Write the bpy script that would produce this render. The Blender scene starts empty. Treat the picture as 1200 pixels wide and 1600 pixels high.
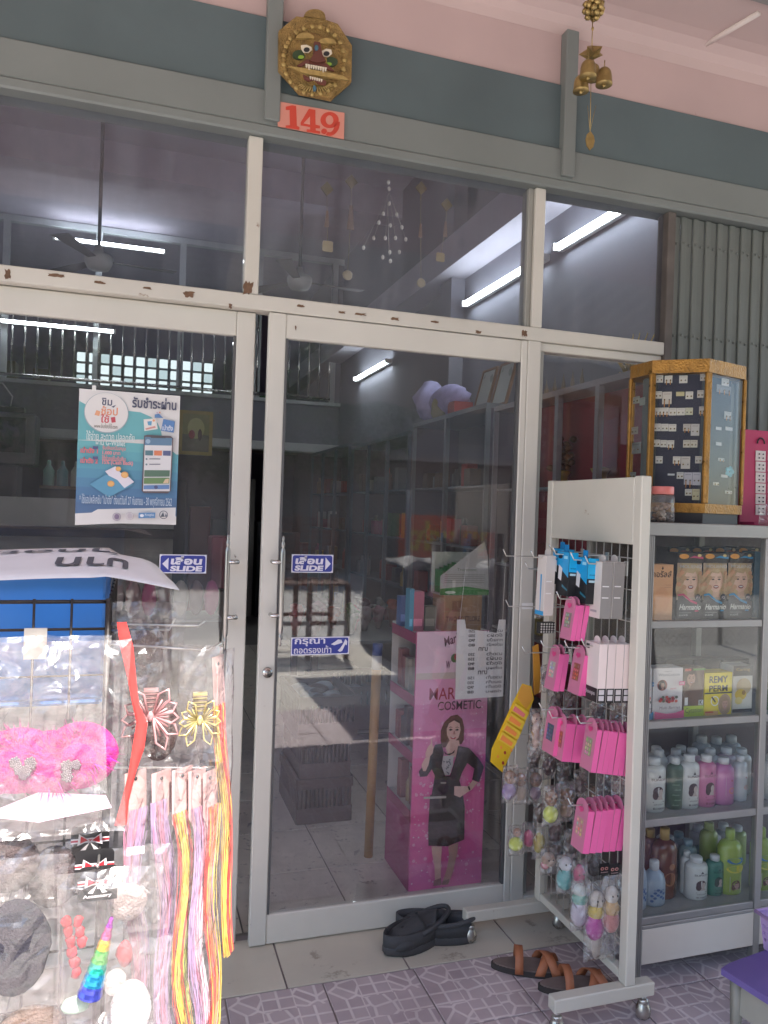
import bpy, math, random
from mathutils import Vector, Matrix
random.seed(7)
R = math.radians
sc = bpy.context.scene
C = bpy.context.collection

# ------------------------------------------------------------------ camera
F, CAM = 1200.0, Vector((0.0, -2.6, 1.475))
YAW, PITCH, ROLL = R(17.906), R(-0.023), R(1.894)
fwd = Vector((math.sin(YAW) * math.cos(PITCH), math.cos(YAW) * math.cos(PITCH), math.sin(PITCH)))
r0 = Vector((math.cos(YAW), -math.sin(YAW), 0)); u0 = r0.cross(fwd)
rgt = r0 * math.cos(ROLL) + u0 * math.sin(ROLL)
upv = -r0 * math.sin(ROLL) + u0 * math.cos(ROLL)
cd = bpy.data.cameras.new('camera'); cam = bpy.data.objects.new('camera', cd); C.objects.link(cam)
cd.sensor_fit = 'VERTICAL'; cd.sensor_height = 36.0; cd.lens = 36.0 * F / 1600.0
cd.clip_start = 0.05; cd.clip_end = 500
m3 = Matrix((rgt, upv, -fwd)).transposed()
cam.matrix_world = Matrix.Translation(CAM) @ m3.to_4x4()
sc.camera = cam

# ------------------------------------------------------------------ sky, sun, exposure
SUN_EL, SUN_AZ = R(55), R(170)      # sun stands over the street, behind the camera
wd = bpy.data.worlds.new('World'); sc.world = wd; wd.use_nodes = True
nt = wd.node_tree; nt.nodes.clear()
sky = nt.nodes.new('ShaderNodeTexSky'); sky.sky_type = 'NISHITA'; sky.sun_disc = False
sky.sun_elevation = SUN_EL; sky.sun_rotation = SUN_AZ
bg = nt.nodes.new('ShaderNodeBackground'); bg.inputs[1].default_value = 0.15
ow = nt.nodes.new('ShaderNodeOutputWorld')
nt.links.new(sky.outputs[0], bg.inputs[0]); nt.links.new(bg.outputs[0], ow.inputs[0])
sl = bpy.data.lights.new('sun', 'SUN'); sl.energy = 3.5; sl.angle = R(0.5); sl.color = (1.0, 0.96, 0.90)
so = bpy.data.objects.new('sun', sl); C.objects.link(so)
sd = Vector((math.sin(SUN_AZ) * math.cos(SUN_EL), math.cos(SUN_AZ) * math.cos(SUN_EL), math.sin(SUN_EL)))
so.rotation_euler = (-sd).to_track_quat('-Z', 'Y').to_euler(); so.location = sd * 30
sc.view_settings.view_transform = 'Standard'; sc.view_settings.look = 'None'
sc.view_settings.gamma = 1.0; sc.view_settings.use_curve_mapping = False
sc.view_settings.exposure = 2.1
cy = sc.cycles
cy.use_denoising = True; cy.max_bounces = 10; cy.diffuse_bounces = 5; cy.glossy_bounces = 4
cy.transmission_bounces = 6; cy.transparent_max_bounces = 24
cy.caustics_reflective = False; cy.caustics_refractive = False
cy.sample_clamp_indirect = 6.0

# ------------------------------------------------------------------ pixel -> place (a pixel gives a direction, a plane gives the distance)
def ray(px, py): return fwd + rgt * ((px - 600) / F) - upv * ((py - 800) / F)
def YP(px, py, y): d = ray(px, py); return CAM + d * ((y - CAM.y) / d.y)
def XP(px, py, x): d = ray(px, py); return CAM + d * ((x - CAM.x) / d.x)
def ZP(px, py, z): d = ray(px, py); return CAM + d * ((z - CAM.z) / d.z)

# ------------------------------------------------------------------ materials
_mc = {}
def M(col, rough=0.55, metal=0.0, var=0.10, scale=6.0, bump=0.0, spec=0.5, stain=None, stain_amt=0.0, stain_scale=9.0, coat=0.0, alpha=1.0):
    key = (tuple(round(c, 3) for c in col), rough, metal, var, scale, bump, spec, stain, stain_amt, stain_scale, coat, alpha)
    if key in _mc: return _mc[key]
    m = bpy.data.materials.new('surface_%d' % len(_mc)); m.use_nodes = True
    n = m.node_tree; b = n.nodes['Principled BSDF']
    b.inputs['Roughness'].default_value = rough; b.inputs['Metallic'].default_value = metal
    b.inputs['Specular IOR Level'].default_value = spec
    b.inputs['Coat Weight'].default_value = coat; b.inputs['Coat Roughness'].default_value = 0.15
    b.inputs['Alpha'].default_value = alpha
    tc = n.nodes.new('ShaderNodeTexCoord')
    nz = n.nodes.new('ShaderNodeTexNoise'); nz.inputs['Scale'].default_value = scale; nz.inputs['Detail'].default_value = 6
    n.links.new(tc.outputs['Object'], nz.inputs['Vector'])
    mr = n.nodes.new('ShaderNodeMapRange'); mr.inputs[1].default_value = 0.25; mr.inputs[2].default_value = 0.75
    mr.inputs[3].default_value = 1 - var; mr.inputs[4].default_value = 1 + var
    n.links.new(nz.outputs[0], mr.inputs[0])
    mx = n.nodes.new('ShaderNodeVectorMath'); mx.operation = 'SCALE'; mx.inputs[0].default_value = col[:3]
    n.links.new(mr.outputs[0], mx.inputs['Scale'])
    out = mx.outputs[0]
    if stain:
        n2 = n.nodes.new('ShaderNodeTexNoise'); n2.inputs['Scale'].default_value = stain_scale; n2.inputs['Detail'].default_value = 9; n2.inputs['Roughness'].default_value = 0.7
        mp = n.nodes.new('ShaderNodeMapping'); mp.inputs['Location'].default_value = (3.1, 7.7, 1.3)
        n.links.new(tc.outputs['Object'], mp.inputs[0]); n.links.new(mp.outputs[0], n2.inputs['Vector'])
        rp = n.nodes.new('ShaderNodeMapRange'); rp.inputs[1].default_value = 0.5 + 0.5 * (0.34 - stain_amt); rp.inputs[2].default_value = rp.inputs[1].default_value + 0.05
        n.links.new(n2.outputs[0], rp.inputs[0])
        mm = n.nodes.new('ShaderNodeMix'); mm.data_type = 'RGBA'; mm.inputs[7].default_value = (*stain, 1)
        n.links.new(rp.outputs[0], mm.inputs[0]); n.links.new(out, mm.inputs[6]); out = mm.outputs[2]
    n.links.new(out, b.inputs['Base Color'])
    rr = n.nodes.new('ShaderNodeMapRange'); rr.inputs[3].default_value = max(0.02, rough - 0.08); rr.inputs[4].default_value = min(1, rough + 0.08)
    n.links.new(nz.outputs[0], rr.inputs[0]); n.links.new(rr.outputs[0], b.inputs['Roughness'])
    if bump:
        bn = n.nodes.new('ShaderNodeTexNoise'); bn.inputs['Scale'].default_value = scale * 6; bn.inputs['Detail'].default_value = 4
        n.links.new(tc.outputs['Object'], bn.inputs['Vector'])
        bp = n.nodes.new('ShaderNodeBump'); bp.inputs['Strength'].default_value = bump; bp.inputs['Distance'].default_value = 0.01
        n.links.new(bn.outputs[0], bp.inputs['Height']); n.links.new(bp.outputs[0], b.inputs['Normal'])
    _mc[key] = m
    return m
def printmat(name, rough):
    m = bpy.data.materials.new(name); m.use_nodes = True; n = m.node_tree; b = n.nodes['Principled BSDF']
    a = n.nodes.new('ShaderNodeAttribute'); a.attribute_name = 'Col'
    n.links.new(a.outputs['Color'], b.inputs['Base Color']); b.inputs['Roughness'].default_value = rough
    return m
PRINT = printmat('printed_paper', 0.55); GLOSSY_PRINT = printmat('printed_gloss', 0.28)
def emis(name, col, s):
    m = bpy.data.materials.new(name); m.use_nodes = True; n = m.node_tree; n.nodes.clear()
    e = n.nodes.new('ShaderNodeEmission'); e.inputs[0].default_value = (*col, 1); e.inputs[1].default_value = s
    o = n.nodes.new('ShaderNodeOutputMaterial'); n.links.new(e.outputs[0], o.inputs[0]); return m
def glassmat(name, tint, dust=0.03, rough=0.02, ior=1.5, wr=0.0, wscale=25, dustcol=(0.75, 0.72, 0.7), boost=0.0, streak=False):
    """thin clear sheet: what lies behind shows through, the surface mirrors by its angle, a film of dust scatters a little"""
    m = bpy.data.materials.new(name); m.use_nodes = True; n = m.node_tree; n.nodes.clear()
    o = n.nodes.new('ShaderNodeOutputMaterial')
    t = n.nodes.new('ShaderNodeBsdfTransparent'); t.inputs[0].default_value = (*tint, 1)
    d = n.nodes.new('ShaderNodeBsdfDiffuse'); d.inputs[0].default_value = (*dustcol, 1)
    g = n.nodes.new('ShaderNodeBsdfGlossy'); g.inputs['Roughness'].default_value = rough
    tc = n.nodes.new('ShaderNodeTexCoord')
    mp = n.nodes.new('ShaderNodeMapping'); n.links.new(tc.outputs['Object'], mp.inputs[0])
    if streak: mp.inputs['Scale'].default_value = (4, 1, 0.35)
    nz = n.nodes.new('ShaderNodeTexNoise'); nz.inputs['Scale'].default_value = 3.0 if not wr else 7.0; nz.inputs['Detail'].default_value = 8; nz.inputs['Roughness'].default_value = 0.65
    n.links.new(mp.outputs[0], nz.inputs['Vector'])
    mr = n.nodes.new('ShaderNodeMapRange'); mr.inputs[1].default_value = 0.3; mr.inputs[2].default_value = 0.72; mr.inputs[3].default_value = dust * (0.35 if not wr else .7); mr.inputs[4].default_value = dust * (1.7 if not wr else 1.3)
    n.links.new(nz.outputs[0], mr.inputs[0])
    m1 = n.nodes.new('ShaderNodeMixShader'); n.links.new(mr.outputs[0], m1.inputs[0]); n.links.new(t.outputs[0], m1.inputs[1]); n.links.new(d.outputs[0], m1.inputs[2])
    ge = n.nodes.new('ShaderNodeNewGeometry'); nrm = ge.outputs['Normal']
    if wr:
        wn = n.nodes.new('ShaderNodeTexNoise'); wn.inputs['Scale'].default_value = wscale; wn.inputs['Detail'].default_value = 1.5; wn.inputs['Distortion'].default_value = 1.6
        n.links.new(tc.outputs['Object'], wn.inputs['Vector'])
        bp = n.nodes.new('ShaderNodeBump'); bp.inputs['Strength'].default_value = wr; bp.inputs['Distance'].default_value = 0.02
        n.links.new(wn.outputs[0], bp.inputs['Height']); n.links.new(bp.outputs[0], g.inputs['Normal']); nrm = bp.outputs[0]
    def mth(op, x, y=None, clamp=False):
        k = n.nodes.new('ShaderNodeMath'); k.operation = op; k.use_clamp = clamp
        for i, v in enumerate((x, y)):
            if v is None: continue
            if isinstance(v, (int, float)): k.inputs[i].default_value = v
            else: n.links.new(v, k.inputs[i])
        return k.outputs[0]
    dt = n.nodes.new('ShaderNodeVectorMath'); dt.operation = 'DOT_PRODUCT'; n.links.new(nrm, dt.inputs[0]); n.links.new(ge.outputs['Incoming'], dt.inputs[1])
    f0 = ((ior - 1) / (ior + 1)) ** 2
    fac = mth('ADD', mth('MULTIPLY', mth('POWER', mth('SUBTRACT', 1.0, mth('ABSOLUTE', dt.outputs['Value']), True), 5.0), 1 - f0), f0 + boost, True)
    m2 = n.nodes.new('ShaderNodeMixShader'); n.links.new(fac, m2.inputs[0]); n.links.new(m1.outputs[0], m2.inputs[1]); n.links.new(g.outputs[0], m2.inputs[2])
    n.links.new(m2.outputs[0], o.inputs[0]); return m

# ------------------------------------------------------------------ mesh builder
class MB:
    def __init__(s): s.v, s.f, s.mi, s.c, s.mats, s.smooth = [], [], [], [], [], []
    def _m(s, m):
        if m not in s.mats: s.mats.append(m)
        return s.mats.index(m)
    def add(s, vs, fs, m, col=(1, 1, 1), smooth=False):
        b = len(s.v); k = s._m(m); s.v += [Vector(v) for v in vs]
        for f in fs: s.f.append([b + i for i in f]); s.mi.append(k); s.c.append(col); s.smooth.append(smooth)
        return s
    def box(s, a, b, m, col=(1, 1, 1), bev=0.0):
        x0, x1 = sorted((a[0], b[0])); y0, y1 = sorted((a[1], b[1])); z0, z1 = sorted((a[2], b[2]))
        if bev <= 0:
            vs = [(x, y, z) for z in (z0, z1) for y in (y0, y1) for x in (x0, x1)]
            return s.add(vs, [(0, 2, 3, 1), (4, 5, 7, 6), (0, 1, 5, 4), (2, 6, 7, 3), (0, 4, 6, 2), (1, 3, 7, 5)], m, col)
        e = min(bev, (x1 - x0) / 2.1, (y1 - y0) / 2.1, (z1 - z0) / 2.1)
        vs, idx = [], {}
        for i, X in enumerate((x0, x1)):
            for j, Y in enumerate((y0, y1)):
                for k, Z in enumerate((z0, z1)):
                    sx, sy, sz = (e, -e)[i], (e, -e)[j], (e, -e)[k]
                    for ax, p in enumerate(((X, Y + sy, Z + sz), (X + sx, Y, Z + sz), (X + sx, Y + sy, Z))):
                        idx[i, j, k, ax] = len(vs); vs.append(p)
        fs = []
        for i in (0, 1): fs.append([idx[i, j, k, 0] for j, k in ((0, 0), (1, 0), (1, 1), (0, 1))][::1 if i else -1])
        for j in (0, 1): fs.append([idx[i, j, k, 1] for i, k in ((0, 0), (0, 1), (1, 1), (1, 0))][::1 if j else -1])
        for k in (0, 1): fs.append([idx[i, j, k, 2] for i, j in ((0, 0), (1, 0), (1, 1), (0, 1))][::1 if k else -1])
        def q(l, flip): fs.append(l[::-1] if flip else l)
        for j in (0, 1):
            for k in (0, 1): q([idx[0, j, k, 1], idx[1, j, k, 1], idx[1, j, k, 2], idx[0, j, k, 2]], (j + k) % 2 == 1)
        for i in (0, 1):
            for k in (0, 1): q([idx[i, 0, k, 0], idx[i, 0, k, 2], idx[i, 1, k, 2], idx[i, 1, k, 0]], (i + k) % 2 == 0)
        for i in (0, 1):
            for j in (0, 1): q([idx[i, j, 0, 0], idx[i, j, 0, 1], idx[i, j, 1, 1], idx[i, j, 1, 0]], (i + j) % 2 == 1)
        for i in (0, 1):
            for j in (0, 1):
                for k in (0, 1): q([idx[i, j, k, 0], idx[i, j, k, 1], idx[i, j, k, 2]], (i + j + k) % 2 == 1)
        return s.add(vs, fs, m, col)
    def tube(s, pts, r, m, n=8, col=(1, 1, 1), cap=True):
        pts = [Vector(p) for p in pts]; rs = r if isinstance(r, (list, tuple)) else [r] * len(pts)
        vs, fs = [], []; ref = None
        for i, p in enumerate(pts):
            t = (pts[min(i + 1, len(pts) - 1)] - pts[max(i - 1, 0)]).normalized()
            if ref is None: ref = t.orthogonal().normalized()
            ref = (ref - t * ref.dot(t)); ref = ref.normalized() if ref.length > 1e-6 else t.orthogonal().normalized()
            w = t.cross(ref)
            for k in range(n): a = 2 * math.pi * k / n; vs.append(p + (ref * math.cos(a) + w * math.sin(a)) * rs[i])
        for i in range(len(pts) - 1):
            for k in range(n): fs.append((i * n + k, i * n + (k + 1) % n, (i + 1) * n + (k + 1) % n, (i + 1) * n + k))
        if cap: fs.append(tuple(range(n))[::-1]); fs.append(tuple((len(pts) - 1) * n + k for k in range(n)))
        return s.add(vs, fs, m, col, True)
    def lathe(s, o, prof, m, n=20, col=(1, 1, 1), sx=1.0, sy=1.0):
        o = Vector(o); vs, fs = [], []
        for (r, z) in prof:
            for k in range(n): a = 2 * math.pi * k / n; vs.append(o + Vector((r * math.cos(a) * sx, r * math.sin(a) * sy, z)))
        for i in range(len(prof) - 1):
            for k in range(n): fs.append((i * n + k, i * n + (k + 1) % n, (i + 1) * n + (k + 1) % n, (i + 1) * n + k))
        if prof[0][0] > 1e-5: fs.append(tuple(range(n))[::-1])
        if prof[-1][0] > 1e-5: fs.append(tuple((len(prof) - 1) * n + k for k in range(n)))
        return s.add(vs, fs, m, col, True)
    def prism(s, poly, o, U, V, t, m, col=(1, 1, 1)):
        o, U, V = Vector(o), Vector(U), Vector(V); N = U.cross(V).normalized()
        n = len(poly); vs = [o + U * a + V * b for a, b in poly]; vs += [v + N * t for v in vs]
        fs = [tuple(range(n))[::-1], tuple(range(n, 2 * n))] + [(i, (i + 1) % n, n + (i + 1) % n, n + i) for i in range(n)]
        return s.add(vs, fs, m, col)
    def blob(s, o, r, m, n=12, k=8, noise=0.0, col=(1, 1, 1), rot=None, seed=0):
        rnd = random.Random(seed); vs, fs = [], []
        r = r if isinstance(r, (tuple, list)) else (r, r, r); o = Vector(o)
        for i in range(k + 1):
            th = math.pi * i / k
            for j in range(n):
                a = 2 * math.pi * j / n; w = 1 + noise * (rnd.random() - .5) * (0 if i in (0, k) else 1)
                p = Vector((r[0] * math.sin(th) * math.cos(a) * w, r[1] * math.sin(th) * math.sin(a) * w, -r[2] * math.cos(th)))
                if rot: p = rot @ p
                vs.append(o + p)
        for i in range(k):
            for j in range(n): fs.append((i * n + j, i * n + (j + 1) % n, (i + 1) * n + (j + 1) % n, (i + 1) * n + j))
        return s.add(vs, fs, m, col, True)
    def poly(s, o, U, V, pts, m, col, lift=0.0):
        o, U, V = Vector(o), Vector(U), Vector(V); N = U.cross(V).normalized()
        return s.add([o + U * a + V * b + N * lift for a, b in pts], [tuple(range(len(pts)))], m, col)
    def xform(s, mat):
        s.v = [mat @ v for v in s.v]; return s
    def mesh(s, name, off):
        me = bpy.data.meshes.new(name); me.from_pydata([v - off for v in s.v], [], s.f)
        for m in s.mats: me.materials.append(m)
        me.polygons.foreach_set('material_index', s.mi); me.polygons.foreach_set('use_smooth', s.smooth)
        ca = me.color_attributes.new('Col', 'FLOAT_COLOR', 'CORNER'); d = []
        for p, c in zip(me.polygons, s.c): d += [c[0], c[1], c[2], 1.0] * p.loop_total
        ca.data.foreach_set('color', d); me.update(); return me
    def build(s, name, parent=None, local=False):
        """vertices are given in the world's frame (or, with local, in the parent's)"""
        if parent is not None:
            off = Vector((0, 0, 0)) if local else WORLD[parent.name]
        else:
            lo = [min(v[i] for v in s.v) for i in range(3)]; hi = [max(v[i] for v in s.v) for i in range(3)]
            off = Vector(((lo[0] + hi[0]) / 2, (lo[1] + hi[1]) / 2, lo[2]))
        o = bpy.data.objects.new(name, s.mesh(name, off)); C.objects.link(o)
        if parent is not None: o.parent = parent; WORLD[o.name] = off
        else: o.location = off; WORLD[o.name] = off
        return o
WORLD = {}
def tag(o, label, cat, group=None):
    o['label'] = label; o['category'] = cat
    if group: o['group'] = group
    return o
def thing(name, label, cat, loc=(0, 0, 0), group=None, rz=0.0):
    o = bpy.data.objects.new(name, None); C.objects.link(o); o.location = loc; o.rotation_euler = (0, 0, rz)
    o.empty_display_size = 0.05
    WORLD[o.name] = Vector(loc); return tag(o, label, cat, group)
def struct(o, kind='structure'): o['kind'] = kind; return o
def copy_tree(o, parent=None):
    c = o.copy(); C.objects.link(c); c.parent = parent
    for ch in list(o.children): copy_tree(ch, c)
    return c
def one(name, label, cat, group=None): # a builder whose result is one mesh
    b = MB(); return b, (lambda: tag(b.build(name), label, cat, group))

# ------------------------------------------------------------------ flat print: outlines and lettering laid on a face
_tc = {}
def glyphs(txt, bold=0.0):
    k = (txt, bold)
    if k in _tc: return _tc[k]
    cu = bpy.data.curves.new('lettering', 'FONT'); cu.body = txt; cu.size = 1; cu.offset = bold; cu.resolution_u = 3
    ob = bpy.data.objects.new('lettering_tmp', cu); C.objects.link(ob)
    dg = bpy.context.evaluated_depsgraph_get(); me = bpy.data.meshes.new_from_object(ob.evaluated_get(dg))
    vs = [(v.co.x, v.co.y) for v in me.vertices]; fs = [tuple(p.vertices) for p in me.polygons]
    bpy.data.objects.remove(ob); bpy.data.curves.remove(cu); bpy.data.meshes.remove(me)
    _tc[k] = (vs, fs); return _tc[k]
class Sheet:
    """a printed face: o lower-left corner, U/V unit axes, layers stack outward"""
    def __init__(s, mb, o, U, V, mat=PRINT, lift=0.0004):
        s.b, s.o, s.U, s.V, s.m = mb, Vector(o), Vector(U), Vector(V), mat; s.n = 0; s.step = lift; s.N = s.U.cross(s.V).normalized()
    def at(s, a, b, l): return s.o + s.U * a + s.V * b + s.N * l
    def lift(s): s.n += 1; return s.n * s.step
    def poly(s, pts, col):
        l = s.lift(); s.b.add([s.at(a, b, l) for a, b in pts], [tuple(range(len(pts)))], s.m, col); return s
    def rect(s, a, b, c, d, col): return s.poly([(a, b), (c, b), (c, d), (a, d)], col)
    def oval(s, cx, cy, rx, ry, col, n=20, a0=0.0, a1=6.28318):
        return s.poly([(cx + rx * math.cos(a0 + (a1 - a0) * i / n), cy + ry * math.sin(a0 + (a1 - a0) * i / n)) for i in range(n)], col)
    def ring(s, cx, cy, r, w, col, n=24):
        l = s.lift(); vs = []
        for i in range(n):
            a = 6.28318 * i / n
            for q in (r, r - w): vs.append(s.at(cx + q * math.cos(a), cy + q * math.sin(a), l))
        s.b.add(vs, [(2 * i, 2 * ((i + 1) % n), 2 * ((i + 1) % n) + 1, 2 * i + 1) for i in range(n)], s.m, col); return s
    def text(s, txt, a, b, w, h, col, bold=0.0, shear=0.0, rot=0.0, mirror=False):
        vs, fs = glyphs(txt, bold)
        if not vs: return s
        x0 = min(v[0] for v in vs); x1 = max(v[0] for v in vs); y0 = min(v[1] for v in vs); y1 = max(v[1] for v in vs)
        l = s.lift(); out = []
        for x, y in vs:
            p = (x - x0) / (x1 - x0) * w; q = (y - y0) / max(1e-6, y1 - y0) * h
            p += q * shear
            if mirror: p = w - p
            if rot: p, q = p * math.cos(rot) - q * math.sin(rot), p * math.sin(rot) + q * math.cos(rot)
            out.append(s.at(a + p, b + q, l))
        s.b.add(out, fs, s.m, col); return s
UX, UZ, UY = Vector((1, 0, 0)), Vector((0, 0, 1)), Vector((0, 1, 0))
def srgb(r, g, b):
    f = lambda c: (c / 255 / 12.92) if c / 255 <= 0.04045 else ((c / 255 + 0.055) / 1.055) ** 2.4
    return (f(r), f(g), f(b))
# ------------------------------------------------------------------ shared materials
CREAM = M((0.58, 0.56, 0.50), 0.45, var=0.07, scale=3, bump=0.05, stain=(0.16, 0.09, 0.05), stain_amt=0.02, stain_scale=11)
CREAM_WORN = M((0.56, 0.54, 0.48), 0.5, var=0.08, scale=3, bump=0.08, stain=(0.2, 0.11, 0.06), stain_amt=0.07, stain_scale=14)
CHIP = M((0.15, 0.085, 0.05), 0.8, var=0.35, scale=60)
GREY_PAINT = M((0.18, 0.20, 0.19), 0.5, var=0.1, scale=2.5, bump=0.08, stain=(0.09, 0.08, 0.07), stain_amt=0.06, stain_scale=7)
TEAL_PAINT = M((0.092, 0.125, 0.132), 0.55, var=0.16, scale=2.2, bump=0.08, stain=(0.16, 0.16, 0.15), stain_amt=0.03, stain_scale=30)
PINK_WALL = M((0.50, 0.37, 0.355), 0.85, var=0.09, scale=1.6, bump=0.12, stain=(0.33, 0.2, 0.17), stain_amt=0.015, stain_scale=13)
PINK_CEIL = M((0.52, 0.40, 0.38), 0.85, var=0.07, scale=1.5, bump=0.1, stain=(0.5, 0.34, 0.3), stain_amt=0.03, stain_scale=9)
PURPLE_WALL = M((0.205, 0.205, 0.245), 0.8, var=0.08, scale=1.2, bump=0.06)
ALU = M((0.55, 0.55, 0.55), 0.38, metal=0.75, var=0.08, scale=20)
CHROME = M((0.58, 0.57, 0.55), 0.26, metal=1.0, var=0.05, scale=10)
DARK = M((0.02, 0.02, 0.022), 0.6, var=0.3)
BLACK_IRON = M((0.035, 0.028, 0.025), 0.45, metal=0.3, var=0.3, scale=30, bump=0.1)
WHITE_PL = M((0.75, 0.75, 0.73), 0.4, var=0.04)
GLASS = glassmat('window_glass', (0.97, 0.97, 0.975), dust=0.022, streak=True, boost=.045)
GLASS_TOP = glassmat('transom_glass', (0.88, 0.88, 0.91), dust=0.05, streak=True, boost=.0, dustcol=(.6, .66, .75))
CAB_GLASS = glassmat('cabinet_glass', (0.93, 0.95, 0.94), dust=0.012)
CLOUDY = glassmat('cloudy_bag', (0.93, 0.92, 0.91), dust=0.10, rough=0.16, ior=1.5, wr=0.9, wscale=22, dustcol=(0.8, 0.76, 0.74), boost=0.06)
BAG = glassmat('clear_bag', (0.96, 0.95, 0.94), dust=0.034, rough=0.26, ior=1.5, wr=0.5, wscale=16, dustcol=(0.85, 0.80, 0.78), boost=0.035)

# ------------------------------------------------------------------ ground, porch floor, shop floor
b = MB(); b.box((-60, -60, -0.3), (60, 30, -0.16), M((0.25, 0.22, 0.18), 0.95, var=0.25, scale=0.6, bump=0.3)); struct(b.build('ground'))
b = MB(); b.box((-60, -12.2, -0.159), (60, -6.4, -0.15), M((0.42, 0.395, 0.35), 0.9, var=0.2, scale=1.5, bump=0.3)); struct(b.build('road'))
b = MB(); b.box((-14, -6.3, -0.158), (14, -3.02, -0.05), M((0.62, 0.58, 0.51), 0.85, var=0.2, scale=1.1, bump=0.2, stain=(0.25, 0.22, 0.2), stain_amt=0.1)); struct(b.build('forecourt'))
GROUT = M((0.30, 0.25, 0.25), 0.9, var=0.1)
b = MB(); b.box((-6, -3.0, -0.157), (6, 0.06, -0.006), GROUT); porch = struct(b.build('porch_floor'))
def mosaic():
    m = bpy.data.materials.new('mosaic_tile'); m.use_nodes = True; n = m.node_tree; bs = n.nodes['Principled BSDF']
    tc = n.nodes.new('ShaderNodeTexCoord'); oi = n.nodes.new('ShaderNodeObjectInfo')
    def vor(scale, rnd, off):
        mp = n.nodes.new('ShaderNodeMapping'); mp.inputs['Location'].default_value = (off, off * .7, 0.0)
        n.links.new(tc.outputs['Object'], mp.inputs[0])
        v = n.nodes.new('ShaderNodeTexVoronoi'); v.voronoi_dimensions = '2D'; v.feature = 'DISTANCE_TO_EDGE'; v.inputs['Scale'].default_value = scale; v.inputs['Randomness'].default_value = rnd
        c = n.nodes.new('ShaderNodeTexVoronoi'); c.voronoi_dimensions = '2D'; c.inputs['Scale'].default_value = scale; c.inputs['Randomness'].default_value = rnd
        n.links.new(mp.outputs[0], v.inputs['Vector']); n.links.new(mp.outputs[0], c.inputs['Vector'])
        return v.outputs['Distance'], c.outputs['Color']
    d1, c1 = vor(18, 0.9, 0.0); d2, c2 = vor(20, 0.0, 0.025)
    ck = n.nodes.new('ShaderNodeTexChecker'); ck.inputs['Scale'].default_value = 10; n.links.new(tc.outputs['Object'], ck.inputs['Vector'])
    def mixf(a, b_):
        x = n.nodes.new('ShaderNodeMix'); x.data_type = 'RGBA'; n.links.new(ck.outputs['Fac'], x.inputs[0]); n.links.new(a, x.inputs[6]); n.links.new(b_, x.inputs[7]); return x.outputs[2]
    dd, cc = mixf(d1, d2), mixf(c1, c2)
    mr = n.nodes.new('ShaderNodeMapRange'); mr.inputs[1].default_value = 0.05; mr.inputs[2].default_value = 0.11; n.links.new(dd, mr.inputs[0])
    sp = n.nodes.new('ShaderNodeSeparateColor'); n.links.new(cc, sp.inputs[0])
    rp = n.nodes.new('ShaderNodeMix'); rp.data_type = 'RGBA'; rp.inputs[6].default_value = (0.41, 0.325, 0.335, 1); rp.inputs[7].default_value = (0.49, 0.40, 0.405, 1); n.links.new(sp.outputs[0], rp.inputs[0])
    fx = n.nodes.new('ShaderNodeMix'); fx.data_type = 'RGBA'; fx.inputs[6].default_value = (0.66, 0.575, 0.56, 1); n.links.new(mr.outputs[0], fx.inputs[0]); n.links.new(rp.outputs[2], fx.inputs[7])
    nz = n.nodes.new('ShaderNodeTexNoise'); nz.inputs['Scale'].default_value = 5; nz.inputs['Detail'].default_value = 5
    ge = n.nodes.new('ShaderNodeNewGeometry'); n.links.new(ge.outputs['Position'], nz.inputs['Vector'])
    ml = n.nodes.new('ShaderNodeMapRange'); ml.inputs[1].default_value = .3; ml.inputs[2].default_value = .7; ml.inputs[3].default_value = 0.8; ml.inputs[4].default_value = 1.1; n.links.new(nz.outputs[0], ml.inputs[0])
    vm = n.nodes.new('ShaderNodeVectorMath'); vm.operation = 'SCALE'; n.links.new(fx.outputs[2], vm.inputs[0]); n.links.new(ml.outputs[0], vm.inputs['Scale'])
    n.links.new(vm.outputs[0], bs.inputs['Base Color']); bs.inputs['Roughness'].default_value = 0.38
    bp = n.nodes.new('ShaderNodeBump'); bp.inputs['Strength'].default_value = 0.25; bp.inputs['Distance'].default_value = 0.002; n.links.new(mr.outputs[0], bp.inputs['Height']); n.links.new(bp.outputs[0], bs.inputs['Normal'])
    return m
MOSAIC = mosaic()
CREAM_TILE = M((0.54, 0.49, 0.40), 0.3, var=0.10, scale=4, bump=0.03, stain=(0.32, 0.27, 0.21), stain_amt=0.12, stain_scale=6)
IN_TILE = M((0.60, 0.54, 0.47), 0.32, var=0.14, scale=9, bump=0.06, stain=(0.30, 0.27, 0.25), stain_amt=0.16, stain_scale=22)
def tiles(parent, mat, x0, x1, y0, y1, sx, sy, top, name='tile', th=0.005, gap=0.003):
    tb = MB(); tb.box((gap, gap, -th), (sx - gap, sy - gap, 0), mat, bev=0.0012); me = tb.mesh(name, Vector((0, 0, 0)))
    off = WORLD[parent.name]; k = 0
    nx, ny = int(round((x1 - x0) / sx)), int(round((y1 - y0) / sy))
    for i in range(nx):
        for j in range(ny):
            o = bpy.data.objects.new(name, me); C.objects.link(o); o.parent = parent
            o.location = Vector((x0 + i * sx, y0 + j * sy, top + random.uniform(-.0006, .0006))) - off; k += 1
tiles(porch, CREAM_TILE, -1.51, 3.69, -0.275, -0.275 + 0.3, 0.40, 0.30, 0.0)
tiles(porch, MOSAIC, -2.10, 3.30, -0.277 - 9 * 0.3, -0.277, 0.30, 0.30, 0.0)
b = MB(); b.box((-3.4, 0.062, -0.157), (2.6, 10, -0.006), M((0.25, 0.23, 0.21), 0.9)); inf = struct(b.build('shop_floor'))
tiles(inf, IN_TILE, -1.2, 2.4, 0.07, 0.07 + 14 * 0.4, 0.40, 0.40, 0.0)

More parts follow.
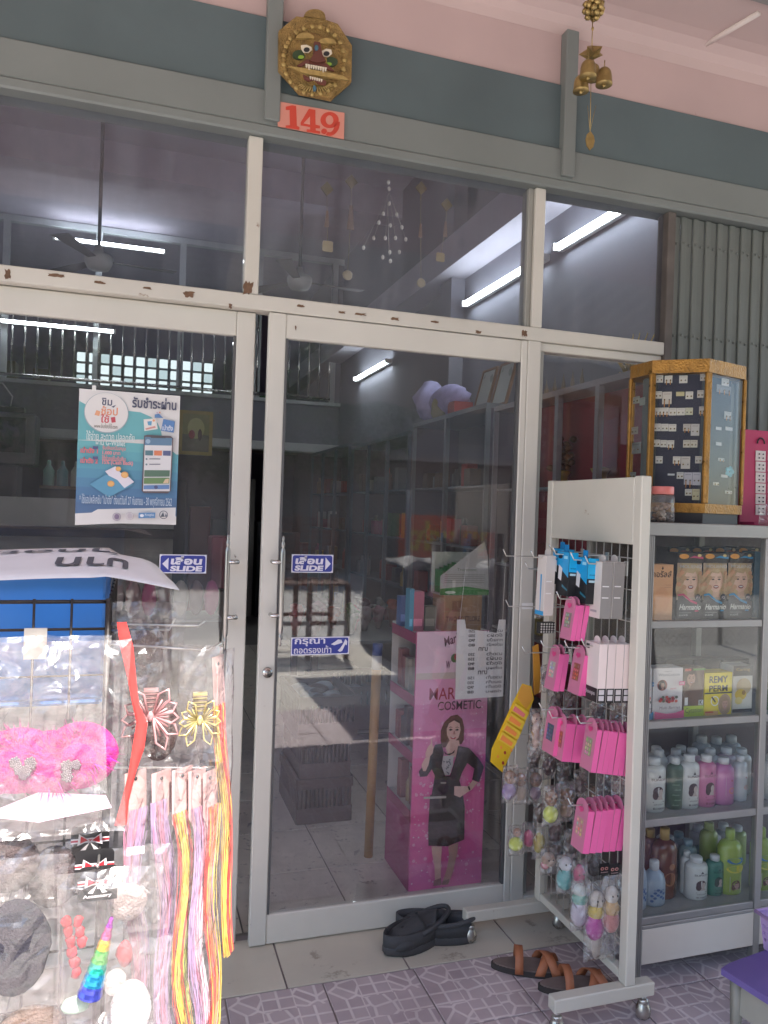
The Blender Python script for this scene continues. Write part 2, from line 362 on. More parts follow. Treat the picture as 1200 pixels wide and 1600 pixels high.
# ------------------------------------------------------------------ the shop: walls, ceiling, mezzanine
shop = thing('shop_building', 'shop room behind the glass front with lilac walls and barred mezzanine opening', 'building', (0, 3.5, 0))
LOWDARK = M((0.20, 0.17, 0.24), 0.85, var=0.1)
b = MB(); b.box((2.45, 0.0605, 0), (2.6, 10, 4.7), PURPLE_WALL); b.build('side_wall', shop)
b = MB(); b.box((-3.5, 0.0605, 0), (-3.35, 10, 4.7), PURPLE_WALL); b.build('side_wall', shop)
b = MB(); b.box((-3.5, 0.0605, 4.7), (2.6, 10, 4.85), M((0.42, 0.38, 0.45), 0.85, var=0.06)); b.build('ceiling', shop)
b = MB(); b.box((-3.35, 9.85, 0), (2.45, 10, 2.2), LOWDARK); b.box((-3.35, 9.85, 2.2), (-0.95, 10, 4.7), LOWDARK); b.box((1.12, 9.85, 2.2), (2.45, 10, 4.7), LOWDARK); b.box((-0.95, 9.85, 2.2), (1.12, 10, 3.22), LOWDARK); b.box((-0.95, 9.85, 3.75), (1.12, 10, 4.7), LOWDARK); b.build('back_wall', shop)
# mezzanine front: lilac fascia, pale beam, wall above right end
b = MB(); b.box((-3.35, 7.0, 2.31), (2.45, 7.15, 2.80), PURPLE_WALL); b.build('mezzanine_fascia', shop)
b = MB(); b.box((2.36, 6.99, 2.80), (2.45, 7.14, 4.69), PURPLE_WALL); b.build('mezzanine_wall', shop)
b = MB(); b.box((-3.35, 6.96, 2.20), (2.45, 7.2, 2.305), M((0.5, 0.52, 0.52), 0.6)); b.build('mezzanine_beam', shop)
b = MB(); b.box((-3.35, 7.16, 2.35), (2.45, 9.84, 2.45), M((0.3, 0.26, 0.24), 0.8)); b.build('mezzanine_floor', shop)
PALE = M((0.52, 0.55, 0.56), 0.5)
for x in (-1.48, -0.50, 0.45, 1.38, 2.34):
    b = MB(); b.box((x - .035, 6.97, 2.81), (x + .035, 7.04, 4.62), PALE); b.build('window_post', shop)
b = MB(); b.box((-3.35, 6.965, 4.62), (2.45, 7.045, 4.69), PALE); b.build('window_head', shop)
b = MB(); b.box((-3.35, 6.94, 2.80), (2.45, 7.05, 2.84), PALE); b.build('window_sill', shop)
rb = MB(); rb.tube([(0, 0, 0), (0, 0, 1.02)], 0.012, CHROME, n=8); rb.blob((0, 0, .80), (.02, .02, .03), CHROME, 8, 6); bar_me = rb.mesh('bar', Vector((0, 0, 0)))
x = -2.3
while x < 2.3:
    o = bpy.data.objects.new('bar', bar_me); C.objects.link(o); o.parent = shop; o.location = Vector((x, 6.92, 2.87)) - WORLD[shop.name]; x += 0.131
b = MB()
for z in (2.88, 3.87): b.tube([(-3.3, 6.92, z), (2.3, 6.92, z)], 0.02, CHROME, n=8)
b.build('bar_rail', shop)
# ceiling beams
for y in (2.3, 4.7):
    b = MB(); b.box((-3.35, y, 4.42), (2.45, y + .25, 4.7), M((0.40, 0.36, 0.44), 0.85)); b.build('ceiling_beam', shop)
b = MB(); b.box((2.22, 0.08, 3.36), (2.45, 9.8, 3.60), M((0.46, 0.44, 0.50), 0.85, var=.05)); b.build('ceiling_beam', shop)
b = MB(); b.box((2.33, 3.06, 0), (2.448, 3.3, 3.355), PURPLE_WALL); b.box((2.33, 3.06, 3.605), (2.448, 3.3, 4.69), PURPLE_WALL); b.build('pilaster', shop)
# daylit glass block window high in the back wall
gb = thing('glass_block_window', 'daylit window of small square glass blocks seen through the mezzanine bars', 'window', (0.08, 9.85, 3.22))
BLOCK = emis('daylit_glass_block', (0.80, 0.95, 0.97), .30)
BLOCK2 = emis('daylit_glass_block_dim', (0.66, 0.85, 0.88), 0.22)
for i in range(12):
    for j in range(3):
        b = MB(); x0 = -0.93 + i * 0.17; z0 = 3.235 + j * 0.17
        b.box((x0 + .018, 9.83, z0 + .018), (x0 + .152, 9.9, z0 + .152), BLOCK if (i * 7 + j * 3) % 4 else BLOCK2, bev=.01); b.build('glass_block', gb)
b = MB()
b.box((-.948, 9.845, 3.222), (1.118, 9.895, 3.748), M((.16, .17, .18), .7))
b.build('mortar', gb)

# fluorescent tubes: three along the right wall, two across the back
TUBE = emis('lit_fluorescent_tube', (0.86, 0.97, 1.0), 9.0)
def lamp(x, y, z, along, label, L=1.18):
    t = thing('fluorescent_lamp', label, 'lamp', (x, y, z), 'fluorescent lamps in the shop')
    d = Vector((0, 1, 0)) if along == 'y' else Vector((1, 0, 0)); p = Vector((x, y, z)); off = Vector((-1, 0, 0)) if along == 'y' else Vector((0, -1, 0))
    b = MB(); b.tube([p - d * L / 2, p + d * L / 2], 0.016, TUBE, n=10); b.build('tube', t)
    a, c = p - d * (L / 2 + .02) - off * .02, p + d * (L / 2 + .02) - off * .055
    b = MB(); b.box((min(a.x, c.x) - (.012 if along != 'y' else 0), min(a.y, c.y), z - .022), (max(a.x, c.x), max(a.y, c.y) + (0 if along == 'y' else .0), z + .022), WHITE_PL, bev=.004); b.build('batten', t)
    for s in (-1, 1):
        b = MB(); q = p + d * s * (L / 2 + .012); b.box(q - Vector((.022, .012, .022)) if along == 'y' else q - Vector((.012, .022, .022)), q + (Vector((.022, .012, .022)) if along == 'y' else Vector((.012, .022, .022))), WHITE_PL); b.build('lamp_holder', t)
lamp(2.385, 0.95, 3.12, 'y', 'lit tube lamp on the right wall above the red cabinet')
lamp(2.385, 2.32, 3.115, 'y', 'lit tube lamp on the right wall just before the pilaster')
lamp(2.385, 5.45, 3.01, 'y', 'lit tube lamp far back on the right wall near the bars')
lamp(-0.37, 6.85, 4.46, 'x', 'lit tube lamp under the top of the mezzanine window')
lamp(-0.90, 6.85, 3.46, 'x', 'lit tube lamp hung before the upper half of the mezzanine bars')

# ------------------------------------------------------------------ porch: wall above the front, ceiling, roof, added shade awning
front = thing('glass_facade', 'cream framed glass shop front with grey painted beam and pink wall above', 'shop front', (1.0, 0, 0))
b = MB(); b.box((-6, -0.02, 2.76), (6, 0.06, 3.40), PINK_WALL); b.build('upper_wall', front)
b = MB(); b.box((-6, 0.0, 3.402), (6, 0.0595, 4.9), PINK_WALL); b.build('parapet', front)
b = MB(); b.box((-6, -0.034, 2.858), (6, -0.021, 3.106), TEAL_PAINT, bev=.002); b.build('dark_band', front)
b = MB(); b.box((-6, -0.050, 2.742), (6, -0.021, 2.857), GREY_PAINT, bev=.003); b.build('beam_face', front)
b = MB(); b.box((-6, -0.056, 2.706), (6, 0.07, 2.741), GREY_PAINT, bev=.006); b.build('beam_lip', front)
b = MB(); b.box((0.362, -0.066, 2.753), (0.413, -0.022, 3.395), GREY_PAINT, bev=.003); b.build('strut', front)
b = MB(); b.box((1.475, -0.066, 2.753), (1.527, -0.022, 3.30), GREY_PAINT, bev=.003); b.build('strut', front)
roof = thing('porch_roof', 'pink plastered porch ceiling above the shop front', 'porch roof', (1, -1.0, 3.385))
b = MB()
n = 10
vs, fs = [], []
prof = [(-0.021, 3.30), (-0.03, 3.335), (-0.05, 3.36), (-0.085, 3.378), (-0.13, 3.384), (-2.72, 3.384), (-2.72, 3.50), (-0.021, 3.50)]
for xx in (-6, 6): vs += [(xx, y, z) for y, z in prof]
k = len(prof)
fs = [(i, (i + 1) % k, k + (i + 1) % k, k + i) for i in range(k)] + [tuple(range(k)), tuple(range(k, 2 * k))[::-1]]
b.add(vs, fs, PINK_CEIL); b.build('ceiling', roof)
CORR = M((0.45, 0.45, 0.43), 0.5, metal=0.4, var=0.15, scale=3)
b = MB(); vs, fs = [], []; N = 120
for i in range(N + 1):
    x = 0.62 + (6 - 0.62) * i / N; dz = 0.012 * math.sin(i * 1.6)
    vs += [(x, -2.73, 3.42 + dz), (x, -4.25, 3.08 + dz), (x, -2.73, 3.424 + dz), (x, -4.25, 3.084 + dz)]
for i in range(N):
    a = 4 * i; fs += [(a, a + 1, a + 5, a + 4), (a + 2, a + 6, a + 7, a + 3)]
b.add(vs, fs, CORR, smooth=True)
tag(b.build('awning'), 'corrugated metal awning added out of view to shade the right half of the porch', 'awning')  # unseen awning, added to keep the sun off the porch's right side
# cover strips and cable on the porch ceiling
ct = thing('cable_trunking', 'pale cable strip with clips on the pink porch ceiling', 'cable', (2.2, -0.1, 3.384))
p0, p1 = ZP(1186, 20, 3.379), ZP(1090, 76, 3.379)
b = MB(); b.tube([p0, p1], 0.012, M((0.66, 0.58, 0.54), .6), n=6); b.build('strip', ct)
p2 = ZP(1230, 108, 3.379); b = MB(); b.tube([p1, p2], 0.007, M((0.66, 0.56, 0.46), .6), n=6); b.build('cable', ct)
for k in range(5):
    q = p1.lerp(p2, .12 + k * .19); b = MB(); b.box(q - Vector((.006, .014, .009)), q + Vector((.006, .014, .004)), M((0.45, 0.3, 0.2), .6)); b.build('clip', ct)
b = MB(); q0, q1 = ZP(1130, -12, 3.379), ZP(1215, 14, 3.379); b.box((q0.x, q1.y - .2, 3.365), (q1.x + .5, q1.y - .02, 3.383), M((.25, .24, .23), .6)); b.build('junction_cover', ct)

# ------------------------------------------------------------------ glass front: posts, rails, panes
def fbox(name, x0, x1, z0, z1, y0=-0.035, y1=0.035, mat=CREAM, parent=front, bev=.003):
    q = MB(); q.box((x0, y0, z0), (x1, y1, z1), mat, bev=bev); return q.build(name, parent)
def pane(name, x0, x1, z0, z1, y=0.0, mat=GLASS, parent=front, t=0.005):
    q = MB(); q.box((x0, y - t / 2, z0), (x1, y + t / 2, z1), mat); return q.build(name, parent)
GREYPOST = M((0.30, 0.30, 0.27), 0.5, var=.08)
fbox('transom_rail', -3.3, 1.975, 2.133, 2.183, mat=CREAM_WORN)
fbox('transom_post', 0.318, 0.365, 2.184, 2.705, mat=CREAM_WORN)
fbox('transom_post', 1.385, 1.427, 2.184, 2.705, y0=-0.034, mat=CREAM); fbox('transom_post', 1.363, 1.384, 2.184, 2.705, y0=-0.02, mat=GREYPOST)
fbox('transom_post', -1.45, -1.40, 2.184, 2.705)
fbox('door_post', 1.373, 1.427, 0.0, 2.132)
fbox('door_post', -1.45, -1.40, 0.0, 2.132)
fbox('end_post', 1.976, 2.012, 0.0, 2.705, mat=M((0.10, 0.085, 0.075), .6, var=.3, scale=12))
fbox('sill', 1.428, 1.975, 0.0, 0.05)
fbox('side_rail', 1.428, 1.975, 2.10, 2.132, y0=-.02)
fbox('side_stile', 1.428, 1.448, 0.051, 2.099, y0=-.02, mat=GREYPOST)
for x0, x1 in ((-1.399, 0.317), (0.366, 1.362), (1.428, 1.975), (-3.3, -1.451)): pane('pane', x0, x1, 2.184, 2.705, mat=GLASS_TOP)
pane('pane', 1.449, 1.975, 0.051, 2.099); pane('pane', -3.3, -1.451, 0.0, 2.132)
# flaked paint on rail and posts
rnd = random.Random(3)
def flake(cx, cz, w, h, y):
    q = MB(); pts = []
    for i in range(18):
        a = 6.283 * i / 18; r = rnd.uniform(.62, 1.15); f = 1 / max(abs(math.cos(a)), abs(math.sin(a))); pts.append((w * r * f * math.cos(a), h * r * f * math.sin(a)))
    q.prism(pts, (cx, y, cz), UX, UZ, .0012, CHIP); return q.build('flaked_paint', front)
for px, py, w, h in ((12, 428, .006, .012), (88, 430, .016, .004), (155, 441, .012, .003), (295, 460, .013, .007), (388, 450, .011, .018), (470, 478, .010, .003), (534, 488, .009, .003), (563, 491, .016, .003), (617, 498, .011, .004), (680, 503, .012, .003), (748, 519, .008, .004), (820, 521, .008, .009), (360, 478, .004, .006), (462, 512, .002, .006), (230, 450, .010, .003)):
    p = YP(px, py, -0.036); flake(p.x, p.z, w * 1.4, h * 1.35, -0.0352)

# sliding doors (left one in the rear track, pushed a hand's width open)
def door(name, label, x0, x1, stile_l, stile_r, y, glass_side):
    d = thing(name, label, 'sliding door', ((x0 + x1) / 2, y, 0))
    y0, y1 = y - .016, y + .016
    fbox('stile', x0, x0 + stile_l, 0.004, 2.130, y0, y1, parent=d); fbox('stile', x1 - stile_r, x1, 0.004, 2.130, y0, y1, parent=d)
    a, c = x0 + stile_l + .0005, x1 - stile_r - .0005
    fbox('bottom_rail', a, c, 0.004, 0.103, y0 + .003, y1, parent=d, mat=M((0.62, 0.59, 0.52), .4, var=.06)); fbox('top_rail', a, c, 2.048, 2.130, y0 + .003, y1, parent=d)
    GASK = M((0.10, 0.10, 0.10), .7)
    for gx in (a, c - .008): fbox('gasket', gx, gx + .008, .104, 2.047, y - .012, y + .012, GASK, d, 0)
    pane('pane', a + .009, c - .009, .104, 2.047, y, GLASS, d)
    return d
dl = door('sliding_door', 'left sliding glass door with teal poster and chrome pull', -1.38, 0.365, .05, .062, 0.018, 1)
dr = door('sliding_door', 'right sliding glass door with keyhole and shoe sticker', 0.405, 1.372, .057, .026, -0.018, -1)
PULLM = M((0.36, 0.34, 0.32), 0.3, metal=1.0)
def pull(d, x, y, z0, z1, side, bx):
    q = MB(); L = z1 - z0
    prof = [(0, 0), (.004, .004), (.005, .012), (.003, .018), (.0065, .026), (.0065, .036), (.004, .04), (.0075, .048), (.0085, .056), (.0085, L - .056), (.0075, L - .048), (.004, L - .04), (.0065, L - .036), (.0065, L - .026), (.003, L - .018), (.005, L - .012), (.004, L - .004), (0, L)]
    q.lathe((x, y, z0), prof, PULLM, 14); h = q.build('handle', d)
    for z in (z0 + L * .28, z0 + L * .76):
        q = MB(); q.tube([(x, y, z), (bx, y, z), (bx, y + .03, z)], .0075, CHROME, n=8); q.build('bracket', h)
pull(dl, 0.291, -0.052, 1.005, 1.385, -1, 0.325); pull(dr, 0.467, -0.085, 1.018, 1.385, 1, 0.437)
q = MB(); q.tube([(0.436, -.047, .924), (0.436, -.034, .924)], .017, CHROME, n=20); lk = q.build('lock', dr)
q = MB(); q.tube([(0.436, -.049, .924), (0.436, -.046, .924)], .011, M((.35, .33, .3), .3, metal=.9), n=16); q.box((.4345, -.0505, .918), (.4375, -.0488, .930), DARK); q.build('keyhole', lk)

# ------------------------------------------------------------------ folding steel gate at the right end
gate = thing('folding_gate', 'grey green folding steel gate of narrow upright slats right of the glass', 'gate', (2.6, -0.01, 0))
GATE = M((0.13, 0.145, 0.132), 0.55, var=0.14, scale=2, bump=.06, stain=(.10, .085, .07), stain_amt=.06)
x = 2.016; i = 0
while x < 3.4:
    w = (0.034, 0.028, 0.031, 0.026)[i % 4]; yo = -0.022 if i % 2 else -0.014
    b = MB(); b.box((x, yo, 0.01), (x + w - .004, yo + .012, 2.70), GATE, bev=.003); b.box((x + w - .006, yo + .002, 0.012), (x + w - .001, yo + .02, 2.698), GATE)
    o = b.build('slat', gate)
    for z in (0.5, 1.1, 1.62, 2.22, 2.59):
        r_ = MB(); c = (x + w * .45, yo - .001, z + (i % 2) * .004)
        r_.blob(c, (.006, .004, .006), GATE, 8, 5); r_.build('rivet', o)
    x += w; i += 1
b = MB()
for z in (0.5, 1.1, 1.62, 2.22, 2.59): b.box((2.016, .018, z - .012), (3.4, .022, z + .012), GATE)
b.build('lattice_strip', gate)
# ------------------------------------------------------------------ things fixed to the front
def pxpoly(pts, y, sc_=1.0, ox=0, oy=0): return [YP(ox + a * sc_, oy + c * sc_, y) for a, c in pts]
def slab(mb, W, t, mat, col=(1, 1, 1)):      # outline in the facade plane, thickened towards the street
    n = len(W); f = Vector((0, -t, 0)); vs = list(W) + [w + f for w in W]
    a = sum((W[i].x * W[(i + 1) % n].z - W[(i + 1) % n].x * W[i].z) for i in range(n))
    top = tuple(range(n, 2 * n)); bot = tuple(range(n))[::-1]
    sides = [(i, (i + 1) % n, n + (i + 1) % n, n + i) for i in range(n)]
    fs = [top, bot] + sides
    if a < 0: fs = [g[::-1] for g in fs]
    mb.add(vs, fs, mat, col)
ell = lambda cx, cy_, rx, ry, n=14, a0=0, a1=6.2832, full=True: [(cx + rx * math.cos(a0 + (a1 - a0) * i / (n if full else n - 1)), cy_ + ry * math.sin(a0 + (a1 - a0) * i / (n if full else n - 1))) for i in range(n)]
GOLD = M((0.34, 0.22, 0.075), 0.5, metal=0.35, var=0.45, scale=40, bump=0.9)
GOLD_L = M((0.44, 0.31, 0.11), 0.45, metal=0.35, var=0.25, scale=60, bump=0.3)
mask = thing('carved_mask', 'octagonal gilded wooden mask of a fanged lion face above the number plate', 'mask', YP(493, 158, -0.075))
ZS, ZX, ZY = 0.1375, 420, 10
mk = lambda pts, y: pxpoly(pts, y, ZS, ZX, ZY)
def part(name, pts, y, t, mat, par=mask): q = MB(); slab(q, mk(pts, y), t, mat); return q.build(name, par)
OCT = [(105, 310), (300, 150), (640, 190), (770, 235), (930, 480), (922, 890), (700, 1082), (340, 1010), (103, 745)]
part('plate', OCT, -0.067, 0.018, GOLD)
part('rim', [(x + (515 - x) * .07, y + (615 - y) * .07) for x, y in OCT], -0.0851, 0.004, GOLD)
part('crown', [(385, 150)] + ell(505, 150, 118, 75, 9, math.pi * 1.05, math.pi * 1.95, False) + [(630, 190)], -0.069, 0.022, GOLD)
b = MB()
for k in range(46):
    a = 6.283 * k / 46; cx, cy_ = 515 + 345 * math.cos(a), 610 + 385 * math.sin(a); p = mk([(cx, cy_)], -0.09)[0]
    b.blob(p, (.009, .006, .009), GOLD if k % 2 else GOLD_L, 7, 5, noise=.5, seed=k)
b.build('carved_curl', mask)
bas = MB(); p = mk([(515, 600)], -.087)[0]; bas.blob(p, (.072, .03, .085), GOLD, 18, 12, noise=.08, seed=2); bas.build('face', mask)
for cx, cy_, s in ((405, 380, 1), (650, 440, -1)): part('brow', ell(cx, cy_, 105, 62, 12, math.pi * (1.0), math.pi * 2.0, False), -0.108, 0.010, GOLD_L)
RED = M((0.13, 0.042, 0.03), .5, var=.2); GREEN = M((0.035, 0.06, 0.028), .45, var=.2); LIME = M((0.25, 0.40, 0.04), .5); IVORY = M((0.70, 0.62, 0.48), .5, var=.1); BLUE = M((0.06, 0.14, 0.19), .5)
for cx, cy_, s in ((425, 490, 1), (650, 535, -1)):
    e = part('eye', [(cx - 62 if s > 0 else cx - 60, cy_ - (40 if s > 0 else 15)), (cx, cy_ - 45), (cx + 55, cy_ - (20 if s > 0 else 35)), (cx + 65, cy_ + 10), (cx + 25, cy_ + 42), (cx - 30, cy_ + 38), (cx - 55, cy_ + 5)], -0.117, 0.005, IVORY)
    part('pupil', ell(cx + 5, cy_ + 4, 34, 26), -0.1221, 0.002, DARK, e)
part('nose', [(510, 420), (575, 430), (600, 570), (640, 640), (560, 660), (460, 640), (500, 560)], -0.117, 0.012, RED)
part('nose_jewel', ell(540, 475, 22, 32), -0.1292, 0.003, BLUE)
for cx, cy_, s in ((345, 560, 1), (700, 640, -1)):
    part('cheek', ell(cx, cy_, 80, 55), -0.106, 0.006, GREEN); part('cheek_spot', ell(cx + 20 * s, cy_ + 18, 34, 20), -0.1121, 0.002, LIME)
part('upper_lip', [(320, 680), (430, 610), (560, 640), (660, 660), (740, 745), (640, 720), (520, 700), (420, 660), (360, 700)], -0.115, 0.006, RED)
for k in range(9):
    x = 415 + k * 27; h = 62 if k in (1, 7) else 42; part('tooth', [(x, 660 + k * 5), (x + 24, 664 + k * 5), (x + 18, 660 + k * 5 + h), (x + 6, 660 + k * 5 + h)], -0.1211, 0.005, IVORY)
part('sword', [(220, 690), (400, 715), (840, 800), (900, 850), (840, 845), (380, 770)], -0.117, 0.008, GOLD_L)
part('lower_lip', [(385, 785), (480, 830), (600, 840), (650, 860), (640, 905), (570, 890), (515, 845), (450, 860), (400, 835)], -0.115, 0.006, RED)
for k in range(6): x = 462 + k * 25; part('tooth', [(x, 800 + k * 6), (x + 20, 803 + k * 6), (x + 16, 830 + k * 6), (x + 4, 828 + k * 6)], -0.1211, 0.004, IVORY)
part('chin_drop', [(510, 900), (540, 935), (530, 970), (505, 968), (498, 930)], -0.112, 0.006, BLUE)
b = MB()
for k in range(16):
    a = math.pi * (0.12 + .76 * k / 15); c0 = mk([(540 - 150 * math.cos(a), 850 + 70 * math.sin(a))], -.1)[0]; c1 = mk([(540 - 230 * math.cos(a), 860 + 130 * math.sin(a))], -.092)[0]
    b.tube([c0, c1], [.003, .0015], GOLD_L, n=5)
b.build('beard', mask)

# house number plate
num = thing('number_plate', 'salmon house number plate 149 in red slab numerals under the mask', 'number plate', YP(486, 217, -0.06))
A, Bc, Cc, D = [YP(x, y, -0.057) for x, y in ((434, 159), (538, 177), (537, 218), (434, 198))]
b = MB(); slab(b, [D, Cc, Bc, A], 0.003, M((0.62, 0.26, 0.20), .45, var=.08)); b.build('plate', num)
b = MB(); REDN = M((0.55, 0.06, 0.035), .45, var=.08)
dig = lambda pts: slab(b, mk(pts, -0.0603), 0.0012, REDN)
dig([(192, 1142), (262, 1125), (310, 1132), (318, 1360), (348, 1372), (345, 1402), (190, 1378), (192, 1355), (240, 1352), (236, 1178), (192, 1176)])
dig([(455, 1165), (528, 1178), (530, 1345), (582, 1358), (580, 1388), (532, 1384), (534, 1412), (582, 1420), (580, 1448), (430, 1424), (430, 1398), (470, 1400), (470, 1372), (362, 1352), (362, 1320)])
def ring9(cx, cy_, ro, rx, n=22):
    for i in range(n):
        a, c = 6.2832 * i / n, 6.2832 * (i + 1) / n
        dig([(cx + ro[0] * math.cos(a), cy_ + ro[1] * math.sin(a)), (cx + ro[0] * math.cos(c), cy_ + ro[1] * math.sin(c)), (cx + rx[0] * math.cos(c), cy_ + rx[1] * math.sin(c)), (cx + rx[0] * math.cos(a), cy_ + rx[1] * math.sin(a))])
ring9(690, 1292, (104, 92), (44, 54))
for i in range(8):
    a, c = -0.05 + 2.0 * i / 8, -0.05 + 2.0 * (i + 1) / 8
    f = lambda t, r1, r2: (690 + r1 * math.cos(t), 1320 + r2 * math.sin(t))
    dig([f(a, 118, 152), f(c, 118, 152), f(c, 60, 112), f(a, 60, 112)])
dig(ell(628, 1420, 34, 32, 10)); b.build('numerals', num)
hl = MB(); slab(hl, mk([(395, 1330), (468, 1250), (468, 1345)], -0.0617), .0006, M((0.62, 0.26, 0.20), .45, var=.08)); hl.build('numeral_counter', num)

# wind chime
ch = thing('wind_chime', 'brass wind chime of small bells hanging from the porch ceiling', 'wind chime', YP(922, 235, -0.5))
BRASS = M((0.36, 0.26, 0.10), 0.38, metal=0.75, var=0.3, scale=40, bump=.15)
cx0 = YP(926, 20, -0.5); T = lambda px, py: YP(px, py, -0.5)
b = MB(); b.tube([Vector((cx0.x, -.5, 3.383)), T(926, -2)], .0015, BRASS, n=5); b.build('cord', ch)
b = MB(); p = T(927, 14)
for k in range(26):
    a = k * 2.4; z = -0.024 + .048 * k / 25; r = math.sqrt(max(0, .027 ** 2 - z * z)); b.blob(p + Vector((r * math.cos(a), r * math.sin(a), z)), .010, BRASS, 7, 5, seed=k, noise=.3)
b.blob(p, .02, BRASS); b.build('ornament_ball', ch)
b = MB(); b.tube([T(926, 30), T(925, 74)], .0015, BRASS, n=5); b.blob(T(926, 45), (.004, .004, .007), BRASS); b.build('chain', ch)
b = MB(); p = T(925, 82); pts = []
for i in range(10): a = 6.2832 * i / 10; r = .040 if i % 2 == 0 else .020; pts.append((r * math.cos(a), r * math.sin(a), 0.012 if i % 2 == 0 else 0.0))
vs = [p + Vector((0, 0, .022))] + [p + Vector((x, y, z - .012)) for x, y, z in pts] + [p + Vector((0, 0, -.012))]
b.add(vs, [(0, i + 1, (i + 1) % 10 + 1) for i in range(10)] + [(11, (i + 1) % 10 + 1, i + 1) for i in range(10)], BRASS); b.build('star_canopy', ch)
def bell(px, py, y, s=1.0):
    q = MB(); p = YP(px, py, y); r = .0262 * s
    q.lathe(p, [(r, -.028 * s), (r * 1.0, -.024 * s), (r * .94, -.015 * s), (r * .90, 0), (r * .78, .014 * s), (r * .5, .023 * s), (r * .15, .027 * s), (0, .028 * s)], BRASS, 18)
    q.tube([p + Vector((0, 0, .027 * s)), p + Vector((0, 0, .05 * s))], .0016, BRASS, n=5)
    o = q.build('bell', ch); k = MB(); k.blob(p + Vector((0, 0, -.03 * s)), .006, BRASS, 8, 6); k.build('clapper', o)
bell(919, 107, -0.535); bell(944, 119, -0.50); bell(908, 130, -0.48, .95); bell(927, 112, -.46, .9)
b = MB(); b.tube([T(924, 100), T(922, 205)], .0012, BRASS, n=5); b.tube([T(931, 165), T(922, 205)], .0008, BRASS, n=5); b.tube([T(918, 165), T(922, 205)], .0008, BRASS, n=5); b.build('pull_cord', ch)
b = MB(); p = T(922, 219); b.prism([(0, .028), (.012, .016), (.0165, 0), (.012, -.02), (0, -.032), (-.012, -.02), (-.0165, 0), (-.012, .016)], p + Vector((0, .001, 0)), UX, UZ, .002, BRASS); b.build('wind_catcher', ch)

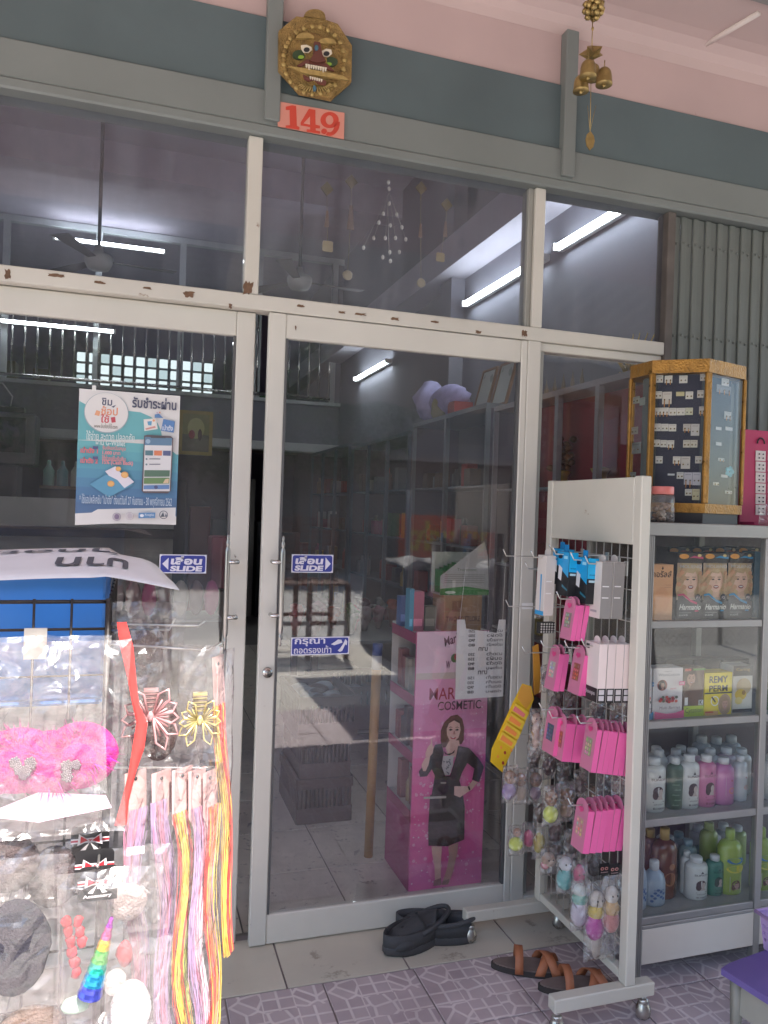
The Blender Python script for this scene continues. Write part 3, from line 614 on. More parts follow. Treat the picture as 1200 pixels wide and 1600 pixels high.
# ------------------------------------------------------------------ poster and stickers on the glass
YG = 0.018 - 0.0026
def plaque(name, label, cat, p_tl, p_br, y, draw, group=None, base=(0.8, 0.8, 0.8), th=.0006):
    a, c = YP(*p_tl, y), YP(*p_br, y); w, h = c.x - a.x, a.z - c.z
    t = thing(name, label, cat, (a.x + w / 2, y, c.z), group)
    q = MB(); q.box((a.x, y - th, c.z), (c.x, y, a.z), PRINT, base); q.build('sheet', t)
    q = MB(); s = Sheet(q, (a.x, y - th, c.z), UX, UZ, lift=.0002); draw(s, w, h); q.build('print', t)
    return t
def draw_poster(s, w, h):
    srgb = lambda r, g, b: tuple(c * .86 + .075 for c in globals()['srgb'](r, g, b))     # sun-faded inks
    def P(x, y): v = 1 - (y - 45 - 95 * (x / 1100)) / 1440; u = (x - 35 + 35 * (1 - v)) / 1080; return (u * w, v * h)
    PP = lambda l: [P(*q) for q in l]
    white = srgb(222, 219, 214); s.rect(0, 0, w, h, white)
    teal = [srgb(88, 172, 176), srgb(78, 163, 174), srgb(70, 152, 172), srgb(62, 140, 168), srgb(55, 126, 162), srgb(50, 112, 155), srgb(46, 100, 146), srgb(42, 92, 138)]
    right = [(860, 340), (915, 460), (1000, 520), (1080, 700)]
    L = [(34, 180), (100, 220), (300, 300), (540, 297), (680, 315), (800, 370), (880, 450), (915, 570), (1105, 700)]
    s.poly(PP([(34, 180), (100, 220), (300, 300), (540, 297), (680, 315), (800, 370), (870, 440), (905, 520), (915, 575), (905, 620), (22, 600)]), teal[0])
    ys = [600, 700, 800, 900, 1000, 1100, 1190, 1270, 1390]
    for k in range(8): s.poly([(0, P(0, ys[k + 1])[1]), (w if k > 0 else w * .98, P(0, ys[k + 1])[1]), (w if k > 0 else w * .86, P(0, ys[k])[1]), (0, P(0, ys[k])[1])], teal[k])
    s.poly(PP([(0, 1390), (170, 1392), (235, 1358), (1075, 1385), (1070, 1540), (0, 1515)]), white)
    c = P(320, 312); s.oval(c[0], c[1] - .0015, w * .218, w * .21, srgb(150, 170, 175), 36); s.oval(*c, w * .21, w * .203, srgb(226, 222, 216), 36)
    def tx(t, x0, y0, x1, y1, col, bold=.02): a = P(x0, y1); b_ = P(x1, y0); s.text(t, a[0], a[1], b_[0] - a[0], b_[1] - a[1] - .0 * w, col, bold)
    navy = srgb(30, 38, 80)
    tx('ชิม', 268, 160, 380, 232, navy); tx('ช้อป', 262, 252, 440, 335, srgb(228, 140, 90)); tx('ใช้', 258, 338, 350, 420, srgb(205, 50, 62)); s.poly(PP([(365, 368), (410, 360), (418, 420), (375, 425)]), srgb(200, 40, 60)); s.poly(PP([(215, 285), (255, 300), (245, 350), (195, 335)]), srgb(230, 160, 110)); s.poly(PP([(370, 250), (420, 232), (395, 262)]), navy)
    tx('www.ชิมช้อปใช้.com', 190, 440, 438, 474, srgb(110, 95, 80), 0); tx('รับชำระผ่าน', 590, 175, 1075, 262, navy, .025)
    s.poly(PP([(715, 395), (850, 385), (870, 505), (725, 525)]), srgb(232, 228, 220)); s.poly(PP([(755, 420), (805, 415), (800, 465), (765, 460)]), srgb(70, 150, 190)); c = P(825, 410); s.oval(*c, .004, .004, srgb(235, 160, 90)); s.poly(PP([(735, 495), (840, 470), (850, 490), (740, 512)]), srgb(210, 140, 130))
    s.poly(PP([(930, 395), (1058, 425), (1045, 550), (905, 525)]), srgb(60, 120, 180)); tx('เป๋าตัง', 920, 465, 1035, 520, srgb(230, 235, 240)); s.poly(PP([(835, 345), (880, 335), (930, 385), (835, 380)]), srgb(60, 120, 175)); s.oval(*P(890, 322), .0025, .0025, srgb(225, 120, 90)); s.oval(*P(862, 325), .0025, .0025, srgb(200, 160, 190))
    cream = srgb(225, 235, 230)
    tx('ใช้จ่าย สะดวก ปลอดภัย', 110, 545, 620, 600, cream, .008); tx('ผ่าน G-Wallet', 210, 618, 522, 660, cream, .008)
    for y0 in (690, 800): tx('เป๋าตัง 1' if y0 == 690 else 'เป๋าตัง 2', 52, y0, 235, y0 + 50, srgb(225, 105, 110), .04); s.poly(PP([(180, y0 - 15), (235, y0 - 12), (232, y0 + 20), (185, y0 + 15)]), srgb(70, 60, 120))
    tx('รับเงินสนับสนุน', 280, 690, 525, 725, srgb(232, 140, 140), .02); tx('1,000 บาท', 280, 742, 470, 772, srgb(232, 140, 140), .03); tx('ใช้จ่ายเพิ่มรับคืน', 275, 795, 525, 832, srgb(232, 140, 140), .02); tx('15% (Cash Back)', 280, 852, 605, 882, srgb(232, 140, 140), .03)
    s.poly(PP([(150, 1085), (320, 985), (610, 1110), (350, 1235)]), srgb(72, 150, 182)); s.poly(PP([(310, 950), (420, 900), (470, 970), (560, 1020), (618, 1080), (515, 1142), (440, 1050), (350, 1000)]), srgb(228, 222, 228))
    for a in ((450, 930, 30), (518, 998, 40), (372, 1088, 38)): c = P(a[0], a[1]); s.oval(*c, a[2] / 1080 * w, a[2] / 1080 * w * .9, srgb(225, 160, 70)); s.oval(*c, a[2] / 1400 * w, a[2] / 1400 * w * .9, srgb(236, 180, 95))
    s.poly(PP([(722, 575), (760, 568), (1015, 590), (1040, 615), (1018, 1195), (985, 1222), (725, 1205), (700, 1180)]), srgb(70, 45, 52)); s.poly(PP([(732, 590), (1028, 612), (1006, 1200), (715, 1185)]), srgb(226, 224, 222)); s.poly(PP([(732, 590), (1028, 612), (1022, 695), (728, 680)]), srgb(75, 120, 150)); s.poly(PP([(790, 580), (960, 594), (955, 612), (795, 602)]), srgb(40, 30, 40)); c = P(765, 640); s.oval(*c, .0075, .0075, srgb(150, 180, 200))
    for k, cc in enumerate((srgb(55, 110, 120), srgb(225, 125, 70), srgb(60, 75, 125))): x = 735 + k * 97; s.poly(PP([(x, 738 + k * 5), (x + 85, 742 + k * 5), (x + 84, 798 + k * 5), (x, 792 + k * 5)]), cc)
    s.poly(PP([(728, 955), (1005, 968), (1003, 1038), (725, 1028)]), srgb(62, 105, 75)); s.poly(PP([(725, 1040), (1003, 1050), (1000, 1115), (722, 1105)]), srgb(90, 130, 60)); s.poly(PP([(722, 1122), (1000, 1130), (998, 1175), (720, 1165)]), srgb(85, 130, 185)); s.oval(*P(855, 1148), .006, .006, srgb(40, 50, 110)); s.poly(PP([(955, 1065), (995, 1060), (992, 1110), (930, 1108)]), srgb(220, 190, 150))
    for y0 in (828, 888): s.poly(PP([(780, y0), (900, y0 + 5), (900, y0 + 16), (780, y0 + 11)]), srgb(120, 120, 130)); s.oval(*P(750, y0 + 6), .003, .003, srgb(90, 120, 130))
    tx('* ใช้แอปพลิเคชัน "เป๋าตัง" ตั้งแต่วันที่ 27 กันยายน - 30 พฤศจิกายน 2562', 45, 1262, 1030, 1305, srgb(200, 215, 225), 0)
    for cx_, cc in ((437, srgb(120, 100, 130)), (575, srgb(190, 180, 185))): c = P(cx_, 1450); s.ring(*c, .0125, .0018, cc); s.oval(*c, .008, .009, cc)
    s.poly(PP([(670, 1420), (850, 1428), (848, 1488), (668, 1480)]), srgb(70, 130, 180)); s.oval(*P(705, 1453), .006, .005, srgb(225, 230, 235)); tx('Krungthai', 738, 1440, 835, 1465, srgb(215, 228, 238), .01)
    c = P(940, 1458); s.ring(*c, .0135, .002, srgb(45, 55, 70)); s.poly(PP([(905, 1480), (935, 1425), (950, 1480)]), srgb(50, 60, 75)); s.poly(PP([(950, 1480), (965, 1445), (985, 1482)]), srgb(90, 100, 115))
plaque('poster', 'teal and white government wallet poster taped on the left door glass', 'poster', (124, 607), (275, 820), YG, draw_poster)
b = MB(); p = YP(147, 605, YG - .001); b.box(p - Vector((.006, .0004, .012)), p + Vector((.006, 0, .006)), M((.75, .74, .7), .3)); tag(b.build('tape'), 'small strip of pale tape above the wallet poster', 'tape')
BL, WH = srgb(48, 58, 140), srgb(214, 212, 222)
def rounded(w, h, r, n=5, o=0.0):
    out = []
    for cx, cy_, a in ((w - r, h - r, 0), (r, h - r, 1), (r, r, 2), (w - r, r, 3)):
        for i in range(n): t = (a + i / (n - 1)) * math.pi / 2; out.append((cx + (r - o) * math.cos(t), cy_ + (r - o) * math.sin(t)))
    return out
def draw_slide(left):
    def f(s, w, h):
        s.poly(rounded(w, h, .008), WH); s.poly([(a * .955 + w * .0225, c * .9 + h * .05) for a, c in rounded(w, h, .008)], BL)
        ax = w * .05 if left else w * .22 - w * .17
        if left: s.poly([(w * .06, h * .5), (w * .19, h * .82), (w * .19, h * .18)], WH); x0 = w * .22
        else: s.poly([(w * .94, h * .5), (w * .81, h * .85), (w * .81, h * .15)], WH); x0 = w * .07
        s.text('เลื่อน', x0 + .002, h * .46, w * .66, h * .46, WH, .045, shear=.12); s.text('SLIDE', x0, h * .10, w * .68, h * .30, WH, .05, shear=.15)
    return f
plaque('door_sticker', 'blue SLIDE sticker with arrow pointing left beside the poster', 'sticker', (249.5, 866), (322, 896), YG, draw_slide(True), base=WH)
YR = -0.018 - 0.0026
plaque('door_sticker', 'blue SLIDE sticker with arrow pointing right on the right door', 'sticker', (456, 866), (520, 895), YR, draw_slide(False), base=WH)
def draw_shoes(s, w, h):
    s.poly(rounded(w, h, .006), WH); s.poly([(a * .965 + w * .0175, c * .88 + h * .06) for a, c in rounded(w, h, .006)], BL)
    s.text('กรุณา', w * .06, h * .50, w * .52, h * .42, WH, .02); s.text('ถอดรองเท้า', w * .05, h * .10, w * .64, h * .42, WH, .012)
    s.poly([(w * .68, h * .58), (w * .74, h * .52), (w * .82, h * .60), (w * .88, h * .66), (w * .86, h * .82), (w * .80, h * .84), (w * .74, h * .70)], WH)
    s.poly([(w * .80, h * .22), (w * .84, h * .14), (w * .88, h * .20), (w * .93, h * .56), (w * .955, h * .50), (w * .965, h * .72), (w * .93, h * .86), (w * .89, h * .58), (w * .84, h * .34)], WH)
plaque('door_sticker', 'blue sticker with white shoes asking to take off footwear', 'sticker', (455, 996), (545, 1022), YR, draw_shoes, base=WH)
# handwritten price card hung inside the right door (seen from its back)
def draw_price(s, w, h):
    s.rect(0, 0, w, h * .96, srgb(205, 200, 192)); ink = srgb(70, 68, 72); y = h * .84
    for k, g in enumerate((('นวดหน้า', '-', '250'), ('ขัดผิว', '-', '350'), ('ทาแป้ง', '-', '90'), ('แต่งหน้า', '-', '80'), None, ('นวดตัว', '-', '250'), ('อบผิว', '-', '350'), ('ขัดตัว', '-', '90'), ('แต่งผม', '-', '88'), None, ('นวดเท้า', '-', '150'), ('อบเท้า', '-', '350'), ('ขัดเท้า', '-', '90'), ('ต่อผม', '-', '88'))):
        if g: s.text(g[0], w * .62, y, w * .34, h * .045, ink, .012, mirror=True); s.text(g[2], w * .22, y, w * .14, h * .038, ink, .02, mirror=True); s.rect(w * .47, y + h * .015, w * .49, y + h * .022, ink)
        else: s.text('บาท', w * .44, y, w * .2, h * .05, ink, .012, mirror=True)
        y -= h * .060
a, c = YP(712, 985, .02), YP(788, 1090, .02)
t = thing('price_card', 'white handwritten price card hung on string before the pink cosmetic stand', 'price card', (1.25, .02, a.z))
q = MB(); A_, B_, C_, D_ = YP(714, 968, .022), YP(790, 968, .022), YP(786, 1088, .022), YP(711, 1093, .022)
W_ = [D_, C_, B_, B_ + (A_ - B_) * .14, YP(776, 989, .022), YP(728, 982, .022), A_ + (B_ - A_) * .16, A_]
slab(q, W_, .0012, PRINT, (.80, .79, .76)); q.build('card', t)
q = MB(); s = Sheet(q, (D_.x + .004, .0206, C_.z), UX, UZ, lift=.0002); w_, h_ = C_.x - D_.x - .008, B_.z - C_.z
_r = s.rect; s.rect = lambda *z: s; draw_price(s, w_, h_); q.build('handwriting', t)
q = MB(); q.tube([A_ + Vector((.012, 0, 0)), (A_.x + .03, .02, 1.30)], .0008, WHITE_PL, n=4); q.tube([B_ + Vector((-.012, 0, 0)), (A_.x + .19, .02, 1.30)], .0008, WHITE_PL, n=4); q.build('string', t)
# ------------------------------------------------------------------ white product rack (its plane runs from the glass towards the street)
XR = 1.415
rack = thing('display_rack', 'cream metal grid rack on castors hung with pink boxes and toys', 'rack', (XR, -0.44, 0))
RP = M((0.56, 0.53, 0.45), .45, var=.07, scale=4, bump=.05, stain=(.3, .2, .12), stain_amt=.02)
GRIDW = M((.42, .40, .36), .45, var=.1)
def rbox(name, a, c, mat=RP, par=rack, bev=.003): q = MB(); q.box(a, c, mat, bev=bev); return q.build(name, par)
rbox('post', (XR - .017, -.705, .115), (XR + .017, -.668, 1.605)); rbox('post', (XR - .017, -.20, .115), (XR + .017, -.165, 1.605))
rbox('header_panel', (XR - .016, -.667, 1.402), (XR + .012, -.201, 1.602))
rbox('bottom_rail', (XR - .015, -.667, .118), (XR + .015, -.201, .145))
for y in (-.687, -.183):
    rbox('foot', (1.165 if y < -.5 else 1.12, y - .019, .075), (1.50 if y < -.5 else 1.52, y + .019, .1145))
    for x in ((1.185, 1.475) if y < -.5 else (1.145, 1.49)):
        q = MB(); q.tube([(x, y, .074), (x, y, .052)], .008, CHROME, n=8); q.lathe((x, y, 0), [(.0, .001), (.012, .002), (.020, .010), (.0225, .022), (.022, .034), (.017, .046), (.014, .052), (.016, .056), (.010, .062), (0, .063)], M((.45, .42, .38), .28, metal=.9, var=.2, scale=30), 14); q.build('castor', rack)
q = MB()
for k in range(12): y = -.665 + .0415 * k; q.tube([(XR, y, .14), (XR, y, 1.405)], .0017, GRIDW, n=6)
q.build('grid_upright', rack)
q = MB()
for k in range(13): z = .22 + .095 * k; q.tube([(XR + .004, -.668, z), (XR + .004, -.20, z)], .0017, GRIDW, n=6)
q.build('grid_crosswire', rack)
WIRE = M((.62, .60, .56), .3, metal=.8, var=.1)
def hook(y, z, L, up=.02):
    q = MB(); q.tube([(XR - .003, y, z - .02), (XR - .006, y, z), (XR - L, y, z + .004), (XR - L - .012, y, z + .006 + up)], .0022, WIRE, n=6); q.box((XR - .007, y - .008, z - .032), (XR - .003, y + .008, z + .012), WIRE); return q.build('hook', rack)

# boxes hanging on the hooks: front faces look along -X, spines face the street
PINKB, PINKF = (0.80, 0.13, 0.36), (0.56, 0.19, 0.30)
def hung_box(x, y, ztop, w, h, t, kind, label, group, hook_z, tilt=R(7), k=0):
    """x front face, y near edge; hangs from a header tab; leans its foot outward"""
    o = thing(kind, label, 'box', (x, y + w / 2, ztop - h), group)
    o.rotation_euler = (0, tilt, R(random.uniform(-2.5, 2.5)))
    return o
def nail_box(px, py_top, py_bot, y, t, w, label, group, win, k):
    p = YP(px, (py_top + py_bot) / 2, y); h = YP(px, py_top, y).z - YP(px, py_bot, y).z; ztop = p.z + h / 2
    o = thing('nail_box', label, 'box', (p.x, y + w / 2, ztop - h), group)
    o.rotation_euler = (0, R(8 + random.uniform(-1.5, 1.5)), R(random.uniform(-2, 2)))
    q = MB(); hb = h * .82
    q.box((0, -w / 2, 0), (t * .93, w / 2, hb), PRINT, PINKB, bev=.0006)
    o_b = q.build('carton', o, True)
    q = MB(); n = 8; pts = [(-w / 2, 0), (w / 2, 0), (w / 2, hb)] + [(w / 2 * math.cos(math.pi * i / n), hb + (h - hb) * math.sin(math.pi * i / n)) for i in range(1, n)] + [(-w / 2, hb)]
    q.prism([(-a, c) for a, c in pts][::-1], (-.0006, 0, 0), (0, -1, 0), (0, 0, 1), .0006, PRINT, PINKF); q.build('front_card', o, True)
    q = MB(); s = Sheet(q, (-.0013, w / 2, 0), (0, -1, 0), (0, 0, 1), GLOSSY_PRINT, .0002)
    s.rect(w * .22, h * .27, w * .78, h * .62, win); rr = random.Random(k)
    for i in range(3):
        for j in range(4): s.oval(w * (.32 + .18 * i), h * (.32 + .08 * j), w * .055, h * .03, tuple(min(1, c * rr.uniform(.5, 2.2) + .03) for c in win), 8)
    hc = srgb(214, 70, 130); hx, hy = w * .5, h * .80
    s.poly([(hx, hy - .011)] + [(hx + .006 + .0062 * math.cos(a), hy + .0062 * math.sin(a)) for a in (-.5, .2, .9, 1.6, 2.4)] + [(hx, hy + .003)] + [(hx - .006 + .0062 * math.cos(a), hy + .0062 * math.sin(a)) for a in (.7, 1.5, 2.2, 2.9, 3.6)], hc)
    q.build('window_print', o, True); return o
def stack(px_l, px_r, n, py_t, py_b, y, w, label, group, maker, **kw):
    xs = [px_l + (px_r - px_l) * i / n for i in range(n)]; ws = abs(YP(px_r, (py_t + py_b) / 2, y).x - YP(px_l, (py_t + py_b) / 2, y).x) / n
    slope = kw.pop('slope', 0.0); z = None
    for i in range(n): maker(xs[i], py_t + slope * i, py_b + slope * i, y, ws, w, label if i == 0 else kw.get('rest', label), group, kw.get('win', (.3, .25, .2)), i + int(px_l))
    if z is None: z = YP(px_r, py_t, y).z - .012
    hook(y + w / 2, z, XR - YP(px_l, py_t, y).x + .02)
W1, W2, W3 = (.30, .24, .20), (.35, .10, .08), (.07, .09, .16)
stack(892, 915, 3, 933, 1001, -.60, .058, 'pink nail box hanging under the blue charger boxes', 'pink nail boxes under the charger boxes', nail_box, win=W1)
stack(866, 883, 2, 1009, 1080, -.47, .058, 'pink nail box hung beside the red windowed pink box', 'pink nail boxes beside the red windowed one', nail_box, win=(.45, .40, .38))
stack(905, 917, 2, 1010, 1087, -.60, .062, 'pink nail box hung left of the white earphone boxes', 'pink nail boxes left of the earphone boxes', nail_box, win=W2)
stack(865, 879, 2, 1108, 1181, -.50, .068, 'pink nail box with dark blue window set', 'pink nail boxes with dark blue windows', nail_box, win=W3)
stack(879, 925, 3, 1118, 1190, -.53, .055, 'pink nail box hung behind the long row of seven', 'pink nail boxes behind the long row', nail_box, win=W2, slope=1)
stack(925, 984, 7, 1126, 1207, -.655, .062, 'pink nail box in the long row of seven', 'long row of seven pink nail boxes', nail_box, win=(.34, .30, .22), slope=1)
stack(912, 974, 6, 1254, 1334, -.655, .066, 'pink nail box in the lowest row of six above the long toys', 'lowest row of pink nail boxes', nail_box, win=(.5, .28, .26), slope=-1)
def charger(px, py_t, py_b, y, t, w, label, group, win, k):
    p = YP(px, (py_t + py_b) / 2, y); h = YP(px, py_t, y).z - YP(px, py_b, y).z
    o = thing('charger_box', label, 'box', (p.x, y + w / 2, p.z - h / 2), group); o.rotation_euler = (0, R(2), 0)
    q = MB(); q.box((0, -w / 2, 0), (t, w / 2, h), PRINT, srgb(24, 26, 30), bev=.0008); q.box((t * .3, -.012, h), (t * .36, .012, h + .022), PRINT, srgb(24, 130, 190)); q.build('carton', o, True)
    q = MB(); s = Sheet(q, (-.0004, w / 2, 0), (0, -1, 0), (0, 0, 1), GLOSSY_PRINT, .0002)
    s.poly([(0, h), (0, h * .70), (w * .45, h * .58), (w, h * .42), (w, h)], srgb(30, 150, 205)); s.poly([(w * .18, h * .38), (w * .45, h * .33), (w * .5, h * .62), (w * .2, h * .70)], srgb(205, 205, 205)); s.oval(w * .3, h * .88, w * .18, h * .045, srgb(25, 35, 60)); s.rect(w * .6, h * .84, w * .9, h * .91, srgb(150, 210, 235)); s.poly([(w * .55, h * .2), (w, h * .12), (w, h * .16), (w * .55, h * .26)], srgb(40, 110, 130))
    q.build('front_print', o, True)
    q = MB(); s = Sheet(q, (0, -w / 2 - .0004, 0), (1, 0, 0), (0, 0, 1), GLOSSY_PRINT, .0002); s.rect(.0004, h * .55, t - .0004, h - .0004, srgb(36, 170, 220)); s.text('POWER', t * .2, h * .62, t * .6, h * .025, srgb(20, 60, 110), .03); s.rect(t * .15, h * .47, t * .8, h * .52, srgb(170, 200, 210)); q.build('spine_print', o, True)
    return o
stack(887, 901, 1, 863, 932, -.56, .07, 'blue and black charger box next to the slim white box', None, charger)
stack(916, 933, 1, 872, 944, -.62, .07, 'blue and black charger box next to the grey spined boxes', None, charger)
stack(880, 895, 1, 858, 915, -.42, .07, 'blue and black charger box half hidden behind the other two', None, charger)
def plain(front, spine, bottom=None, name='earphone_box', cat='box', brand=None):
    def f(px, py_t, py_b, y, t, w, label, group, win, k):
        p = YP(px, (py_t + py_b) / 2, y); h = YP(px, py_t, y).z - YP(px, py_b, y).z
        o = thing(name, label, cat, (p.x, y + w / 2, p.z - h / 2), group); o.rotation_euler = (0, R(1.5), R(random.uniform(-1.5, 1.5)))
        q = MB(); q.box((0, -w / 2, 0), (t * .93, w / 2, h), PRINT, front, bev=.0008)
        n = 8; q.prism([(-.016, 0), (.016, 0)] + [(.016 * math.cos(math.pi * i / n), .008 + .012 * math.sin(math.pi * i / n)) for i in range(0, n + 1)], (t * .5, 0, h), (0, 1, 0), (0, 0, 1), .0008, PRINT, front); q.build('carton', o, True)
        q = MB(); s = Sheet(q, (0, -w / 2 - .0004, 0), (1, 0, 0), (0, 0, 1), PRINT, .0002); T = t * .93
        s.rect(.0003, .0003, T - .0003, h - .0003, spine)
        if bottom:
            s.rect(.0003, .0003, T - .0003, h * .24, bottom)
            for z in (.03, .135): s.rect(T * .2, h * z, T * .85, h * (z + .085), srgb(205, 200, 200))
        else:
            for z in (.36, .56): s.rect(T * .12, h * z, T * .7, h * (z + .02), srgb(222, 220, 216))
        q.build('spine_print', o, True)
        q = MB(); s = Sheet(q, (-.0004, w / 2, 0), (0, -1, 0), (0, 0, 1), PRINT, .0002)
        if bottom: s.rect(0, 0, w, h * .24, bottom); s.text('gloops', w * .1, h * .09, w * .75, h * .09, srgb(170, 168, 168), .03); q.build('front_print', o, True); q = MB(); s = Sheet(q, (-.0004, w / 2, 0), (0, -1, 0), (0, 0, 1), PRINT, .0002); s.rect(w * .06, h * .88, w * .3, h * .96, srgb(60, 55, 55))
        elif not brand: s.rect(w * .2, h * .1, w * .75, h * .14, srgb(150, 150, 150))
        if brand: s.poly([(0, 0), (w, 0), (w, h * .07), (w * .62, h * .07), (w * .62, h * .68), (w * .45, h * .68), (w * .55, h * .07), (0, h * .07)], brand)
        if q.v: q.build('logo_print' if bottom else 'front_print', o, True)
    return f
stack(850, 866, 1, 868, 962, -.50, .05, 'slim white box with blue foot hanging at the rack top', None, plain(srgb(208, 200, 192), srgb(200, 192, 184), None, 'accessory_box', brand=srgb(60, 150, 200)))
stack(938, 975, 2, 878, 967, -.655, .062, 'pale box with grey spine hung under the header panel', 'pale boxes with grey spines', plain(srgb(205, 198, 190), srgb(140, 136, 132), None, 'cable_box'))
stack(934, 986, 4, 1007, 1098, -.66, .075, 'white earphone box with black foot on the grid rack', 'white earphone boxes with black feet', plain(srgb(216, 206, 200), srgb(232, 214, 208), srgb(38, 34, 36)))
for x_, z_, y_ in ((1.20, 1.335, -.25), (1.225, 1.30, -.36), (1.19, 1.17, -.30), (1.24, 1.02, -.33), (1.22, .74, -.3)): hook(y_, z_, XR - x_)

# plush toys and squeeze eggs in clear bags
def bagged(px, py, y, w, h, name, label, body, seed, cat='toy', depth=.03):
    """body: list of (dx,dz,rx,ry,rz,colour,rough) in metres from the bag centre"""
    p = YP(px, py, y); o = thing(name, label, cat, (p.x, p.y, p.z - h / 2)); rn = random.Random(seed)
    q = MB()
    for i, (dx, dz, rx, ry, rz, c, no) in enumerate(body): q.blob(p + Vector((dx, 0, dz)), (rx, ry, rz), M(tuple(v * .85 for v in c), .8 if no > .08 else .45, var=.12, scale=60, bump=.5 if no > .08 else .05), 14, 10, noise=no, seed=seed + i)
    q.build('body', o)
    q = MB()
    for sgn in (-1, 1):
        if body[0][6] > .08: q.blob(p + Vector((body[0][0] + sgn * .008, -body[0][3] * .95, body[0][1] + .004)), .0028, DARK, 6, 5)
    if q.v: q.build('eye', o)
    bag_sheet(p, w, h, depth, seed, o, CLOUDY); return o
def bag_sheet(p, w, h, depth, seed, par, mat=None, ang=0.0, name='clear_bag', nx=7, nz=9):
    rn = random.Random(seed + 99); q = MB(); ca, sa = math.cos(ang), math.sin(ang)
    for sgn in (-1, 1):
        vs, fs = [], []
        for j in range(nz + 1):
            for i in range(nx + 1):
                u, v = i / nx * 2 - 1, j / nz * 2 - 1
                bul = depth * max(0, (1 - u * u)) ** .6 * max(0, (1 - abs(v) ** 3)) ** .6
                jit = rn.uniform(-1, 1) * .0042 * (1 if 0 < i < nx else .3)
                x, y = u * w / 2 * (1 - .06 * (1 - abs(v))), sgn * bul + jit
                vs.append(p + Vector((x * ca - y * sa, x * sa + y * ca, v * h / 2 + rn.uniform(-1, 1) * .002)))
        for j in range(nz):
            for i in range(nx): a = j * (nx + 1) + i; f = (a, a + 1, a + nx + 2, a + nx + 1); fs.append(f if sgn < 0 else f[::-1])
        q.add(vs, fs, mat or BAG, smooth=False)
    return q.build(name, par)
BR, CRM, LIL, NEON = (.30, .15, .07), (.6, .5, .4), (.35, .25, .48), (.62, .75, .06)
bagged(797, 1225, -.38, .055, .12, 'plush_toy', 'small brown plush with lilac body in a bag below the yellow card', [(0, .022, .021, .017, .022, BR, .15), (-.004, -.022, .023, .018, .028, LIL, .12)], 11)
bagged(813, 1228, -.36, .055, .12, 'plush_toy', 'small brown plush with cream body in a bag', [(0, .020, .020, .017, .022, BR, .15), (-.002, -.022, .022, .018, .026, CRM, .12)], 12)
bagged(837, 1228, -.33, .055, .12, 'plush_toy', 'small dark brown plush hung behind the cream bodied one', [(0, .02, .022, .017, .024, (.22, .10, .05), .15), (0, -.024, .02, .016, .022, (.30, .2, .28), .12)], 13)
bagged(861, 1258, -.46, .06, .13, 'plush_toy', 'brown plush over a neon yellow egg in a clear bag', [(0, .022, .021, .018, .025, BR, .16), (-.001, -.028, .025, .02, .027, NEON, .0)], 14)
bagged(885, 1252, -.44, .06, .13, 'plush_toy', 'all brown plush hung between the neon egg and the pink boxes', [(0, .014, .025, .02, .028, (.28, .14, .06), .18), (0, -.03, .022, .018, .022, (.36, .22, .14), .14)], 15)
bagged(928, 1243, -.40, .08, .08, 'plush_toy', 'brown curly plush mostly hidden behind the lowest pink boxes', [(0, 0, .032, .022, .03, (.25, .11, .05), .2)], 16)
bagged(806, 1313, -.36, .055, .10, 'squeeze_toy', 'neon yellow ribbed ball toy nearest the glass door', [(.004, .026, .014, .012, .014, (.5, .28, .2), .1), (0, -.012, .0245, .02, .022, NEON, .05)], 17)
bagged(826, 1308, -.34, .045, .10, 'squeeze_toy', 'hot pink ball toy hung beside the neon yellow ball', [(0, -.004, .019, .016, .028, (.65, .06, .22), .05)], 18)
bagged(842, 1315, -.36, .05, .11, 'squeeze_toy', 'mustard yellow long toy beside the hot pink ball', [(0, -.004, .02, .016, .034, (.55, .45, .05), .05)], 19)
bagged(857, 1345, -.40, .06, .09, 'plush_toy', 'spotted cream and pink plush above the teal egg', [(0, .004, .024, .018, .024, (.55, .38, .28), .25), (-.012, -.012, .014, .013, .014, (.6, .15, .2), .1)], 20)
bagged(883, 1366, -.55, .062, .12, 'squeeze_toy', 'teal egg with white frill top in a clear bag', [(0, .032, .02, .018, .022, (.62, .66, .68), .3), (0, -.014, .027, .022, .034, (.08, .42, .42), .0)], 21)
bagged(905, 1366, -.58, .05, .09, 'plush_toy', 'small crimson plush between the teal egg and long toys', [(0, 0, .018, .015, .03, (.5, .04, .16), .12)], 22)
bagged(906, 1415, -.60, .065, .15, 'squeeze_toy', 'white and sea green penguin toy in a long bag', [(0, .045, .022, .018, .022, (.55, .62, .58), .04), (0, .022, .026, .02, .022, (.12, .40, .32), .05), (0, -.02, .028, .022, .042, (.56, .52, .62), .04)], 23)
bagged(931, 1438, -.62, .08, .24, 'squeeze_toy', 'white yellow and magenta long toy in a clear bag', [(0, .062, .024, .02, .026, (.66, .62, .55), .2), (0, .028, .028, .022, .026, (.70, .52, .05), .05), (-.003, -.016, .030, .024, .042, (.55, .03, .38), .05), (.006, -.078, .018, .012, .04, (.62, .54, .46), .1)], 24)
bagged(955, 1430, -.64, .07, .24, 'squeeze_toy', 'white and peach long toy at the street end of the rack', [(0, .06, .022, .018, .026, (.64, .60, .54), .2), (0, .022, .025, .02, .026, (.62, .38, .12), .05), (0, -.016, .026, .02, .036, (.62, .22, .20), .05)], 25)
bagged(838, 1145, -.36, .055, .16, 'doll', 'small pink doll in a cloudy bag behind the yellow card', [(0, .045, .018, .014, .02, (.55, .36, .28), .1), (0, -.005, .016, .013, .045, (.5, .34, .28), .08)], 26)
bagged(843, 945, -.32, .035, .09, 'hair_clip', 'grey furry clip hanging by the slim white box', [(0, 0, .016, .012, .034, (.16, .15, .15), .3)], 27, 'hair clip', .014)
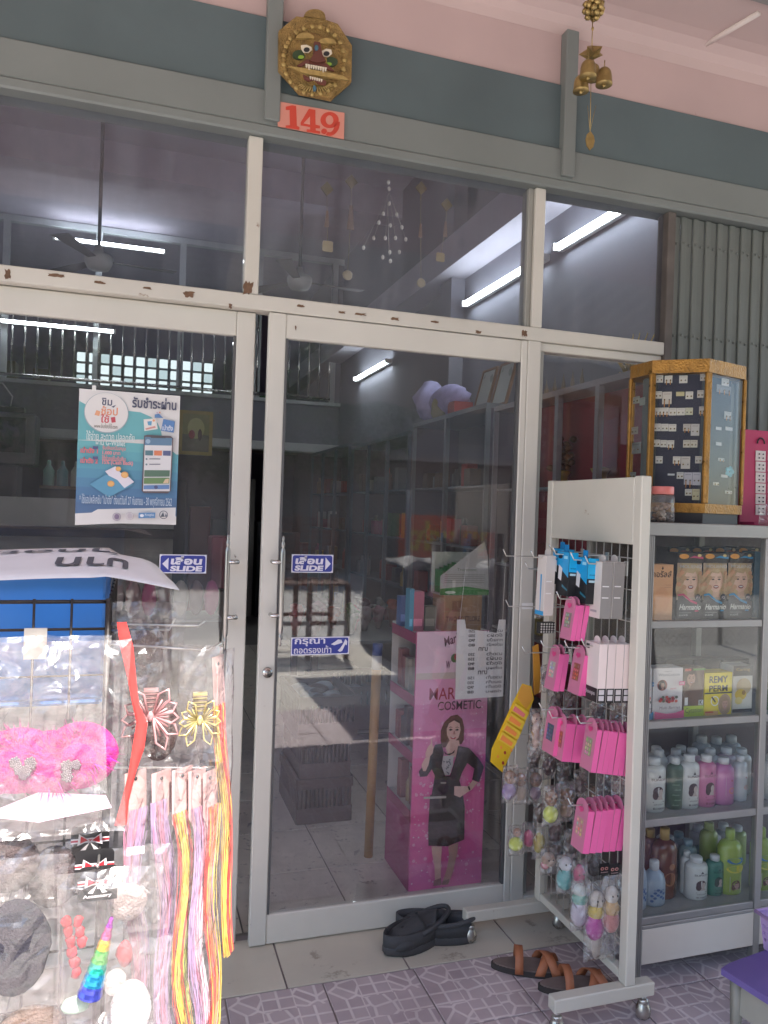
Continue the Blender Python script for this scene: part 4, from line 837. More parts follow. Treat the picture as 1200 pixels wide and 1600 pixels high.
_dark = [(.10, .06, .05), (.16, .09, .07), (.07, .055, .06), (.20, .13, .10), (.12, .05, .06)]
_dn = ['black brown', 'tan brown', 'charcoal', 'light brown', 'wine red']
for i, (px, py, y) in enumerate(((868, 1098, -.34), (893, 1102, -.36), (935, 1115, -.50), (965, 1118, -.58), (858, 1196, -.32), (882, 1212, -.36), (908, 1224, -.42), (945, 1228, -.52), (968, 1232, -.60), (868, 1300, -.36), (893, 1318, -.42), (845, 1270, -.30), (928, 1352, -.52), (870, 1180, -.30), (856, 1060, -.30), (835, 1180, -.28), (870, 1330, -.36))):
    c = _dark[i % 5]; bagged(px, py, y, .06, .095, 'hair_tie_pack', '%s hair tie pack hung in the depth of the grid rack' % _dn[i % 5], [(0, -.004, .024, .014, .030, c, .35), (.006, .018, .014, .012, .014, tuple(v * 1.5 for v in c), .3)], 200 + i, 'hair tie', .018)['group'] = 'hair tie packs deep on the grid rack'
for px, py, y in ((944, 1357, -.60), (960, 1358, -.63)):
    p = YP(px, py, y); q = MB(); q.box(p - Vector((.018, .0005, .018)), p + Vector((.018, .0005, .016)), PRINT, srgb(28, 24, 26)); s = Sheet(q, p + Vector((-.018, -.0006, -.018)), UX, UZ)
    for sg in (-1, 1): s.oval(.018 + sg * .007, .018, .006, .005, srgb(215, 150, 140), 10); s.oval(.018 + sg * .007, .018, .0035, .0028, srgb(28, 24, 26), 8)
    s.text('Accessory', .005, .005, .026, .005, srgb(200, 170, 165), .02); tag(q.build('header_card'), 'black bow header card above the %s toy' % ('yellow and magenta' if px < 950 else 'peach'), 'card')
p = YP(855, 981, -.36); q = MB(); q.box(p - Vector((.028, 0, .018)), p + Vector((.028, .02, .018)), PRINT, srgb(40, 38, 38)); s = Sheet(q, p + Vector((-.028, -.0005, -.018)), UX, UZ)
for i in range(6):
    for j in range(4): s.oval(.006 + .0088 * i, .005 + .0087 * j, .0036, .0036, srgb(190, 188, 184), 6)
tag(q.build('hair_band'), 'black and white dotted hair band pack below the slim white box', 'hair band')
p = YP(824, 947, -.20); q = MB(); q.box(p - Vector((.022, .0003, .011)), p + Vector((.022, .0003, .011)), WHITE_PL); tag(q.build('price_tag'), 'blank white paper tag on a hook tip by the door post', 'tag')
# yellow card of pencil sharpeners / liners leaning out
yc = thing('liner_card', 'yellow cosmetic card with pencil packs hung tilted beside the door', 'cosmetic card', YP(790, 1205, -.30))
pts = [YP(x, y, -.30) for x, y in ((785, 1207), (766, 1190), (768, 1170), (800, 1100), (816, 1068), (830, 1072), (834, 1092), (812, 1150), (803, 1165))]
q = MB(); slab(q, pts, .001, PRINT, srgb(214, 176, 30)); q.build('card', yc)
q = MB(); hd = [YP(x, y, -.3015) for x, y in ((808, 1090), (816, 1070), (829, 1073), (833, 1092), (822, 1108))]; slab(q, hd, .0005, PRINT, srgb(205, 150, 60)); q.build('header', yc)
for k in range(4):
    q = MB(); x0, y0 = 806 - k * 6.5, 1103 + k * 15; W_ = [YP(a, c, -.3017) for a, c in ((x0 - 8, y0 + 8), (x0 + 14, y0 + 22), (x0 + 20, y0 + 10), (x0 - 2, y0 - 5))]; slab(q, W_, .006, PRINT, srgb(222, 190, 60)); g = q.build('pencil_pack', yc)
    q = MB(); W_ = [YP(a, c, -.308) for a, c in ((x0 - 5, y0 + 7), (x0 + 12, y0 + 18), (x0 + 15, y0 + 13), (x0 - 1, y0))]; slab(q, W_, .0006, PRINT, srgb(232, 140, 70) if k else srgb(220, 120, 120)); q.build('sleeve', g)
q = MB()
for k, (x, y) in enumerate(((783, 1168), (793, 1160), (778, 1182), (789, 1176), (799, 1172), (786, 1192))): slab(q, [YP(x + 2 * math.cos(a), y + 3 * math.sin(a), -.3014) for a in (0, 1, 2, 3, 4, 5)], .0004, PRINT, srgb(150, 40, 40) if k % 2 else srgb(225, 150, 60))
q.build('swatch', yc)
yc2 = MB(); slab(yc2, [YP(x, y, -.24) for x, y in ((834, 1085), (832, 1010), (840, 1006), (846, 1080))], .006, M((.55, .25, .03), .5)); tag(yc2.build('cosmetic_pack'), 'narrow orange pack hanging behind the yellow card', 'pack')

# ------------------------------------------------------------------ aluminium glass cabinet with its goods
YC, XC0, XC1 = -.56, 1.535, 2.62
cab = thing('display_cabinet', 'aluminium framed glass cabinet stocked with hair dye and lotion', 'cabinet', (2.05, -.36, 0))
zs = [YP(1010, 972, YC).z, YP(1008, 1130, YC).z, YP(1000, 1285, YC).z, YP(998, 1438, YC).z]
zt, zf, zb = 1.470, 1.428, .07
AL = M((.33, .32, .30), .45, metal=.5, var=.1, scale=6, bump=.06); LAM = M((.30, .28, .26), .5, var=.06, scale=3)
def cbox(name, a, c, mat=AL, bev=.002, par=cab): q = MB(); q.box(a, c, mat, bev=bev); return q.build(name, par)
cbox('top', (XC0 - .008, YC - .006, zf), (XC1, -.205, zt))
for k in range(4): cbox('top_ridge', (XC0 - .008, YC - .0085, zf + .004 + k * .0095), (XC1, YC - .0065, zf + .008 + k * .0095), bev=0)
divx = YP(1197, 1000, YC).x
for x in (XC0, divx - .012, XC1 - .03):
    for y in (YC, -.24): cbox('post', (x, y, .0), (x + .026, y + .026, zf - .0005))
for k in range(3): cbox('post_ridge', (XC0 + .004 + k * .007, YC - .003, .01), (XC0 + .0075 + k * .007, YC - .0005, zf - .001), bev=0)
for i, z in enumerate(zs):
    cbox('shelf', (XC0 + .027, YC + .028, z - .013), (XC1 - .031, -.242, z - .004), LAM)
    cbox('shelf_edge', (XC0 + .0265, YC + .004, z - .022), (divx - .0125, YC + .0275, z + (.002 if i < 3 else .001))); cbox('shelf_edge', (divx + .0145, YC + .004, z - .022), (XC1 - .0305, YC + .0275, z + (.002 if i < 3 else .001)))
cbox('kick_panel', (XC0 + .0265, YC + .002, zb), (XC1 - .0305, YC + .014, zs[3] - .035), M((.62, .57, .50), .5, var=.05))
cbox('kick_rail', (XC0 + .0265, YC + .001, zs[3] - .0345), (XC1 - .0305, YC + .02, zs[3] - .0225))
cbox('back_panel', (XC0 + .002, -.2135, zb), (XC1, -.208, zf - .001), M((.16, .12, .11), .6)); cbox('bottom', (XC0 + .027, YC + .021, zb), (XC1 - .031, -.242, zb + .012), LAM)
q = MB(); q.box((XC0 + .026, YC + .010, zs[3] + .0025), (divx - .0125, YC + .014, zf - .001), CAB_GLASS); q.build('pane', cab); q = MB(); q.box((divx + .0145, YC + .010, zs[3] + .0025), (XC1 - .031, YC + .014, zf - .001), CAB_GLASS); q.build('pane', cab)
q = MB(); q.box((XC0 + .010, YC + .027, zb), (XC0 + .014, -.241, zf - .001), CAB_GLASS); q.build('side_pane', cab)

skin, hairB = srgb(196, 150, 128), srgb(150, 112, 82)
def face(s, cx, cy, r, hair, sk=skin, smile=True):
    s.oval(cx - r * .15, cy + r * .25, r * 1.35, r * 1.6, hair, 22); s.oval(cx - r * 1.0, cy - r * .7, r * .55, r * 1.0, hair, 16); s.oval(cx + r * .95, cy - r * .5, r * .45, r * 1.0, hair, 16)
    s.poly([(cx - r * .3, cy - r * 1.5), (cx + r * .45, cy - r * 1.5), (cx + r * .4, cy - r * .5), (cx - r * .3, cy - r * .5)], tuple(c * .85 for c in sk)); s.oval(cx, cy, r * .78, r * 1.05, sk, 22)
    s.poly([(cx - r * .8, cy + r * .2), (cx - r * .5, cy + r * 1.15), (cx + r * .7, cy + r * 1.15), (cx + r * .3, cy + r * .65), (cx - r * .45, cy + r * .75)], tuple(c * .9 for c in hair))
    for sg in (-1, 1): s.oval(cx + sg * r * .34, cy + r * .12, r * .16, r * .07, (.03, .02, .02), 10); s.rect(cx + sg * r * .34 - r * .2, cy + r * .3, cx + sg * r * .34 + r * .2, cy + r * .36, tuple(c * .45 for c in hair))
    s.poly([(cx - r * .06, cy + r * .05), (cx + r * .06, cy + r * .05), (cx + r * .14, cy - r * .26), (cx - r * .12, cy - r * .26)], tuple(c * .86 for c in sk))
    s.oval(cx, cy - r * .56, r * .30, r * .17, srgb(150, 60, 60), 12)
    if smile: s.poly([(cx - r * .22, cy - r * .49), (cx + r * .22, cy - r * .49), (cx + r * .14, cy - r * .60), (cx - r * .14, cy - r * .60)], srgb(225, 220, 212))
def carton(px0, px1, py0, py1, y, name, label, base, draw, depth=.06, shelf=None, group=None):
    a, c = YP(px0, (py0 + py1) / 2, y), YP(px1, (py0 + py1) / 2, y); z1 = YP((px0 + px1) / 2, py0, y).z; z0 = shelf - .0035 if shelf is not None else YP((px0 + px1) / 2, py1, y).z
    w, h = c.x - a.x - .002, z1 - z0; t = thing(name, label, 'box', (a.x + w / 2, y + depth / 2, z0), group)
    q = MB(); q.box((a.x, y, z0), (a.x + w, y + depth, z1), PRINT, base, bev=.0008); q.build('carton', t)
    q = MB(); s = Sheet(q, (a.x + .0006, y, z0), UX, UZ, GLOSSY_PRINT, .00025); draw(s, w - .0012, h); q.build('print', t); return t
y0 = YC + .055
def d_peach(s, w, h): s.rect(0, 0, w, h, srgb(232, 168, 118)); s.oval(w * .5, h * .35, w * .35, h * .25, srgb(226, 158, 108), 24); s.text('คอรัลส์', w * .02, h * .77, w * .9, h * .12, srgb(70, 42, 30), .02); s.poly([(w * .45, h * .93), (w * .5, h * .97), (w * .55, h * .93), (w * .5, h * .90)], srgb(70, 40, 30)); s.rect(w * .6, h * .63, w * .92, h * .635, srgb(160, 100, 70)); s.rect(w * .6, h * .59, w * .92, h * .595, srgb(160, 100, 70))
carton(1017, 1052, 882, 967, y0, 'hair_colour_box', 'peach hair straightener box with brown lettering on the top shelf', srgb(214, 150, 104), d_peach, shelf=zs[0])
def d_pinkslim(s, w, h): s.rect(0, 0, w, h, srgb(226, 180, 170)); s.text('ส์', w * .2, h * .8, w * .6, h * .09, srgb(80, 60, 60), .02)
carton(1008, 1016.5, 884, 967, y0, 'hair_colour_box', 'pale pink box squeezed between cabinet post and peach box', srgb(214, 170, 165), d_pinkslim, shelf=zs[0])
def d_dye(acc, tag_):
    def f(s, w, h):
        s.rect(0, 0, w, h, srgb(44, 36, 34)); s.rect(0, h * .30, w, h * .85, srgb(196, 166, 140)); face(s, w * .54, h * .585, w * .38, srgb(206, 172, 128), srgb(236, 190, 164)); [s.oval(w * (.06 + .1 * (k % 3)), h * (.40 + .045 * k), w * .10, h * .035, srgb(190 + 8 * (k % 4), 152, 112), 10) for k in range(9)]; [s.oval(w * (.93 - .05 * (k % 2)), h * (.40 + .06 * k), w * .08, h * .035, srgb(180 + 10 * (k % 3), 146, 106), 10) for k in range(6)]
        s.poly([(0, h * .36), (w * .2, h * .36), (w * .55, h * .26), (w, h * .28), (w, 0), (0, 0)], srgb(46, 38, 38)); s.poly([(0, h * .36), (w * .2, h * .37), (w * .52, h * .27), (w * .78, h * .235), (w * .78, h * .265), (w * .5, h * .31), (w * .22, h * .40), (0, h * .385)], acc)
        s.rect(0, h * .85, w, h, srgb(52, 36, 28)); s.oval(w * .2, h * .95, w * .2, h * .038, srgb(232, 150, 50), 16); s.poly([(w * .4, h * .925), (w * .6, h * .93), (w * .98, h * .915), (w * .98, h * .945), (w * .6, h * .96)], acc); s.oval(w * .82, h * .965, w * .08, h * .022, srgb(225, 190, 120), 12)
        s.text('MOLIENO', w * .05, h * .775, w * .88, h * .05, srgb(205, 195, 185), .01); s.text('Harmanio', w * .05, h * .155, w * .86, h * .085, srgb(226, 220, 212), .02, shear=.25); s.oval(w * .8, h * .34, w * .12, h * .05, srgb(40, 32, 48), 18); s.text(tag_, w * .74, h * .32, w * .12, h * .035, srgb(210, 190, 190), .01); s.rect(w * .05, h * .11, w * .55, h * .118, srgb(140, 130, 130)); s.text('แฮร์', w * .05, h * .065, w * .35, h * .03, srgb(190, 185, 180), .01); s.rect(w * .68, h * .13, w * .83, h * .15, acc)
    return f
carton(1057, 1096.5, 864, 967, y0, 'hair_dye_box', 'black hair dye box with pink swoosh and smiling model', srgb(40, 33, 32), d_dye(srgb(205, 60, 105), 'P1'), shelf=zs[0])
carton(1097.5, 1135.5, 864, 967, y0, 'hair_dye_box', 'black hair dye box with blue swoosh between two others', srgb(40, 33, 32), d_dye(srgb(50, 140, 185), 'P2'), shelf=zs[0])
carton(1136.5, 1174, 864, 967, y0, 'hair_dye_box', 'black hair dye box with blue swoosh at the row end by the cabinet divider', srgb(40, 33, 32), d_dye(srgb(50, 140, 185), 'P3'), shelf=zs[0])
carton(1178, 1190, 862, 967, y0 + .03, 'hair_dye_box', 'blue grey box edge between dye boxes and cabinet divider', srgb(60, 95, 110), lambda s, w, h: s.rect(0, 0, w, h, srgb(70, 105, 122)), shelf=zs[0])
carton(1204, 1260, 866, 967, y0, 'hair_dye_box', 'teal dye box right of the cabinet divider on the top shelf', srgb(60, 95, 110), d_dye(srgb(50, 140, 185), 'P4'), shelf=zs[0])
for k in range(4): carton(1042 + 36 * k, 1077 + 36 * k, 855, 960, y0 + .10, 'hair_dye_box', 'dark hair dye box in the back row of the top shelf', srgb(38, 30, 28), d_dye(srgb(150, 70, 50), 'P5'), shelf=zs[0], group='dark dye boxes in the back row')
def d_wave(acc):
    def f(s, w, h):
        s.rect(0, 0, w, h, srgb(226, 216, 214)); s.text('WaveLotion', w * .16, h * .84, w * .72, h * .06, srgb(110, 100, 110), .0); s.text('organic', w * .36, h * .92, w * .25, h * .03, srgb(150, 130, 130), 0)
        s.oval(w * .3, h * .66, w * .17, h * .11, srgb(150, 70, 60), 20); face(s, w * .3, h * .66, w * .08, srgb(60, 36, 30))
        rn = random.Random(4)
        for k in range(26): a = rn.uniform(0, 3.14); r = rn.uniform(0, 1); s.oval(w * (.5 + .36 * r * math.cos(a)), h * (.33 + .15 * r * math.sin(a)), w * .055, h * .03, random.choice([srgb(190, 40, 45), srgb(210, 80, 60), srgb(60, 70, 45), srgb(160, 30, 50)]), 10)
        s.text('Multi Berries', w * .15, h * .19, w * .7, h * .06, srgb(110, 80, 90), 0, shear=.2); s.poly([(0, 0), (w, 0), (w, h * .16), (w * .7, h * .11), (w * .4, h * .10), (0, h * .15)], acc); s.poly([(w * .8, h * .66), (w, h * .66), (w, h * .74), (w * .8, h * .74)], acc); s.text('m', w * .84, h * .68, w * .12, h * .04, srgb(235, 225, 225), .03); s.text('ลดราคา', w * .5, h * .585, w * .2, h * .03, srgb(200, 60, 70), .01)
    return f
carton(1020, 1067, 1044, 1125, y0, 'wave_lotion_box', 'white wave lotion box with berries and pink foot', srgb(214, 205, 202), d_wave(srgb(226, 90, 140)), shelf=zs[1])
carton(1002, 1019, 1045, 1126, y0, 'wave_lotion_box', 'white wave lotion box with blue foot behind the rack post', srgb(214, 205, 202), d_wave(srgb(40, 130, 180)), shelf=zs[1])
def d_cyt(s, w, h): s.rect(0, 0, w, h, srgb(120, 92, 72)); face(s, w * .35, h * .78, w * .26, srgb(92, 60, 44)); s.oval(w * .55, h * .45, w * .35, h * .26, srgb(112, 76, 56), 20); s.rect(0, 0, w, h * .22, srgb(176, 192, 50)); s.text('Cytation', w * .06, h * .05, w * .86, h * .13, srgb(60, 66, 40), 0, shear=.1); s.text('1', w * .03, h * .24, w * .16, h * .16, srgb(235, 230, 225), .03); s.rect(w * .72, h * .23, w * .96, h * .34, srgb(218, 214, 205)); s.text('K', w * .77, h * .24, w * .14, h * .09, srgb(50, 45, 45), .02); s.rect(0, h * .95, w * .3, h, srgb(205, 90, 70)); s.rect(w * .4, h * .96, w, h, srgb(100, 140, 60))
carton(1067.5, 1100, 1044, 1123, y0, 'perm_box', 'brown perm box with woman portrait and lime lettering band', srgb(110, 86, 66), d_cyt, shelf=zs[1])
def d_remy(s, w, h): s.rect(0, 0, w, h, srgb(232, 206, 40)); ink = srgb(48, 42, 44); s.text('REMY', w * .16, h * .76, w * .68, h * .16, ink, .03); s.text('PERM', w * .16, h * .55, w * .68, h * .15, ink, .03); s.rect(0, h * .50, w, h * .535, ink); s.ring(w * .38, h * .33, w * .15, w * .03, srgb(235, 232, 226)); s.poly([(w * .24, h * .42), (w * .28, h * .44), (w * .42, h * .31), (w * .38, h * .29)], ink); s.oval(w * .74, h * .24, w * .24, h * .25, srgb(176, 146, 110), 22); face(s, w * .74, h * .25, w * .13, srgb(168, 134, 98)); s.rect(0, 0, w * .48, h * .1, srgb(222, 170, 110)); s.rect(0, h * .06, w * .3, h * .1, srgb(210, 90, 60))
carton(1100.5, 1144, 1051, 1122, y0, 'perm_box', 'bright yellow REMY PERM box on the middle shelf', srgb(216, 190, 36), d_remy, shelf=zs[1])
def d_flor(s, w, h): s.rect(0, 0, w, h, srgb(216, 208, 196)); s.rect(0, h * .78, w, h, srgb(58, 50, 46)); s.text('Caring', w * .15, h * .87, w * .7, h * .08, srgb(170, 140, 80), .01); s.rect(0, 0, w, h * .07, srgb(66, 56, 60)); s.oval(w * .55, h * .55, w * .38, h * .18, srgb(196, 170, 130), 20); s.oval(w * .4, h * .38, w * .3, h * .12, srgb(222, 186, 60), 14); s.oval(w * .55, h * .42, w * .1, h * .05, srgb(150, 110, 40), 12); s.oval(w * .3, h * .25, w * .2, h * .08, srgb(228, 206, 130), 12)
carton(1144.5, 1176, 1040, 1121, y0 + .012, 'perm_box', 'white perm box with yellow flower beside the cabinet divider', srgb(200, 192, 182), d_flor, shelf=zs[1])
carton(1203, 1262, 1040, 1121, y0 + .012, 'perm_box', 'green box right of the cabinet divider on the middle shelf', srgb(60, 110, 70), lambda s, w, h: (s.rect(0, 0, w, h, srgb(60, 118, 76)), s.rect(w * .1, h * .5, w * .9, h * .8, srgb(200, 205, 200))), shelf=zs[1])
for k in range(3): carton(1040 + 44 * k, 1082 + 44 * k, 1030, 1110, y0 + .12, 'perm_box', 'dark box stacked deep in the middle shelf', srgb(44, 36, 36), lambda s, w, h: s.rect(0, 0, w, h, srgb(52, 44, 42)), shelf=zs[1], group='dark boxes deep in the middle shelf')

# bottles
_bm = {}
def bottle(px0, px1, py0, py1, y, label, body, cap, kind='lotion', shelf=None, art=None, group=None, gloss=.3, trans=False):
    a, c = YP(px0, py1, y), YP(px1, py1, y); z1 = YP((px0 + px1) / 2, py0, y).z; z0 = shelf - .0035; h = z1 - z0; r = (c.x - a.x) / 2; cx = a.x + r; cy_ = y + r
    t = thing('bottle', label, 'bottle', (cx, cy_, z0), group)
    bm = M(body, gloss, var=.04, coat=.25); cm = M(cap, .35, var=.04)
    if kind == 'lotion': pr, cr, ch_ = [(r * .9, 0), (r, .004), (r, h * .76), (r * .93, h * .82), (r * .62, h * .865), (r * .48, h * .875)], r * .5, (h * .865, h)
    elif kind == 'round': pr, cr, ch_ = [(r * .9, 0), (r, .004), (r * 1.0, h * .70), (r * .92, h * .78), (r * .6, h * .86), (r * .42, h * .88)], r * .46, (h * .87, h)
    elif kind == 'pump': pr, cr, ch_ = [(r * .9, 0), (r, .004), (r, h * .72), (r * .8, h * .79), (r * .45, h * .83), (r * .34, h * .84)], r * .36, (h * .835, h)
    else: pr, cr, ch_ = [(r * .9, 0), (r, .004), (r, h * .55), (r * .85, h * .68), (r * .45, h * .78), (r * .36, h * .80)], r * .40, (h * .79, h)
    q = MB(); q.lathe((cx, cy_, z0), pr, bm, 20, sy=.8); q.build('body', t)
    q = MB(); q.lathe((cx, cy_, z0), [(cr, ch_[0]), (cr, ch_[1] - .003), (cr * .9, ch_[1]), (0, ch_[1])], cm, 16); q.build('cap', t)
    if art:
        q = MB(); s = Sheet(q, (cx - r, cy_, z0), UX, UZ, GLOSSY_PRINT, .0002); s.n = 0
        art(s, 2 * r, h)
        for v in q.v:                       # wrap the print round the bottle
            dx = max(-.96, min(.96, (v.x - cx) / (r * 1.0))); a_ = dx * 1.35; li = cy_ - v.y; rr = r * 1.004 + li
            v.x = cx + rr * math.sin(a_); v.y = cy_ - rr * math.cos(a_) * .8 - .0004
        q.build('label_print', t)
    return t
def a_sunon(ink, hair):
    def f(s, w, h):
        s.poly([(w * .44, h * .655), (w * .56, h * .655), (w * .5, h * .72)], ink); s.text('SUNON', w * .24, h * .60, w * .52, h * .045, ink, .01)
        s.oval(w * .47, h * .40, w * .17, h * .10, hair, 18); s.oval(w * .38, h * .33, w * .09, h * .08, hair, 14); s.oval(w * .55, h * .38, w * .08, h * .065, srgb(190, 170, 160), 14); s.poly([(w * .42, h * .25), (w * .62, h * .25), (w * .58, h * .33), (w * .48, h * .33)], srgb(190, 170, 160))
        s.rect(w * .3, h * .20, w * .7, h * .208, ink); s.text('ผลิตภัณฑ์', w * .34, h * .15, w * .32, h * .03, ink, 0); s.text('B1000', w * .32, h * .07, w * .36, h * .035, ink, .01)
    return f
INK = srgb(70, 58, 60); HR = srgb(70, 40, 42)
y3 = YC + .05; WB, WC = (.68, .66, .62), (.74, .73, .71)
bottle(1015, 1048, 1189, 1276, y3, 'white lotion bottle with lady head by the rack side of the shelf', WB, WC, shelf=zs[2], art=a_sunon(INK, HR))
bottle(1002, 1016, 1180, 1268, y3 + .045, 'white lotion bottle half hidden behind the rack post', WB, WC, shelf=zs[2], art=a_sunon(INK, HR))
bottle(1050, 1073, 1187, 1272, y3 + .01, 'dark green bottle with slanted script between white bottles', (.05, .10, .055), WC, shelf=zs[2], art=lambda s, w, h: [s.text('Amm', w * .2 + w * .1 * (i % 2), h * (.08 + .1 * i), w * .3, h * .03, srgb(150, 175, 150), .01, shear=.3) for i in range(6)])
bottle(1072, 1100, 1184, 1270, y3, 'white lotion bottle with lady head between green and pink bottles', WB, WC, shelf=zs[2], art=a_sunon(INK, HR))
bottle(1099, 1126, 1184, 1269, y3, 'pink lotion bottle with dark lady head', (.62, .18, .33), WC, shelf=zs[2], art=a_sunon(srgb(120, 50, 80), HR))
def a_oval(s, w, h): s.rect(w * .38, h * .22, w * .86, h * .62, srgb(205, 190, 190)); s.ring(w * .62, h * .32, w * .13, w * .04, srgb(226, 140, 110)); s.oval(w * .6, h * .54, w * .03, h * .02, srgb(180, 40, 60))
bottle(1126, 1156, 1189, 1270, y3, 'rose pink rounded bottle with pale square label', (.60, .20, .42), WC, 'round', shelf=zs[2], art=a_oval)
bottle(1154, 1173, 1184, 1266, y3 + .02, 'grey white bottle next to the cabinet divider', (.55, .55, .56), WC, shelf=zs[2], art=a_oval)
bottle(1204, 1232, 1185, 1262, y3, 'white bottle right of the cabinet divider', WB, WC, shelf=zs[2])
for i, (x, y_, c) in enumerate(((1118, 1174, (.5, .5, .5)), (1144, 1173, (.45, .36, .4)), (1168, 1174, WB), (1037, 1176, WB), (1064, 1175, WB), (1090, 1174, (.5, .3, .36)), (1033, 1165, WB), (1072, 1164, (.3, .34, .3)), (1105, 1148, (.42, .44, .44)), (1128, 1150, (.3, .32, .32)), (1152, 1148, (.42, .42, .42)))):
    dy = .075 if i < 6 else .15; bottle(x - 13, x + 13, y_ + (0 if i < 6 else 6), y_ + 85, y3 + dy, 'pale capped bottle in the rear rows of the lotion shelf', c, WC, shelf=zs[2], group='bottles in the rear of the lotion shelf')
y4 = YC + .05
def a_flower(s, w, h): s.rect(w * .15, h * .08, w * .85, h * .52, srgb(190, 196, 205)); [s.oval(w * (.25 + .1 * (i % 5)), h * (.14 + .07 * (i % 4) + .05 * (i // 4)), w * .06, h * .03, srgb(70, 100, 150), 8) for i in range(10)]; s.text('ESENSE', w * .32, h * .38, w * .36, h * .03, srgb(70, 90, 130), .01)
bottle(1016, 1047, 1352, 1440, y4, 'clear blue liquid bottle with white nozzle and flowered label', (.36, .42, .50), WC, 'nozzle', shelf=zs[3], art=a_flower)
bottle(996, 1014, 1340, 1440, y4, 'clear blue liquid bottle half behind the rack post', (.36, .42, .50), WC, 'nozzle', shelf=zs[3], art=a_flower)
def a_brown(s, w, h): s.rect(w * .12, h * .08, w * .88, h * .6, srgb(92, 60, 42)); s.oval(w * .5, h * .3, w * .2, h * .1, srgb(150, 96, 66), 14); s.oval(w * .55, h * .48, w * .1, h * .05, srgb(160, 110, 80), 12)
bottle(1031, 1066, 1302, 1428, y4 + .03, 'tall amber brown bottle with gold cap', (.16, .05, .03), (.50, .32, .10), 'pump', shelf=zs[3], art=a_brown, gloss=.18)
bottle(1069, 1086, 1334, 1424, y4 + .05, 'slim white bottle between brown and white lotion bottles', WB, WC, shelf=zs[3])
bottle(1083, 1114, 1346, 1426, y4, 'white lotion bottle with lady head on the bottom shelf', WB, WC, shelf=zs[3], art=a_sunon(INK, HR))
bottle(1113, 1137, 1342, 1418, y4 + .012, 'sea green bottle with white cap on the bottom shelf', (.06, .22, .16), WC, shelf=zs[3], art=a_sunon(srgb(20, 70, 50), srgb(20, 60, 45)))
def a_lime(s, w, h): s.rect(w * .3, h * .06, w * .75, h * .3, srgb(205, 205, 185)); face(s, w * .52, h * .16, w * .11, srgb(110, 70, 50)); s.oval(w * .5, h * .55, w * .3, h * .05, srgb(60, 120, 170), 16); s.oval(w * .5, h * .42, w * .32, h * .06, srgb(205, 190, 50), 14)
bottle(1136, 1168, 1303, 1414, y4, 'tall lime green shampoo bottle with blue oval label', (.33, .42, .05), (.36, .46, .08), 'pump', shelf=zs[3], art=a_lime)
bottle(1186, 1214, 1300, 1410, y4, 'tall lime green shampoo bottle beyond the cabinet divider', (.33, .42, .05), (.36, .46, .08), 'pump', shelf=zs[3], art=a_lime)
for i, (x, y_, c, cp) in enumerate(((1022, 1300, (.15, .05, .03), (.4, .25, .08)), (1045, 1300, (.5, .5, .5), (.2, .4, .5)), (1067, 1306, (.25, .3, .3), (.3, .45, .5)), (1082, 1318, (.28, .38, .36), (.35, .48, .52)), (1101, 1330, (.2, .34, .28), (.4, .5, .5)), (1098, 1296, (.5, .5, .48), WC), (1115, 1290, (.28, .34, .05), (.3, .36, .1)), (1138, 1292, (.5, .5, .46), WC), (1160, 1296, (.30, .38, .08), WC), (1126, 1312, (.2, .3, .3), WC), (1052, 1312, (.4, .4, .4), WC), (1008, 1306, (.3, .34, .4), WC))):
    bottle(x - 12, x + 12, y_, y_ + 100, y4 + .09 + .045 * (i % 3), 'bottle in the crowded rear rows of the bottom shelf', c, cp, shelf=zs[3], group='bottles in the rear of the bottom shelf')
# ------------------------------------------------------------------ gold edged earring case on the cabinet
def VPl(px, py, A, B):           # vertical plane through A and B
    d = ray(px, py); n = Vector((B.y - A.y, -(B.x - A.x), 0)); return CAM + d * ((A - CAM).dot(n) / d.dot(n))
ZT, ZB = 2.02, 1.525
LB, FL, FR, RB = [ZP(*p, ZT) for p in ((985, 590), (1020, 563), (1109, 560), (1166, 573))]
LB = YP(985, 590, -.27)
for v in (LB, FL, FR, RB): v.z = 0
cen = (LB + FL + FR + RB) / 4; RB2 = RB + Vector((.03, .12, 0)); LB2 = LB + Vector((.05, .10, 0)); ring = [LB, FL, FR, RB, RB2, LB2]
for v in (RB2, LB2): v.y = min(v.y, -.215)
case = thing('earring_case', 'hexagonal glass earring case edged with gold tape on the cabinet', 'display case', (cen.x, cen.y, zt))
TAPE = M((0.30, 0.15, 0.03), .3, metal=.6, var=.35, scale=25, bump=.5)
CASE_GLASS = glassmat('case_glass', (.94, .95, .95), .01, .03, 1.25)
def up(v, z): return Vector((v.x, v.y, z))
def prism_ring(name, pts, z0, z1, mat, par=case):
    q = MB(); n = len(pts); vs = [up(p, z0) for p in pts] + [up(p, z1) for p in pts]
    q.add(vs, [tuple(range(n))[::-1], tuple(range(n, 2 * n))] + [(i, (i + 1) % n, n + (i + 1) % n, n + i) for i in range(n)], mat); return q.build(name, par)
grow = lambda f: [cen + (p - cen) * f for p in ring]
prism_ring('base', grow(.93), zt + .0005, ZB - .02, M((.03, .022, .02), .5)); prism_ring('base_band', grow(1.005), ZB - .0195, ZB + .012, TAPE); prism_ring('top_band', grow(1.005), ZT - .045, ZT, TAPE)
for i, p in enumerate(ring):
    q = MB(); c = cen + (p - cen) * .985; w = .011 if i in (1, 2) else .006
    q.box((c.x - w, c.y - .007, ZB + .0125), (c.x + w, c.y + .007, ZT - .0455), TAPE, bev=.003); q.build('corner_strip', case)
